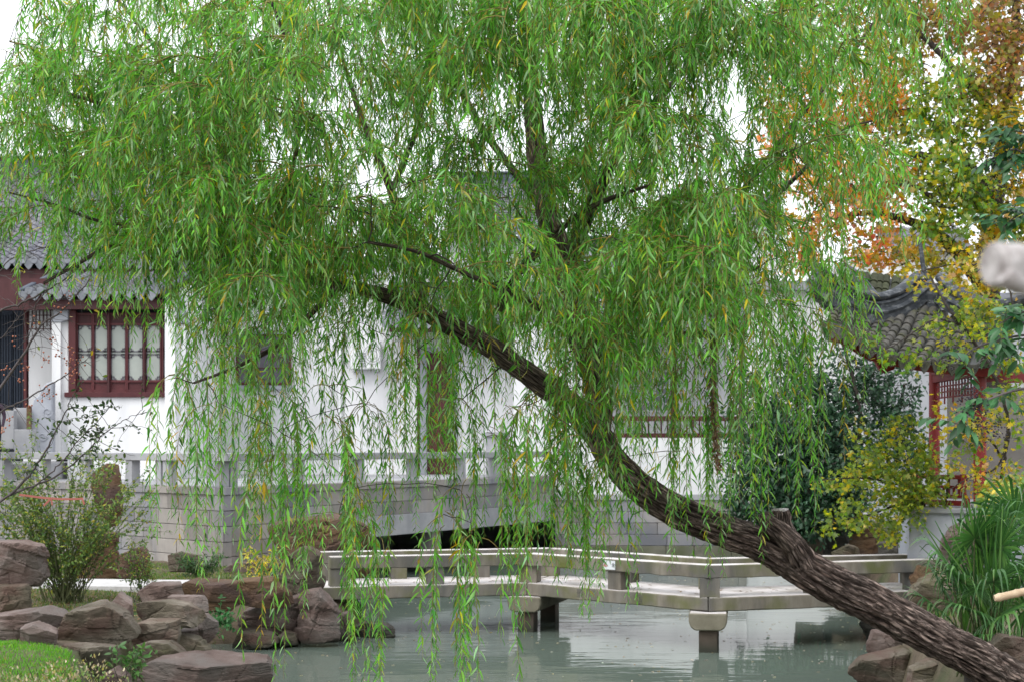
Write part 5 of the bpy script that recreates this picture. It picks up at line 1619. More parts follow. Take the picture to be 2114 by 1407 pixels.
rest = []
for q, k in enumerate(order):
    o_, kind = spots[k]
    src = {'fan': FANS, 'long': LONGS, 'thin': THINS}[kind]
    me = src[int(rng.integers(len(src)))]
    sc_ = rng.uniform(.86, 1.22)
    rz = azim[k] + rng.normal(0, .6)
    mt = Matrix.Translation(o_) @ Matrix.Rotation(rz, 4, 'Z') @ Matrix.Diagonal((sc_, sc_ * (1 if rng.random() < .5 else -1), sc_ * rng.uniform(.9, 1.15), 1))
    if q < 300:
        o = obj('leafy_spray', me, ww)
        o.matrix_basis = mt
    else:
        rest.append((me, mt))
if rest:
    L = Leaves()
    Vs, Fs, Cs, Ms, n = [], [], [], [], 0
    cache = {}
    for me, mt in rest:
        if me.name not in cache:
            v = np.empty(len(me.vertices) * 3); me.vertices.foreach_get('co', v)
            c = np.empty(len(me.vertices) * 4); me.color_attributes['col'].data.foreach_get('color', c)
            cache[me.name] = (v.reshape(-1, 3), [tuple(p.vertices) for p in me.polygons], c.reshape(-1, 4)[:, :3], [p.material_index for p in me.polygons])
        v, f, c, mi = cache[me.name]
        A = np.array(mt)
        L.V.append(v @ A[:3, :3].T + A[:3, 3]); L.F.extend([tuple(i + L.n for i in t) for t in f]); L.C.append(c); L.MI.extend(mi); L.n += len(v)
    o = L.build('back_foliage', [M['willow'], M['twig']], ww); o['kind'] = 'stuff'
# ================================================================== ROCKS
def hull2(pts):
    pts = sorted(set(pts))
    def half(ps):
        h = []
        for p in ps:
            while len(h) > 1 and (h[-1][0] - h[-2][0]) * (p[1] - h[-2][1]) - (h[-1][1] - h[-2][1]) * (p[0] - h[-2][0]) <= 0: h.pop()
            h.append(p)
        return h
    a, b_ = half(pts), half(pts[::-1])
    return a[:-1] + b_[:-1]

ICO = {}
def ico(n):
    if n not in ICO:
        bm = bmesh.new()
        bmesh.ops.create_icosphere(bm, subdivisions=n, radius=1)
        ICO[n] = (np.array([tuple(v.co) for v in bm.verts]), [tuple(v.index for v in f.verts) for f in bm.faces])
        bm.free()
    return ICO[n]

def rock(label, outline_px, Y, mat, seed, depth=None, sub=5, rough=1.0, name='garden_rock', cat='rock', group=None):
    rnd = random.Random(seed)
    pts = [((x - HX) * Y / F, CAMZ - (y - HZ) * Y / F) for x, y in outline_px]
    h = hull2(pts)
    cx = sum(p[0] for p in h) / len(h); cz = sum(p[1] for p in h) / len(h)
    wx = max(p[0] for p in h) - min(p[0] for p in h); wz = max(p[1] for p in h) - min(p[1] for p in h)
    dp = depth or max(0.35, 0.62 * wx)
    planes = []
    for i in range(len(h)):
        a, c = h[i], h[(i + 1) % len(h)]
        ex, ez = c[0] - a[0], c[1] - a[1]
        l = math.hypot(ex, ez)
        if l < 1e-4: continue
        nx, nz = ez / l, -ex / l
        d = nx * (a[0] - cx) + nz * (a[1] - cz)
        ty = rnd.uniform(-0.16, 0.05) if nz > 0.3 else rnd.uniform(-0.28, 0.28)
        q = math.sqrt(1 + ty * ty)
        planes.append((nx / q, ty / q, nz / q, d / q))
    for k in range(rnd.randint(4, 6)):
        ax, az = rnd.uniform(-.8, .8), rnd.uniform(-.6, .22)
        q = math.sqrt(1 + ax * ax + az * az)
        planes.append((ax / q, -1 / q, az / q, rnd.uniform(.30, .50) * dp * (1 - .10 * abs(ax))))
    for k in range(2):
        ax, az = rnd.uniform(-.5, .5), rnd.uniform(-.3, .5)
        q = math.sqrt(1 + ax * ax + az * az)
        planes.append((ax / q, 1 / q, az / q, rnd.uniform(.4, .55) * dp))
    U, Fc = ico(sub)
    D = U * np.array([wx / 2, dp / 2, wz / 2])
    PL = np.array(planes)
    dots = D @ PL[:, :3].T
    t = np.where(dots > 1e-6, PL[:, 3][None] / np.maximum(dots, 1e-6), 1e9).min(1)
    t = np.minimum(t, 2.6)
    V = D * t[:, None]
    # weathering: strata along a tilted bedding axis, fractures and pitting
    sz = max(0.25, min(wx, wz))
    bed = Vector((rnd.uniform(-.35, .35), rnd.uniform(-.3, .3), 1)).normalized()
    off = Vector((seed * 3.17, seed * 1.3, seed * .7))
    nrmD = norm(D)
    amp = np.zeros(len(V)); step = np.zeros(len(V))
    th = max(.05, min(.16, wz * rnd.uniform(.22, .4)))
    bx_ = Vector((1, rnd.uniform(-.6, .6), rnd.uniform(-.25, .25))).normalized()
    for i, v in enumerate(V):
        p = Vector(v)
        q = p + off
        s = p.dot(bed) / th + 0.5 * noise.noise(q * 1.3)
        ly = math.floor(s); s2 = p.dot(bx_) / (th * 2.1) + .4 * noise.noise(q * 1.7 + Vector((4, 4, 4))) + ly * .37
        step[i] = (math.sin(ly * 12.9898 + seed) * 43758.5453 % 1 - .5) * .62 + (math.sin(math.floor(s2) * 78.233 + ly * 3.1 + seed) * 43758.5453 % 1 - .5) * .5
        strata = (s - math.floor(s))
        strata = (strata if strata < .75 else (1 - strata) * 3) - .4
        n1 = noise.noise(q * (1.5 / sz))
        n2 = noise.fractal(q * 4.5, 1.0, 2.0, 4)
        fr = abs(noise.noise(q * 2.6 + Vector((9, 2, 4))))
        amp[i] = sz * (0.015 * n1 + 0.014 * n2 - 0.05 * max(0, .05 - fr) / .05) + 0.007 * strata * min(1, sz * 1.8)
    V = V + nrmD * (amp * rough)[:, None]
    V[:, :2] += nrmD[:, :2] * (step * 0.125 * min(sz, .7))[:, None]
    V += np.array([cx, Y + dp * 0.42, cz])
    me = bpy.data.meshes.new(name)
    me.from_pydata(V.tolist(), [], Fc)
    me.materials.append(M[mat])
    me.polygons.foreach_set('use_smooth', [True] * len(me.polygons))
    me.set_sharp_from_angle(angle=R(16))
    o = obj(name, me)
    return tag(o, label, cat, group)

GL = 'rocks of the left bank'
GR = 'rocks of the right bank'
RK = [
 ('large triangular split boulder with a brown face in the middle of the left bank', [(104,1337),(119,1295),(136,1264),(170,1252),(204,1246),(223,1254),(251,1280),(275,1322),(251,1333),(185,1337)], 19.5, 'rock_grey', GL),
 ('flat purplish slab lying above the lawn at the left edge', [(-40,1276),(0,1269),(72,1261),(102,1271),(120,1278),(113,1299),(60,1308),(10,1325),(-40,1322)], 19.9, 'rock_red', GL),
 ('small pinkish rock bordering the lawn under the flat slab', [(32,1330),(40,1295),(68,1286),(96,1299),(108,1308),(106,1335),(85,1337),(43,1336)], 18.8, 'rock_red', GL),
 ('purple upright rock behind the triangular boulder', [(221,1280),(224,1246),(240,1225),(268,1244),(270,1265),(266,1300),(234,1290)], 20.7, 'rock_red', GL),
 ('thick dark layered slab resting right of the triangular boulder', [(270,1248),(294,1244),(340,1241),(383,1248),(396,1257),(394,1278),(404,1293),(372,1299),(330,1294),(287,1284),(275,1269)], 20.9, 'rock_grey', GL),
 ('greenish block supporting the thick dark slab', [(258,1296),(294,1283),(362,1281),(366,1308),(355,1345),(262,1345)], 20.3, 'rock_grey', GL),
 ('weathered grey rock below the greenish block', [(268,1337),(298,1327),(345,1327),(372,1350),(386,1376),(383,1395),(272,1395)], 19.6, 'rock_grey', GL),
 ('jagged grey rock at the water corner of the left bank', [(349,1325),(372,1310),(415,1323),(426,1342),(436,1368),(438,1400),(380,1400),(360,1345)], 20.9, 'rock_grey', GL),
 ('wide low beige rock at the edge of the lawn', [(103,1345),(119,1333),(183,1332),(230,1337),(234,1370),(221,1385),(198,1398),(149,1380),(130,1362)], 18.6, 'rock_grey', GL),
 ('long flat reddish slab at the bottom edge of the picture', [(268,1388),(294,1378),(304,1368),(332,1366),(372,1381),(450,1383),(540,1381),(552,1395),(545,1440),(270,1440)], 18.8, 'rock_red', GL),
 ('small pointed rock between the lawn and the long slab', [(190,1425),(205,1398),(230,1382),(255,1399),(264,1425)], 17.2, 'rock_red', GL),
 ('pale topped rock beside the water right of the dark slab', [(394,1262),(424,1269),(444,1285),(446,1312),(428,1330),(398,1320),(396,1299)], 21.6, 'rock_red', GL),
 ('small wedge of stone under the dark slab', [(368,1301),(404,1299),(408,1318),(372,1320)], 21.3, 'rock_red', GL),
 ('rounded flat slab behind the dark layered slab', [(336,1233),(415,1230),(427,1242),(426,1266),(387,1268),(340,1258)], 22.5, 'rock_red', GL),
 ('rust brown squared slab along the path edge', [(358,1211),(375,1203),(484,1202),(489,1250),(474,1263),(440,1266),(405,1258),(360,1242)], 24.2, 'rock_rust', GL),
 ('long yellow brown ledge slab overhanging the water', [(478,1205),(560,1193),(590,1225),(598,1246),(584,1254),(478,1253)], 24.5, 'rock_rust', GL),
 ('thin reddish slab left of the squared slab', [(276,1224),(305,1206),(368,1204),(378,1236),(290,1244)], 23.9, 'rock_red', GL),
 ('tall tilted brown boulder standing at the end of the bridge', [(556,1186),(567,1164),(586,1152),(605,1138),(623,1128),(642,1129),(656,1143),(660,1157),(657,1178),(654,1215),(632,1226),(593,1228),(575,1208)], 25.3, 'rock_grey', GL),
 ('smooth dark red rock face under the ledge slab', [(474,1312),(500,1262),(539,1246),(590,1236),(624,1226),(628,1266),(612,1300),(563,1318),(510,1318)], 25.1, 'rock_red', GL),
 ('broad grey and red boulder dipping into the pond below the bridge end', [(602,1314),(607,1266),(620,1222),(656,1216),(684,1252),(702,1289),(697,1318),(667,1330),(625,1332)], 24.9, 'rock_red', GL),
 ('low grey stone at the waterline under the red rock face', [(472,1338),(486,1310),(530,1306),(565,1310),(570,1328),(549,1342),(500,1344)], 24.7, 'rock_grey', GL),
 ('small angular stone between the red rocks at the waterline', [(560,1325),(585,1302),(607,1308),(612,1332),(570,1340)], 24.9, 'rock_grey', GL),
 ('narrow upright rock at the pond side of the bridge end', [(694,1270),(718,1262),(727,1289),(725,1325),(698,1330)], 25.7, 'rock_red', GL),
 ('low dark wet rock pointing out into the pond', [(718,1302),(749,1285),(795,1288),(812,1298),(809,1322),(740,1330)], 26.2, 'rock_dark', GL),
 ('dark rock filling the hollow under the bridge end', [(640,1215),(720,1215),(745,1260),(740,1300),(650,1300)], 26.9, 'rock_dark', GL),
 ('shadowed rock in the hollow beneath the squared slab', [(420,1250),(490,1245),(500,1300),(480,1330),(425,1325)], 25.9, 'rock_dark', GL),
 ('large reddish outcrop at the far bank below the terrace wall', [(553,1085),(575,1078),(610,1088),(650,1068),(700,1066),(752,1085),(764,1130),(755,1200),(590,1200),(578,1140)], 30.0, 'rock_rust', None),
 ('tall rust brown standing stone behind the leafy shrub', [(192,970),(215,955),(246,957),(252,990),(248,1070),(244,1190),(200,1190),(197,1060)], 30.5, 'rock_rust', None),
 ('big squared purple block at the left edge', [(-50,1119),(40,1117),(76,1126),(78,1196),(62,1210),(-50,1209)], 22.5, 'rock_red', None),
 ('mossy block under the squared purple block', [(-50,1209),(45,1208),(57,1228),(53,1275),(-50,1280)], 22.4, 'rock_grey', None),
 ('stump shaped rock in front of the terrace wall', [(343,1146),(370,1138),(400,1145),(406,1180),(345,1180)], 30.0, 'rock_grey', None),
 ('flat reddish stone lying by the terrace wall foot', [(452,1178),(480,1162),(540,1160),(556,1172),(552,1190),(456,1190)], 30.3, 'rock_red', None),
 ('brown rock half hidden behind the leafy shrub', [(240,1145),(290,1128),(303,1140),(302,1195),(238,1195)], 28.9, 'rock_rust', None),
 ('rugged rock behind the stems of the leafy shrub', [(150,1120),(190,1090),(232,1100),(238,1195),(150,1195)], 29.3, 'rock_rust', None),
 ('flat grey ledge under the leaning trunk at the right bank', [(1766,1392),(1788,1366),(1839,1352),(1880,1342),(1904,1355),(1908,1380),(1900,1425),(1764,1425)], 20.4, 'rock_grey', GR),
 ('squared brown rock at the waterline behind the trunk', [(1797,1345),(1810,1303),(1850,1312),(1890,1330),(1888,1362),(1800,1366)], 22.3, 'rock_red', GR),
 ('rounded grey boulder below the leaning trunk', [(1880,1430),(1888,1385),(1935,1368),(1980,1388),(2005,1430)], 18.8, 'rock_grey', GR),
 ('flat slab beside the pond beyond the bridge bench', [(1722,1140),(1755,1124),(1775,1129),(1784,1160),(1724,1162)], 33.0, 'rock_grey', GR),
 ('rusty stained boulder under the yellow maple', [(1766,1100),(1798,1088),(1829,1096),(1834,1120),(1826,1165),(1770,1165)], 33.6, 'rock_rust', GR),
 ('grey upright rock at the foot of the dark evergreen', [(1650,1115),(1675,1085),(1700,1088),(1712,1160),(1650,1165)], 34.0, 'rock_grey', GR),
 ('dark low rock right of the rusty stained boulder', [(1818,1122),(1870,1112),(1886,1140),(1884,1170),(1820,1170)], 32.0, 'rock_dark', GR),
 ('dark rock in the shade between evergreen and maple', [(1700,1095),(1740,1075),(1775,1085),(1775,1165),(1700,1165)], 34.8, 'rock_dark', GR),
 ('pink brown rock below the pavilion platform', [(1950,1150),(1962,1108),(1990,1084),(2050,1062),(2085,1082),(2095,1160),(1955,1200)], 22.8, 'rock_red', GR),
 ('wide rock on the bank behind the palm', [(1890,1240),(1910,1200),(1990,1180),(2080,1190),(2120,1250),(2120,1300),(1900,1300)], 22.0, 'rock_grey', GR),
 ('pale rock beside the trunk at the right edge', [(2042,1345),(2075,1312),(2130,1320),(2150,1390),(2060,1390)], 15.2, 'rock_grey', GR),
 ('brown rock wedged under the right end of the bridge', [(1885,1200),(1905,1170),(1960,1180),(1985,1250),(1890,1290)], 25.0, 'rock_rust', GR),
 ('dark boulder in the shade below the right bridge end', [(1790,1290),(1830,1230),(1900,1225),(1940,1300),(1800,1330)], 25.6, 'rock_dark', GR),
]
for i, (lb, ol, Y, mt, gp) in enumerate(RK):
    rock(lb, ol, Y, mt, 11 + i, group=gp, sub=5 if (max(p[0] for p in ol) - min(p[0] for p in ol)) > 45 else 4)
# ================================================================== LAWN, LITTER, HEDGE
def grass(name, label, poly, n, seed, hgt, cols, wid=0.006, lean=.35):
    rng = np.random.default_rng(seed)
    poly = np.array(poly)
    lo, hi = poly.min(0), poly.max(0)
    pts = rng.uniform(lo, hi, (n * 3, 2))
    pts = pts[poly_signed(pts[:, 0], pts[:, 1], poly) < 0][:n]
    z = ground_z(pts[:, 0], pts[:, 1])
    m = len(pts)
    L = Leaves()
    ax = np.stack([rng.normal(0, lean, m), rng.normal(0, lean, m), np.ones(m)], 1)
    nr = np.stack([rng.normal(0, 1, m), rng.normal(-1, .6, m), np.zeros(m)], 1)
    ln = rng.uniform(.6, 1.2, m) * hgt
    L.leaves(T_DIAM, np.column_stack([pts, z - .01]), ax, nr, ln, np.full(m, wid) * rng.uniform(.8, 1.4, m), pal(rng, m, cols))
    o = L.build(name, [M['leaf']])
    tag(o, label, 'grass', kind='stuff')
    return o
LAWN = [(-8.5, 13.0), (-4.0, 13.0), (-4.1, 15.4), (-4.7, 17.3), (-5.3, 18.5), (-6.2, 19.2), (-8.5, 19.6)]
grass('lawn_grass', 'short bright green lawn in the lower left corner', LAWN, 52000, 5, .058, [(.6, (.085, .29, .010)), (.3, (.13, .34, .018)), (.1, (.20, .30, .03))])
grass('bank_grass', 'patchy grass and low green ground cover beside the pale path', [(-11, 27.9), (-4.0, 27.8), (-4.2, 31.2), (-6.0, 32.4), (-9, 35), (-13, 38)], 16000, 6, .07, [(.5, (.07, .15, .02)), (.3, (.12, .19, .03)), (.2, (.20, .20, .05))], .012)
grass('verge_grass', 'thin grass along the near side of the pale path', [(-11, 22), (-6.2, 22.5), (-5.2, 24.8), (-4.2, 26.3), (-11, 26.6)], 11000, 7, .075, [(.5, (.06, .14, .02)), (.3, (.12, .16, .03)), (.2, (.2, .17, .05))], .010)
grass('right_bank_grass', 'low weeds on the right bank around the palm', [(5.2, 14), (11, 14), (12, 25), (7, 25), (6.2, 23), (5.4, 20)], 9000, 8, .12, [(.5, (.04, .10, .015)), (.3, (.08, .13, .02)), (.2, (.13, .12, .04))], .014)

def litter(name, label, poly, n, seed, cols, size, zf=None, cat='leaves'):
    rng = np.random.default_rng(seed)
    poly = np.array(poly)
    pts = rng.uniform(poly.min(0), poly.max(0), (n * 4, 2))
    pts = pts[poly_signed(pts[:, 0], pts[:, 1], poly) < 0][:n]
    m = len(pts)
    z = ground_z(pts[:, 0], pts[:, 1]) + .015 if zf is None else np.full(m, zf)
    a = rng.uniform(0, 6.28, m)
    tl = .25 if zf is None else .03
    ax = np.stack([np.cos(a), np.sin(a), rng.normal(0, tl, m)], 1)
    nr = np.stack([rng.normal(0, tl, m), rng.normal(0, tl, m), np.ones(m)], 1)
    ln = rng.uniform(.6, 1.3, m) * size
    L = Leaves()
    L.leaves(T_OVAL, np.column_stack([pts, z]), ax, nr, ln, ln * rng.uniform(.25, .6, m), pal(rng, m, cols))
    return tag(L.build(name, [M['leaf']]), label, cat, kind='stuff')
BROWN = [(.5, (.15, .085, .045)), (.3, (.22, .13, .06)), (.2, (.28, .19, .07))]
litter('leaf_litter', 'brown fallen leaves on the soil under the leafy shrub', [(-11, 21), (-6, 20.8), (-5.2, 23.5), (-6.5, 26), (-11, 26)], 2600, 9, BROWN, .075)
litter('fallen_leaves', 'scattered yellow fallen leaves on the lawn', LAWN, 60, 10, BROWN + [(.5, (.4, .26, .03))], .06)
litter('bridge_leaves', 'dry willow leaves lying on the bridge deck', [(-2.8, 26.6), (0.3, 27.5), (3.1, 25.0), (7.5, 26.4), (7.6, 27.2), (3.3, 25.9), (0.6, 28.5), (-2.9, 27.4)], 130, 12, BROWN, .07, ZB + .012)
litter('floating_leaves', 'small pale leaves and specks floating on the pond', [(-3.4, 16), (4.6, 16), (5.6, 24), (7, 30), (7, 44), (2, 45), (-3.8, 36), (-2.6, 29), (-4.2, 24)], 760, 13, [(.5, (.42, .36, .25)), (.3, (.30, .22, .10)), (.2, (.5, .47, .4))], .062, .006)

rng = np.random.default_rng(31)
L = Leaves()
m = 2600
pos = np.column_stack([rng.uniform(-3.7, -2.35, m), rng.uniform(8.3, 9.6, m), np.zeros(m)])
topz = 1.93 + .035 * np.sin(pos[:, 0] * 9) + .02 * np.sin(pos[:, 0] * 23 + pos[:, 1] * 7) - .05 * np.maximum(0, pos[:, 0] + 2.9)
pos[:, 2] = topz - np.abs(rng.normal(0, .12, m))
ax = np.stack([rng.normal(0, .5, m), rng.normal(0, .5, m), np.abs(rng.normal(.8, .4, m))], 1)
L.leaves(T_OVAL, pos, ax, rng.normal(0, 1, (m, 3)), rng.uniform(.018, .032, m), rng.uniform(.009, .015, m), pal(rng, m, [(.4, (.12, .20, .03)), (.35, (.36, .30, .17)), (.25, (.26, .24, .06))]))
for k in range(60):
    x, y = rng.uniform(-3.7, -2.35), rng.uniform(8.3, 9.6)
    L.tube([(x, y, gz(x, y) - .05), (x + rng.normal(0, .04), y + rng.normal(0, .04), 1.7), (x + rng.normal(0, .06), y, 1.9)], [.004, .003, .002], 3, (.1, .08, .05), 1)
hd = thing('clipped_hedge', 'beige and green clipped hedge tops in the bottom left corner', 'hedge', (-3, 9, gz(-3, 9)))
o = L.build('hedge_foliage', [M['leaf'], M['branch']], hd); o['kind'] = 'stuff'

# ================================================================== GENERIC TREE
def grow(name, label, cat, limbs, clumps, T, lsize, aspect, seed, wood='branch', leafm='leaf', base=None, droop=.25, twig_r=.007, group=None, crown='crown', dense=1.0, flat=.8):
    """limbs: px paths (px,py,Y,r px); clumps: (px,py,Y,rx,ry px,n,palette[,depth m])"""
    rng = np.random.default_rng(seed)
    root = thing(name, label, cat, base or P(*limbs[0][0][:3]), group=group)
    nodes, nrad = [], []
    for i, l in enumerate(limbs):
        n = 12 * len(l)
        sp = spline(l, n)
        pts = [P(p[0], p[1], p[2]) + Vector(rng.normal(0, .006, 3)) for p in sp]
        rr = [max(.003, p[3] * p[2] / F) for p in sp]
        b = MB(); b.tube(pts, rr, 10)
        b.build('trunk' if i == 0 else 'limb', M[wood], root, smooth=60)
        nodes += [tuple(p) for p in pts]; nrad += rr
    nodes, nrad = np.array(nodes), np.array(nrad)
    TW = MB()
    L = Leaves()
    allc = []
    for c in clumps:
        px, py, Y, rx, ry, n, pl = c[:7]
        dm = c[7] if len(c) > 7 else rx * Y / F
        ctr = np.array(P(px, py, Y)); ex = np.array([rx * Y / F, dm, ry * Y / F])
        ns = max(1, int(n * dense / 14))
        u = norm(rng.normal(0, 1, (ns, 3))) * (rng.random((ns, 1)) ** .42)
        allc += [(ctr + u[k] * ex, pl) for k in range(ns)]
    d0 = [float(np.min(np.linalg.norm(nodes - c[0], axis=1))) for c in allc]
    for k in np.argsort(d0):
        q, pl = allc[k]
        d = np.linalg.norm(nodes - q, axis=1)
        s = nodes[int(np.argmin(d))]; dist = float(d.min())
        if dist > .03:
            m = max(4, int(dist / .12))
            tt = np.linspace(0, 1, m)[:, None]
            mid = (s + q) / 2 + rng.normal(0, .1, 3) * dist + np.array([0, 0, .08 * dist])
            pts = s * (1 - tt) ** 2 + 2 * mid * tt * (1 - tt) + q * tt ** 2
            TW.tube([Vector(p) for p in pts], list(np.linspace(min(.02, twig_r * (1 + dist)), twig_r * .45, m)), 4, cap=False)
            if len(nodes) < 6000: nodes = np.vstack([nodes, pts[1:]])
        out = norm(q - s + rng.normal(0, .02, 3))
        m = int(rng.integers(10, 19))
        t = rng.uniform(-.2, 1, m)[:, None]
        spread = lsize * 1.9
        pos = q + out * t * spread + rng.normal(0, spread * .42, (m, 3))
        ax = out * .5 + rng.normal(0, .75, (m, 3)) + np.array([0, 0, -droop])
        nr = rng.normal(0, 1 - flat * .5, (m, 3)) + np.array([0, -.15, flat])
        ln = rng.uniform(.65, 1.25, m) * lsize
        L.leaves(T, pos, ax, nr, ln, ln * aspect * rng.uniform(.85, 1.15, m), pal(rng, m, pl))
    if TW.v:
        o = TW.build('twigs', M[wood], root); o['kind'] = 'stuff'
    o = L.build(crown, [M[leafm]], root); o['kind'] = 'stuff'
    return root

ORANGE = [(.32, (.55, .23, .04)), (.25, (.48, .31, .03)), (.15, (.28, .25, .03)), (.18, (.55, .17, .09)), (.1, (.16, .21, .03))]
OLIVE = [(.35, (.18, .20, .03)), (.25, (.28, .24, .03)), (.2, (.10, .15, .03)), (.2, (.40, .25, .03))]
GREENY = [(.38, (.14, .25, .035)), (.27, (.26, .33, .035)), (.23, (.48, .41, .025)), (.12, (.08, .17, .035))]
PURPLE = [(.28, (.25, .155, .08)), (.27, (.21, .22, .05)), (.22, (.42, .19, .07)), (.23, (.36, .30, .04))]
YELLOW = [(.4, (.42, .32, .02)), (.3, (.28, .27, .03)), (.15, (.45, .24, .02)), (.15, (.14, .19, .03))]
DKGREEN = [(.45, (.024, .078, .034)), (.3, (.04, .105, .048)), (.15, (.018, .052, .026)), (.1, (.07, .14, .06))]
MAPLEY = [(.38, (.17, .25, .035)), (.27, (.30, .34, .03)), (.22, (.10, .16, .03)), (.13, (.44, .36, .03))]
LIME = [(.5, (.13, .24, .02)), (.3, (.09, .18, .025)), (.2, (.25, .28, .02))]

# autumn tree behind the pavilion
grow('autumn_tree', 'tall autumn tree with orange, yellow and green leaves behind the pavilion', 'tree',
     [[(2075, 1040, 35.5, 30), (2062, 800, 35.5, 26), (2040, 600, 35.5, 24), (2052, 430, 35.5, 20), (2078, 250, 35.5, 15), (2095, 60, 35.5, 10), (2100, -120, 35.5, 6)],
      [(2036, 600, 35.5, 17), (1985, 530, 35.2, 15), (1925, 478, 35, 12), (1860, 452, 34.8, 8), (1790, 440, 34.6, 6), (1700, 452, 34.4, 4), (1620, 458, 34.3, 3)],
      [(2048, 430, 35.5, 12), (1985, 345, 35, 9), (1910, 322, 34.8, 7), (1840, 315, 34.6, 5), (1780, 300, 34.5, 3)],
      [(2075, 260, 35.5, 10), (1985, 160, 35.5, 7), (1900, 70, 35.6, 5), (1780, -20, 35.7, 3), (1660, -60, 35.8, 2)],
      [(2052, 400, 35.5, 9), (1930, 260, 36, 7), (1790, 210, 36.2, 5), (1650, 170, 36.4, 3), (1580, 120, 36.5, 2)],
      [(1930, 480, 35, 8), (1950, 440, 34.5, 6), (1900, 390, 34.3, 4), (1850, 380, 34.2, 3)]],
     [(1640, 60, 36, 70, 70, 420, OLIVE), (1620, 140, 36, 60, 40, 200, ORANGE), (1740, 40, 36, 60, 60, 350, OLIVE), (1830, 60, 36, 80, 90, 800, OLIVE), (1960, 40, 36, 100, 80, 1500, PURPLE), (2080, 60, 35, 70, 110, 1300, PURPLE),
      (2060, 170, 35, 90, 60, 800, PURPLE), (1800, 190, 35, 90, 60, 620, ORANGE), (1700, 260, 35.5, 80, 50, 380, ORANGE), (1960, 190, 35, 80, 60, 700, GREENY), (1880, 250, 35, 70, 60, 650, GREENY), (1990, 280, 35, 70, 60, 700, GREENY),
      (2080, 270, 34.6, 60, 90, 800, YELLOW), (1660, 360, 35, 70, 60, 400, ORANGE), (1760, 330, 35, 80, 60, 520, ORANGE), (1830, 380, 34.6, 70, 50, 450, ORANGE), (1920, 360, 34.6, 90, 60, 900, GREENY), (2000, 400, 34.6, 70, 60, 750, GREENY),
      (1950, 450, 34.4, 80, 50, 560, GREENY), (1780, 450, 34.6, 90, 40, 420, ORANGE), (1690, 470, 34.4, 70, 40, 330, ORANGE), (1800, 520, 34.4, 60, 40, 320, ORANGE), (1880, 520, 34.4, 70, 35, 320, YELLOW), (1980, 540, 34.3, 70, 45, 420, YELLOW),
      (1600, 300, 36, 50, 90, 260, ORANGE), (1600, 440, 36, 50, 60, 220, YELLOW), (1740, 130, 36, 40, 30, 90, OLIVE), (2060, 500, 34.5, 50, 60, 420, YELLOW), (1660, 540, 35, 60, 40, 200, ORANGE), (1640, 220, 36, 70, 50, 380, ORANGE), (1700, 170, 36, 60, 40, 300, ORANGE), (1600, 180, 36.2, 50, 60, 220, OLIVE), (1730, 400, 34.8, 70, 40, 380, ORANGE), (1650, -10, 36, 70, 50, 300, OLIVE), (1730, 270, 35, 50, 50, 260, ORANGE), (2095, 380, 34.4, 40, 60, 420, YELLOW), (2100, 460, 34.4, 40, 50, 320, GREENY), (2105, 320, 34.4, 30, 40, 240, YELLOW), (1800, 250, 35.2, 60, 40, 300, ORANGE), (1850, 150, 35.6, 60, 50, 320, OLIVE)],
     T_STAR, .135, 1.0, 41, twig_r=.014, flat=.15, dense=1.05, leafm='leaf_autumn')

# dark evergreen by the gallery
grow('evergreen_tree', 'dense dark green broadleaf tree standing between the gallery and the pavilion', 'tree',
     [[(1690, 1140, 34.6, 14), (1680, 1060, 34.6, 12), (1665, 960, 34.6, 9), (1650, 860, 34.6, 6), (1640, 780, 34.6, 3)],
      [(1684, 1080, 34.6, 8), (1730, 980, 34.3, 7), (1775, 880, 34.2, 5), (1760, 780, 34.2, 4), (1735, 690, 34.2, 3)],
      [(1690, 1040, 34.6, 7), (1800, 950, 34.6, 5), (1850, 860, 34.8, 4), (1868, 790, 34.8, 3)],
      [(1672, 1010, 34.6, 7), (1590, 930, 34.6, 5), (1540, 850, 34.6, 3)]],
     [(1600, 1010, 34.2, 80, 80, 1500, DKGREEN), (1690, 1010, 34, 100, 90, 2200, DKGREEN), (1560, 920, 34.6, 60, 70, 800, DKGREEN), (1650, 900, 34.2, 90, 70, 1700, DKGREEN), (1740, 920, 34.2, 80, 80, 1500, DKGREEN), (1640, 1075, 33.8, 80, 40, 800, DKGREEN),
      (1740, 1040, 34, 70, 50, 800, DKGREEN), (1560, 830, 34.8, 60, 60, 420, DKGREEN), (1650, 800, 34.6, 70, 60, 600, DKGREEN), (1740, 810, 34.4, 80, 55, 640, DKGREEN), (1840, 850, 34.6, 60, 50, 420, DKGREEN), (1800, 780, 34.5, 70, 45, 360, DKGREEN), (1860, 930, 34.6, 45, 60, 380, DKGREEN),
      (1640, 740, 34.8, 50, 40, 170, DKGREEN), (1530, 1030, 34.3, 40, 60, 360, DKGREEN), (1860, 790, 34.6, 45, 35, 150, DKGREEN), (1745, 720, 34.3, 40, 35, 120, DKGREEN)],
     T_OVAL, .125, .55, 42, leafm='leaf_gloss', twig_r=.01, flat=.7, dense=1.7)

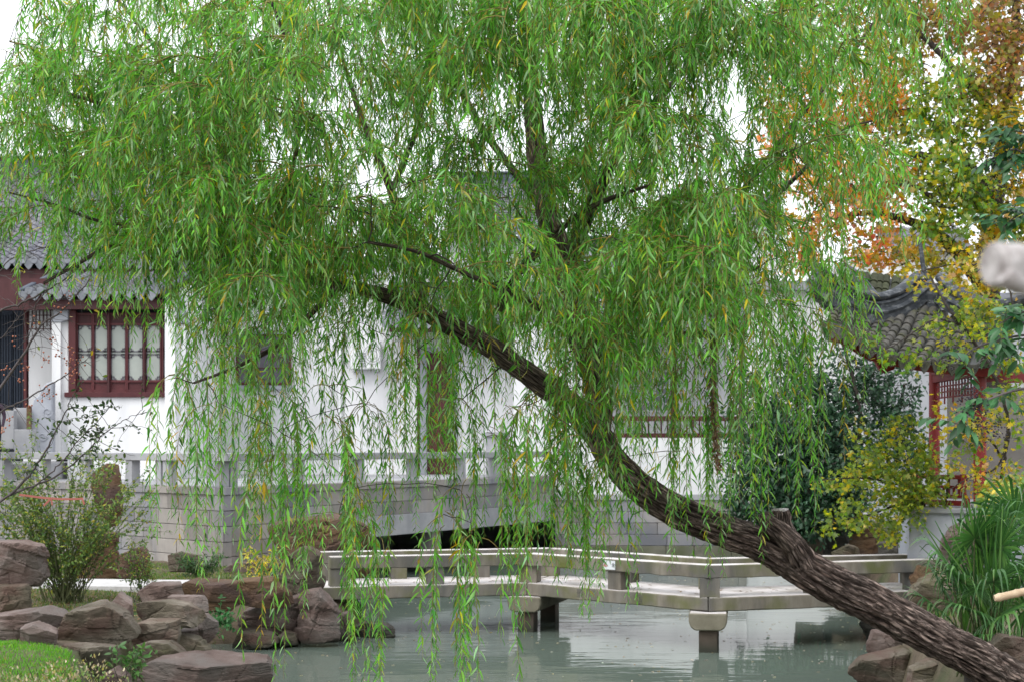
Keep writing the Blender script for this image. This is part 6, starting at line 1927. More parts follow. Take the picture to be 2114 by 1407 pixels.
# small yellow maple in front of the pavilion bench
grow('small_maple', 'small maple with yellow green leaves in front of the red bench rail', 'tree',
     [[(1934, 1130, 26.6, 9), (1926, 1085, 26.6, 8), (1908, 1050, 26.5, 6), (1890, 1000, 26.4, 5), (1870, 950, 26.3, 3)],
      [(1900, 1130, 26.6, 7), (1902, 1080, 26.6, 6), (1890, 1040, 26.4, 4), (1840, 1000, 26.2, 3), (1780, 985, 26.1, 2), (1690, 990, 26.0, 1.2)],
      [(1905, 1050, 26.5, 4), (1860, 1040, 26.3, 3), (1800, 1060, 26.1, 2), (1720, 1075, 26.0, 1.2)],
      [(1926, 1080, 26.6, 4), (1950, 1040, 26.5, 3), (1960, 980, 26.4, 2)]],
     [(1830, 960, 26.2, 70, 40, 560, MAPLEY), (1880, 1000, 26.2, 60, 50, 650, MAPLEY), (1780, 985, 26.1, 60, 25, 330, MAPLEY), (1720, 990, 26.0, 40, 12, 110, MAPLEY), (1850, 1050, 26.1, 60, 40, 500, MAPLEY), (1770, 1065, 26.0, 50, 25, 260, MAPLEY),
      (1820, 1090, 26.1, 50, 22, 240, MAPLEY), (1920, 960, 26.2, 40, 40, 260, MAPLEY), (1880, 910, 26.2, 50, 35, 240, MAPLEY), (1790, 900, 26.2, 25, 35, 90, MAPLEY), (1945, 1020, 26.2, 30, 40, 160, MAPLEY), (1720, 1080, 26.0, 30, 16, 60, MAPLEY), (1860, 870, 26.2, 30, 25, 60, MAPLEY)],
     T_STAR, .088, 1.0, 43, twig_r=.005, flat=.6, leafm='leaf_autumn')

# creeper over the pavilion eave and column
grow('yellow_creeper', 'yellow and green creeper climbing over the pavilion eave and red columns', 'vine',
     [[(2075, 1120, 24.0, 4), (2066, 1000, 24.0, 3.5), (2082, 880, 23.9, 3.5), (2050, 770, 23.8, 3), (2000, 690, 23.7, 3), (1960, 640, 23.6, 2.5), (1920, 570, 23.8, 2)],
      [(2066, 940, 24.0, 3), (2040, 905, 23.9, 2), (1980, 895, 23.8, 1.6), (1920, 880, 23.7, 1.2)],
      [(2082, 880, 23.9, 3), (2060, 960, 23.8, 2), (2000, 985, 23.7, 1.5), (1960, 1010, 23.7, 1)],
      [(1985, 670, 23.7, 2), (1930, 660, 23.6, 1.8), (1880, 690, 23.5, 1.4), (1830, 720, 23.4, 1), (1770, 730, 23.4, .8)],
      [(2050, 770, 23.8, 2.5), (2090, 640, 24, 2), (2060, 560, 24.2, 2), (1980, 545, 24.4, 1.6), (1900, 560, 24.5, 1.2)]],
     [(2000, 570, 24.3, 80, 40, 420, YELLOW), (2060, 600, 24.1, 60, 50, 420, YELLOW), (2050, 650, 23.9, 60, 40, 380, MAPLEY), (1950, 670, 23.7, 50, 30, 260, MAPLEY), (1900, 580, 24.4, 40, 20, 110, YELLOW),
      (1900, 740, 23.5, 30, 40, 130, LIME), (1790, 715, 23.4, 40, 18, 80, LIME), (1830, 740, 23.4, 30, 14, 50, LIME), (1940, 890, 23.7, 40, 12, 60, YELLOW), (1975, 640, 23.9, 40, 30, 160, MAPLEY), (1965, 745, 23.5, 30, 35, 100, MAPLEY), (2000, 895, 23.7, 50, 20, 220, YELLOW),
      (2040, 880, 23.7, 50, 25, 220, YELLOW), (1980, 930, 23.7, 30, 30, 110, LIME), (2020, 970, 23.7, 50, 28, 200, YELLOW), (2070, 960, 23.7, 40, 40, 180, YELLOW), (1990, 1000, 23.7, 40, 20, 90, YELLOW), (2080, 830, 23.8, 40, 50, 220, MAPLEY), (2090, 740, 23.8, 40, 60, 260, MAPLEY),
      (2000, 700, 23.6, 60, 30, 260, MAPLEY), (2095, 900, 23.8, 30, 40, 130, GREENY), (2070, 1020, 23.8, 40, 40, 160, GREENY), (1950, 850, 23.6, 25, 25, 50, YELLOW)],
     T_STAR, .085, 1.0, 44, twig_r=.0035, flat=.45, dense=.62, leafm='leaf_autumn')
# bushes below the platform
grow('bank_shrub', 'glossy green shrub at the foot of the pavilion column', 'shrub',
     [[(2085, 1120, 22, 4), (2080, 1070, 22, 3), (2070, 1030, 22, 2)], [(2085, 1110, 22, 3), (2110, 1060, 22, 2), (2120, 1010, 22, 1.5)]],
     [(2070, 1035, 22, 40, 25, 160, GREENY), (2105, 1060, 22, 40, 40, 220, DKGREEN), (2100, 1010, 22, 35, 30, 150, GREENY), (2050, 1060, 22, 25, 20, 70, GREENY)],
     T_OVAL, .10, .5, 45, leafm='leaf_gloss', twig_r=.004)

# ------------------------------------------------ privet hanging in from the right, with dark berries
def privet():
    rng = np.random.default_rng(51)
    root = thing('privet_tree', 'privet branches with glossy dark leaves and blue black berry clusters at the right edge', 'tree', (4.9, 9.6, gz(4.9, 9.6)))
    tr = [(4.9, 9.6, gz(4.9, 9.6) - .1), (4.75, 9.5, 2.2), (4.5, 9.4, 3.4), (4.3, 9.3, 4.6), (4.1, 9.3, 5.6), (4.0, 9.3, 6.6)]
    b = MB(); b.tube([Vector(p) for p in spline(tr, 40)], list(np.linspace(.075, .03, 40)), 12); b.build('trunk', M['branch_grey'], root, smooth=60)
    br_ = [[(2620, 700, 9.3), (2300, 690, 9.2), (2140, 690, 9.1), (2070, 700, 9.0), (2010, 720, 9.0), (1985, 745, 8.9)],
           [(2500, 780, 9.3), (2230, 790, 9.1), (2120, 800, 9.0), (2050, 820, 8.9), (2000, 850, 8.9), (1975, 880, 8.9)],
           [(2300, 690, 9.2), (2180, 640, 9.1), (2110, 645, 9.0), (2060, 670, 8.9)],
           [(2560, 480, 9.3), (2300, 400, 9.2), (2160, 350, 9.1), (2100, 310, 9.0), (2075, 320, 9.0)],
           [(2300, 400, 9.2), (2170, 430, 9.1), (2110, 440, 9.0), (2070, 470, 9.0)],
           [(2160, 350, 9.1), (2120, 280, 9.0), (2095, 270, 9.0)]]
    for p in br_:
        sp = [P(*q) for q in spline(p, 30)]
        b = MB(); b.tube(sp, list(np.linspace(.012, .003, 30)), 6); b.build('limb', M['branch_grey'], root, smooth=60)
        L = Leaves()
        side = 1
        tips = list(range(12, 30, 2))
        for k in tips:
            q = np.array(sp[k])
            # side shoot with paired leaves
            d = norm(np.array([rng.normal(-.3, .6), rng.normal(-.2, .5), rng.normal(-.1, .5)]))
            ln = rng.uniform(.08, .20)
            pts = [q + d * ln * s + np.array([0, 0, -.03 * s * s]) for s in np.linspace(0, 1, 5)]
            L.tube(pts, [.0025, .002, .002, .0015, .001], 3, (.1, .1, .04), 1)
            n = 7
            t = np.linspace(.2, 1, n)
            pos = np.array([q + d * ln * s + np.array([0, 0, -.03 * s * s]) for s in t])
            sd = norm(np.cross(d, np.array([0, 0, 1.0])))
            sg_ = np.where(np.arange(n) % 2, 1, -1)[:, None]
            ax = d * .5 + sd * sg_ * .8 + np.array([0, 0, -.45]) + rng.normal(0, .2, (n, 3))
            nr = np.array([0, -.45, .8]) + rng.normal(0, .25, (n, 3))
            l_ = rng.uniform(.075, .115, n)
            L.leaves(T_OVAL, pos, ax, nr, l_, l_ * rng.uniform(.36, .44, n), pal(rng, n, [(.5, (.034, .125, .040)), (.3, (.055, .165, .055)), (.2, (.026, .085, .03))]))
        o = L.build('leafy_twig', [M['leaf_gloss'], M['stem_green']], root); o['kind'] = 'stuff'
    U, Fc = ico(1)
    for (px, py, Y, n) in ((2004, 822, 8.9, 90), (2014, 862, 8.88, 70), (2052, 888, 8.9, 60), (1962, 722, 9.0, 40), (1980, 745, 9.0, 50), (2048, 330, 9.0, 80), (2066, 385, 9.0, 50), (2090, 300, 9, 40)):
        V, FF, k = [], [], 0
        c = np.array(P(px, py, Y))
        b = MB()
        for i in range(n):
            p = c + rng.normal(0, 1, 3) * np.array([.035, .03, .048])
            r_ = rng.uniform(.0045, .0065)
            b.add([tuple(p + u * r_) for u in U], Fc)
        o = b.build('berry_cluster', M['berry_dark'], root, smooth=180); o['kind'] = 'stuff'
privet()

# ------------------------------------------------ fan palm
def palm():
    rng = np.random.default_rng(61)
    base = P(2010, 1400, 16.6)
    root = thing('fan_palm', 'dark green fan palm with drooping leaf segments beside the leaning trunk', 'palm', base)
    fans = [(1958, 1168, 16.4, 1.0, -.5, .2), (2012, 1110, 16.9, 1.05, .0, .9), (2064, 1130, 16.8, 1.05, .35, .85), (1985, 1200, 16.2, .85, -.3, .1), (2052, 1200, 16.0, .95, .2, .2), (2105, 1180, 16.3, 1.0, .5, .5),
            (1928, 1250, 16.6, .75, -.6, .1), (2000, 1260, 15.9, .8, -.2, -.1), (2070, 1268, 15.8, .85, .3, .0), (2118, 1255, 16.0, .9, .5, .1), (1960, 1290, 16.3, .65, -.4, .0), (2030, 1310, 15.8, .7, .1, -.1), (2130, 1120, 16.9, 1.0, .5, .8), (1980, 1080, 17.2, .9, -.2, 1.0), (2095, 1060, 17.1, 1.0, .3, 1.0), (1945, 1215, 16.9, .8, -.5, .5), (2040, 1150, 17.3, 1.0, .0, .8), (2085, 1225, 16.6, .9, .2, .3), (2010, 1225, 16.7, .85, -.1, .4), (2050, 1330, 16.4, .6, .2, .1), (1985, 1330, 16.5, .55, -.2, .1), (2105, 1320, 16.2, .7, .4, .1)]
    for (px, py, Y, s, lx, lz) in fans:
        hub = np.array(P(px, py, Y))
        b0 = np.array(base) + np.array([rng.normal(.0, .12), rng.normal(0, .12), .05])
        L = Leaves()
        mid = (hub + b0) / 2 + np.array([0, 0, .15])
        tt = np.linspace(0, 1, 14)[:, None]
        pet = b0 * (1 - tt) ** 2 + 2 * mid * tt * (1 - tt) + hub * tt ** 2
        L.tube(pet, np.linspace(.012, .006, 14), 5, (.05, .09, .03), 1)
        fwd = norm(np.array([lx, -.55 + rng.normal(0, .15), lz + .25]))       # direction the fan points
        side = norm(np.cross(fwd, np.array([.1, -.6, 1.0])))
        nrm = np.cross(side, fwd)
        ns = 30
        for k in range(ns):
            a = (k / (ns - 1) - .5) * 2 * 2.25
            d = norm(fwd * math.cos(a) + side * math.sin(a) + nrm * .10)
            ln = s * rng.uniform(.60, .80) * (1 - .12 * abs(a) / 2.2)
            m = 7
            bend = rng.uniform(.35, .75)
            p = hub.copy(); dcur = d.copy()
            w0 = .017 * s
            sdv = norm(np.cross(d, nrm))
            V = []
            for q in range(m + 1):
                u = q / m
                w = w0 * (1.0 if u < .55 else (1 - (u - .55) / .45) * .95 + .05) * (.35 + .65 * min(1, u * 3))
                V += [p - sdv * w, p + nrm * w * .5 * (1 - u), p + sdv * w]
                if u > bend: dcur = norm(dcur + np.array([0, 0, -1.0]) * (.75 if rng.random() < .9 else .2))
                else: dcur = norm(dcur + np.array([0, 0, -.05]))
                p = p + dcur * ln / m
            V = np.array(V)
            n0 = L.n
            L.V.append(V); L.n += len(V)
            for q in range(m):
                o_ = n0 + q * 3
                L.F += [(o_, o_ + 1, o_ + 4, o_ + 3), (o_ + 1, o_ + 2, o_ + 5, o_ + 4)]; L.MI += [0, 0]
            c = np.array(random.Random(int(k + px)).choice([(.042, .125, .028), (.06, .165, .035), (.032, .095, .024), (.09, .20, .045)])) * rng.uniform(.8, 1.25)
            cc = np.repeat(c[None], len(V), 0); cc[-3:] = (.22, .18, .08)
            L.C.append(cc)
        L.build('frond', [M['leaf_gloss'], M['stem_green']], root)
    for g_ in range(9):      # upright strap leaves in tufts
        L = Leaves()
        bx_, by_ = rng.uniform(1985, 2125), rng.uniform(16.3, 17.4)
        o0 = np.array(P(bx_, 1330, by_))
        for k in range(9):
            tx = bx_ + rng.normal(0, 55)
            e_ = np.array(P(tx, rng.uniform(1015, 1190), by_ + rng.normal(0, .15)))
            mid = o0 * .5 + e_ * .5 + np.array([-(tx - bx_) * .0012, 0, .12])
            tt = np.linspace(0, 1, 12)[:, None]
            c_ = o0 * (1 - tt) ** 2 + 2 * mid * tt * (1 - tt) + e_ * tt ** 2
            w = .016 * np.clip(1.25 - tt[:, 0], 0, 1) * np.minimum(1, tt[:, 0] * 6 + .4) + .001
            sv = np.array([1.0, rng.normal(0, .5), 0]); sv = sv / np.linalg.norm(sv)
            V = np.concatenate([np.stack([c_[q] - sv * w[q], c_[q] + np.array([0, .5 * w[q], 0]), c_[q] + sv * w[q]]) for q in range(12)])
            n0 = L.n; L.V.append(V); L.n += len(V)
            for q in range(11):
                o_ = n0 + q * 3
                L.F += [(o_, o_ + 1, o_ + 4, o_ + 3), (o_ + 1, o_ + 2, o_ + 5, o_ + 4)]; L.MI += [0, 0]
            c = np.array([(.06, .165, .028), (.095, .21, .035), (.04, .115, .025)][int(rng.integers(3))]) * rng.uniform(.85, 1.25)
            L.C.append(np.repeat(c[None], len(V), 0))
        L.build('strap_tuft', [M['leaf_gloss']], root)
    b = MB(); b.tube([base - Vector((0, 0, .6)), base + Vector((0, 0, .1)), base + Vector((0.02, 0, .25))], [.12, .10, .07], 12); b.build('trunk', M['branch'], root, smooth=60)
palm()

# ------------------------------------------------ left shrubs
def stem_shrub(name, label, base, targets, seed, lsize, pl, stem='stem_green', r0=.008, T=T_OVAL, aspect=.45, per=.05, arch=.25, twigs=3):
    rng = np.random.default_rng(seed)
    root = thing(name, label, 'shrub', base)
    L = Leaves()
    for tg in targets:
        s = np.array(base) + np.array([rng.normal(0, .12), rng.normal(0, .10), 0]); e = np.array(tg)
        dist = np.linalg.norm(e - s)
        mid = s * .45 + e * .55 + np.array([rng.normal(0, .06), rng.normal(0, .06), arch * dist * rng.uniform(.4, 1.2)])
        def curve(s, mid, e, r, sub):
            dist = np.linalg.norm(e - s)
            m = max(8, int(dist / .06))
            tt = np.linspace(0, 1, m)[:, None]
            pts = s * (1 - tt) ** 2 + 2 * mid * tt * (1 - tt) + e * tt ** 2
            pts[1:] += np.cumsum(rng.normal(0, .004, pts[1:].shape), 0)
            L.tube(pts, np.linspace(r, r * .25, m), 4, (.1, .1, .05), 1)
            k = int(dist * .8 / per)
            if k > 0:
                t = np.sort(rng.uniform(.25, 1, k))
                idx = np.minimum((t * (m - 1)).astype(int), m - 2)
                pos = pts[idx]
                tn = norm(pts[idx + 1] - pts[idx])
                ax = tn * .4 + rng.normal(0, .7, (k, 3)) + np.array([0, 0, -.1])
                nr = rng.normal(0, .5, (k, 3)) + np.array([0, -.3, .7])
                ln = rng.uniform(.6, 1.25, k) * lsize
                L.leaves(T, pos, ax, nr, ln, ln * aspect, pal(rng, k, pl))
            if sub:
                for _ in range(rng.poisson(sub)):
                    a = pts[int(rng.uniform(.3, .9) * (m - 1))]
                    e2 = a + norm(e - s) * dist * .25 + rng.normal(0, .14, 3) * dist ** .5
                    curve(a, (a + e2) / 2 + np.array([0, 0, .03]), e2, r * .5, 0)
        curve(s, mid, e, r0, twigs)
    o = L.build('stems_and_leaves', [M['leaf'], M[stem]], root); o['kind'] = 'stuff'
    return root
rng = np.random.default_rng(71)
tg = [P(rng.uniform(-30, 320), rng.uniform(930, 1170), 24.3 + rng.uniform(-.8, .8)) for _ in range(70)]
tg += [P(rng.uniform(0, 250), rng.uniform(960, 1120), 24.3 + rng.uniform(-.5, .8)) for _ in range(45)]
JAS = [(.4, (.10, .19, .03)), (.3, (.15, .23, .035)), (.15, (.06, .12, .025)), (.15, (.30, .30, .03))]
stem_shrub('arching_shrub', 'loose arching shrub with thin green stems beside the squared block', Vector((PX(135, 24.4), 24.4, gz(PX(135, 24.4), 24.4))), tg, 72, .062, JAS, per=.030)
tg = [P(rng.uniform(255, 320), rng.uniform(1110, 1190), 24.9 + rng.uniform(-.3, .3)) for _ in range(22)]
stem_shrub('low_tuft', 'small dark tuft of twigs beside the pale path', Vector((PX(300, 25), 25, gz(PX(300, 25), 25))), tg, 73, .05, JAS, stem='branch', r0=.005, per=.035)
tg = [P(rng.uniform(480, 575), rng.uniform(1125, 1185), 26.4 + rng.uniform(-.3, .3)) for _ in range(12)]
stem_shrub('yellow_sapling', 'thin sapling with bright yellow leaves next to the tall tilted boulder', Vector((PX(548, 26.4), 26.4, .78)), tg, 74, .075, [(.6, (.50, .40, .02)), (.4, (.38, .36, .03))], stem='branch', r0=.005, per=.055)
tg = [P(rng.uniform(225, 306), rng.uniform(1322, 1398), 17.7 + rng.uniform(-.2, .2)) for _ in range(16)]
stem_shrub('broadleaf_seedling', 'small green broadleaf seedling growing among the left rocks', Vector((PX(262, 17.8), 17.8, PZ(1405, 17.8))), tg, 75, .105, [(.6, (.055, .15, .03)), (.4, (.09, .20, .04))], per=.05, T=T_OVAL, aspect=.42, twigs=1)
tg = [P(rng.uniform(440, 480), rng.uniform(1262, 1300), 24.0 + rng.uniform(-.15, .15)) for _ in range(14)]
stem_shrub('crevice_fern', 'little bright fern in the dark gap under the squared slab', Vector((PX(462, 24.3), 24.3, PZ(1285, 24.3))), tg, 76, .07, [(1, (.05, .18, .05))], per=.025, r0=.003)
tg = [P(rng.uniform(370, 460), rng.uniform(1148, 1180), 29.0 + rng.uniform(-.3, .3)) for _ in range(40)]
stem_shrub('ground_cover', 'dark green ground cover mat by the foot of the terrace wall', Vector((PX(415, 29.2), 29.2, .78)), tg, 77, .06, [(.7, (.04, .10, .03)), (.3, (.07, .14, .04))], per=.03, r0=.004)

# ------------------------------------------------ berry tree reaching in from the left
def berry_tree():
    rng = np.random.default_rng(81)
    Yb = 14.0
    root = thing('berry_tree', 'bare branched tree with orange berries and few yellow leaves at the left edge', 'tree', (PX(-160, Yb), Yb, gz(PX(-160, Yb), Yb)))
    limbs = [[(-160, 1300, Yb, 9), (-150, 1100, Yb, 8), (-110, 950, Yb, 7), (-50, 860, Yb, 6), (0, 802, Yb, 5), (51, 726, Yb, 4), (85, 672, Yb, 3), (130, 640, Yb, 2.4), (170, 595, Yb, 1.8), (190, 570, Yb, 1)],
             [(-140, 1050, Yb, 6), (-70, 890, Yb, 4), (0, 848, Yb, 3), (55, 821, Yb, 2.5), (113, 788, Yb, 2), (150, 762, Yb, 1.2), (185, 735, Yb, .8)],
             [(-110, 900, Yb, 5), (-60, 720, Yb, 4), (0, 644, Yb, 3.4), (41, 627, Yb, 3.2), (95, 600, Yb, 3), (137, 575, Yb, 2.2), (165, 545, Yb, 1.2)],
             [(95, 600, Yb, 2), (70, 640, Yb, 1.8), (60, 690, Yb, 1.4), (35, 720, Yb, 1)],
             [(-80, 1080, Yb - .6, 5), (20, 1020, Yb - .6, 4), (75, 960, Yb - .6, 3.4), (110, 900, Yb - .6, 2.6), (135, 850, Yb - .6, 2), (150, 815, Yb - .6, 1.2)],
             [(20, 1020, Yb - .6, 3.5), (110, 985, Yb - .6, 3), (170, 940, Yb - .6, 2.4), (215, 895, Yb - .6, 1.8), (255, 868, Yb - .6, 1.2), (295, 845, Yb - .6, .8)],
             [(60, 1012, Yb - .6, 2.6), (120, 960, Yb - .6, 2.2), (170, 900, Yb - .6, 1.6), (205, 865, Yb - .6, 1.2), (232, 832, Yb - .6, .8)],
             [(-60, 720, Yb, 2.5), (0, 560, Yb, 2), (60, 520, Yb, 1.6), (120, 508, Yb, 1)],
             [(-60, 760, Yb, 2), (0, 700, Yb, 1.6), (60, 640, Yb, 1.2), (150, 610, Yb, .8)]]
    nodes = []
    for i, l in enumerate(limbs):
        sp = spline(l, 40)
        pts = [P(p[0], p[1], p[2]) + Vector(rng.normal(0, .004, 3)) for p in sp]
        b = MB(); b.tube(pts, [max(.0016, .66 * p[3] * p[2] / F) for p in sp], 7); b.build('trunk' if i == 0 else 'limb', M['branch_grey'], root, smooth=60)
        nodes += [(np.array(p), i) for p in pts[12:]]
    TW = MB(); L = Leaves()
    for k in range(150):
        q, i = nodes[int(rng.integers(len(nodes)))]
        d = norm(rng.normal(0, 1, 3) * np.array([1, .6, .8]) + np.array([.5, 0, .1]))
        ln = rng.uniform(.12, .42)
        n = 7
        pts = [q]
        for s in range(n):
            d = norm(d + rng.normal(0, .18, 3) + np.array([0, 0, -.03]))
            pts.append(pts[-1] + d * ln / n)
        TW.tube([Vector(p) for p in pts], list(np.linspace(.0028, .0012, n + 1)), 4, cap=False)
        m = int(rng.integers(5, 11)) if i in (4, 5, 6) else int(rng.random() < .22) * int(rng.integers(1, 3))
        if m:
            ii = rng.integers(2, n + 1, m)
            pl = [(.7, (.045, .085, .03)), (.3, (.09, .14, .035))] if i in (4, 5, 6) else [(.6, (.46, .36, .02)), (.2, (.35, .2, .02)), (.2, (.18, .22, .03))]
            l_ = rng.uniform(.022, .06, m) if i in (4, 5, 6) else rng.uniform(.04, .062, m)
            L.leaves(T_OVAL, np.array([pts[j] for j in ii]), rng.normal(0, 1, (m, 3)) + np.array([.2, 0, -.3]), rng.normal(0, 1, (m, 3)) + np.array([0, -.6, .3]), l_, l_ * .5, pal(rng, m, pl))
    o = TW.build('twigs', M['branch_grey'], root); o['kind'] = 'stuff'
    o = L.build('leaves', [M['leaf']], root); o['kind'] = 'stuff'
    U, Fc = ico(2)
    for (px, py, n) in ((20, 862, 7), (50, 752, 8), (95, 742, 9), (120, 735, 6), (148, 772, 14), (155, 742, 9), (140, 750, 7), (100, 806, 10), (88, 820, 6), (12, 762, 6), (60, 838, 7), (45, 790, 6), (150, 720, 6), (6, 892, 5), (110, 700, 5), (140, 612, 8), (128, 640, 7), (30, 700, 4), (75, 668, 4)):
        c = np.array(P(px, py, Yb - .02))
        b = MB()
        j = int(np.argmin([np.linalg.norm(q[0] - c) for q in nodes])); s = nodes[j][0]
        b.tube([Vector(s), Vector((s + c) / 2 + np.array([0, 0, .02])), Vector(c)], [.0018, .0015, .0012], 4)
        for i in range(n):
            p = c + rng.normal(0, 1, 3) * np.array([.028, .028, .030])
            b.tube([Vector(c), Vector(p)], [.001, .001], 3)
            r_ = rng.uniform(.007, .0098)
            b.add([tuple(p + u * r_) for u in U], Fc, 1)
        o = b.build('berry_cluster', [M['branch_grey'], M['berry_red']], root, smooth=180); o['kind'] = 'stuff'
berry_tree()

# ------------------------------------------------ small things
rbn = thing('red_ribbon', 'faded red ribbon tied across the stems of the arching shrub', 'ribbon', P(60, 1030, 23.6))
b = MB()
pts = [P(x, y, 23.6) for x, y in ((40, 1020), (70, 1024), (95, 1027), (125, 1029), (150, 1029), (172, 1028))]
for i in range(len(pts) - 1): b.bar(pts[i], pts[i + 1], .01, .032)
b.build('band', M['ribbon'], rbn)
for (a, c) in (((105, 1028), (90, 1043)), ((106, 1028), (108, 1042)), ((170, 1028), (174, 1040))):
    b = MB(); b.bar(P(*a, 23.59), P(*c, 23.57), .01, .03); b.build('ribbon_tail', M['ribbon'], rbn)

# dead hanging twig with dry leaves in the willow curtain
dt = thing('dead_twig', 'brown withered hanging twig caught in the right part of the willow curtain', 'twig', P(1478, 960, 12.0))
L = Leaves()
rng = np.random.default_rng(91)
pts = np.array([tuple(P(*p)) for p in spline([(1470, 640, 12.0), (1466, 760, 12.0), (1472, 830, 12.0), (1478, 900, 12.0), (1482, 965, 12.0)], 40)])
L.tube(pts, np.linspace(.006, .002, 40), 4, (.1, .06, .03), 1)
m = 240
i = rng.integers(12, 40, m)
ln = rng.uniform(.03, .06, m)
L.leaves(T_OVAL, pts[i] + rng.normal(0, .012, (m, 3)), rng.normal(0, .5, (m, 3)) + np.array([0, 0, -.8]), rng.normal(0, 1, (m, 3)), ln, ln * .3, pal(rng, m, [(.6, (.16, .085, .04)), (.4, (.26, .16, .08))]))
o = L.build('withered_leaves', [M['leaf'], M['branch']], dt); o['kind'] = 'stuff'

# bamboo pole, weathered bough close to the lens
bp_ = thing('bamboo_pole', 'pale bamboo pole end sticking in from the right edge', 'pole', (4.6, 10.6, gz(4.6, 10.6)))
b = MB()
pth = [P(2053, 1234, 10.5), P(2114, 1220, 10.5), P(2190, 1202, 10.5), P(2300, 1180, 10.5)]
sp = spline([tuple(p) for p in pth], 36)
rr = [.026 * (1 + (.16 if (k % 7 == 2) else 0)) * (.8 if k == 0 else 1) for k in range(36)]
b.tube([Vector(p) for p in sp], rr, 14); b.build('pole', M['bamboo'], bp_, smooth=50)
e = Vector(sp[-1])
b = MB(); b.tube([Vector((e.x - .05, e.y, gz(e.x, e.y) - .1)), Vector((e.x - .05, e.y + .02, e.z + .25))], .03, 12); b.build('prop_stake', M['bamboo'], bp_, smooth=50)

bo = thing('lopped_bough', 'blurred pale grey lopped branch end close to the lens at the right edge', 'branch', (1.25, 1.9, gz(1.25, 1.9)))
pts_ = [P(*q) for q in spline([(2047, 547, 1.855), (2062, 547, 1.859), (2090, 550, 1.867), (2140, 553, 1.88), (2300, 545, 1.93), (2700, 480, 2.03), (2900, 450, 2.04)], 120)]
V, Fc = tube(pts_, [.0225 + min(.005, .0003 * k) + .0016 * noise.noise(Vector((k * .35, 3, 1))) for k in range(120)], 40)
V2 = [Vector(v) + Vector((0, 0, 1)) * .0022 * noise.fractal(Vector(v) * 30, 1, 2, 3) for v in V]
b = MB(); b.add(V2, Fc); b.build('bough', M['pale_wood'], bo, smooth=50)
V, Fc = tube([P(*q) for q in spline([(2072, 566, 1.835), (2090, 582, 1.84), (2125, 590, 1.88), (2200, 585, 1.95), (2400, 560, 2.0)], 40)], [.007] + [.0125 + .0015 * noise.noise(Vector((k * .15, 8, 1))) for k in range(39)], 24)
b = MB(); b.add(V, Fc); b.build('knot', M['pale_wood'], bo, smooth=60)
b = MB(); b.tube([Vector((1.16, 1.9, gz(1.2, 1.9) - .1)), Vector((1.17, 1.9, 2.6)), Vector((1.15, 1.9, 3.6)), Vector((1.2, 1.9, 5.0))], [.09, .07, .06, .045], 16); b.build('stem', M['pale_wood'], bo, smooth=60)

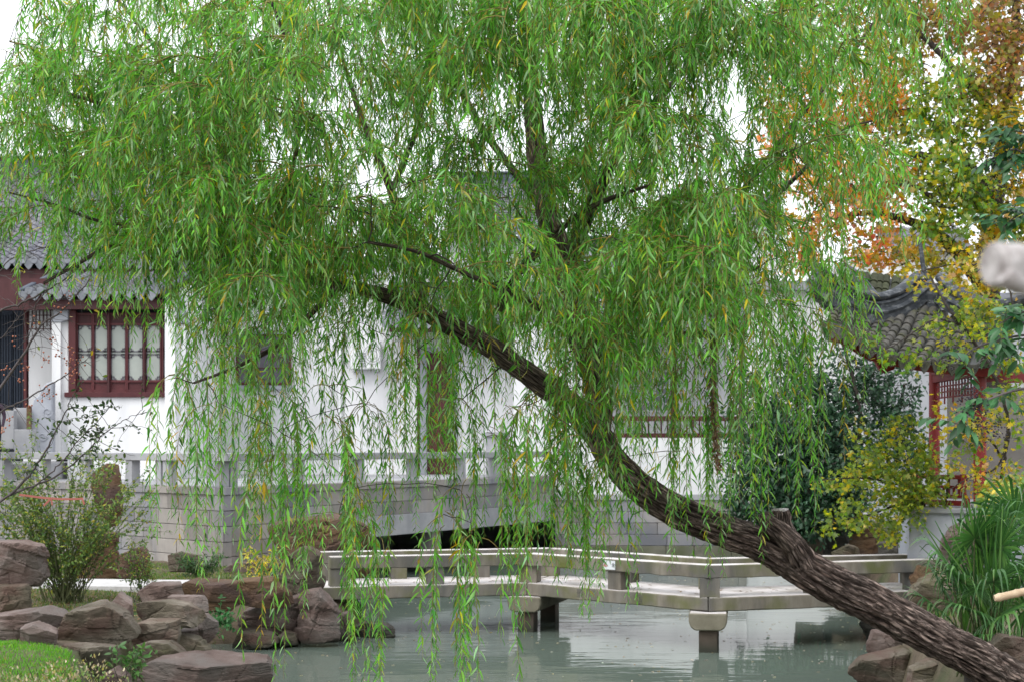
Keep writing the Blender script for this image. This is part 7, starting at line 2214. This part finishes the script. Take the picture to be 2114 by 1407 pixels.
# ------------------------------------------------ visitor at the left edge
def person():
    X, Y, Z = PX(-12, 39.0), 39.0, 2.80
    Z = PZ(951, 39.0)
    root = thing('person', 'person in a dark coat and black trousers with dark hair at the left edge', 'person', (X, Y, Z))
    J = {'pelvis': (0, 0, .92), 'waist': (0, 0, 1.08), 'chest': (0, 0, 1.28), 'neck': (0, 0, 1.47), 'head': (0.0, -.01, 1.56), 'crown': (0, 0, 1.68)}
    ed = [('pelvis', 'waist'), ('waist', 'chest'), ('chest', 'neck'), ('neck', 'head'), ('head', 'crown')]
    rad = {'pelvis': (.17, .13), 'waist': (.15, .12), 'chest': (.18, .12), 'neck': (.055, .055), 'head': (.085, .095), 'crown': (.07, .08)}
    for s, n in ((-1, 'l'), (1, 'r')):
        for k, p, r_ in (('hip', (.10 * s, 0, .86), .105), ('knee', (.11 * s, -.02, .48), .07), ('ankle', (.11 * s, .02, .09), .048), ('toe', (.13 * s, -.15, .03), .038),
                         ('shoulder', (.19 * s, 0, 1.40), .07), ('elbow', (.25 * s, .03, 1.12), .05), ('wrist', (.24 * s, -.08, .88), .034), ('palm', (.24 * s, -.10, .80), .036)):
            J[k + n] = p; rad[k + n] = (r_, r_)
        ed += [('pelvis', 'hip' + n), ('hip' + n, 'knee' + n), ('knee' + n, 'ankle' + n), ('ankle' + n, 'toe' + n), ('chest', 'shoulder' + n), ('shoulder' + n, 'elbow' + n), ('elbow' + n, 'wrist' + n), ('wrist' + n, 'palm' + n)]
        for f in range(5):
            dx = (f - 2) * .016
            l_ = (.05, .075, .085, .08, .065)[f]
            a, c = f'f{f}a' + n, f'f{f}b' + n
            J[a] = (.24 * s, -.10 + dx, .775); J[c] = (.24 * s - .012 * s, -.105 + dx * 1.2 - (.03 if f == 0 else 0), .775 - l_)
            rad[a] = (.010, .010); rad[c] = (.008, .008)
            ed += [('palm' + n, a), (a, c)]
    ks = list(J)
    me = bpy.data.meshes.new('body')
    me.from_pydata([(X + J[k][0], Y + J[k][1], Z + J[k][2]) for k in ks], [(ks.index(a), ks.index(c)) for a, c in ed], [])
    o = obj('body', me, root)
    md = o.modifiers.new('skin', 'SKIN')
    for i, k in enumerate(ks):
        me.skin_vertices[0].data[i].radius = rad[k]
        me.skin_vertices[0].data[i].use_root = (k == 'pelvis')
    o.modifiers.new('sub', 'SUBSURF').levels = 1
    o.modifiers['sub'].render_levels = 2
    dg = bpy.context.evaluated_depsgraph_get()
    m2 = bpy.data.meshes.new_from_object(o.evaluated_get(dg))
    o.modifiers.clear()
    o.data = m2
    for m_ in ('cloth', 'trouser', 'skin'): m2.materials.append(M[m_])
    for p in m2.polygons:
        z = p.center.z - Z; ax_ = abs(p.center.x - X)
        p.material_index = 2 if z > 1.46 or (z < .87 and ax_ > .19 and z > .6) else (0 if z > .72 else 1)
        p.use_smooth = True
    U, Fc = ico(3)
    V = []
    for u in U:
        q = Vector(u)
        r_ = Vector((.105, .118, .125))
        p = Vector((q.x * r_.x, q.y * r_.y + .02, q.z * r_.z))
        if q.y < -.35 and q.z < .35: p.y = max(p.y, -.05)
        V.append(p + Vector((X, Y, Z + 1.63)))
    b = MB(); b.add(V, Fc); b.build('hair', M['hair'], root, smooth=180)
    b = MB(); b.add([(X - .012, Y - .10, Z + 1.575), (X + .012, Y - .10, Z + 1.575), (X, Y - .125, Z + 1.578), (X, Y - .10, Z + 1.61)], [(0, 1, 2), (0, 2, 3), (1, 3, 2), (0, 3, 1)]); b.build('nose', M['skin'], root)
    for s in (-1, 1):
        b = MB(); b.add([tuple(Vector(u) * .009 + Vector((X + .032 * s, Y - .094, Z + 1.61))) for u in ico(1)[0]], ico(1)[1]); b.build('eye', M['sign_ink'], root)
    b = MB(); b.bar((X - .02, Y - .098, Z + 1.545), (X + .02, Y - .098, Z + 1.545), .008, .007); b.build('mouth', M['ribbon'], root)
person()
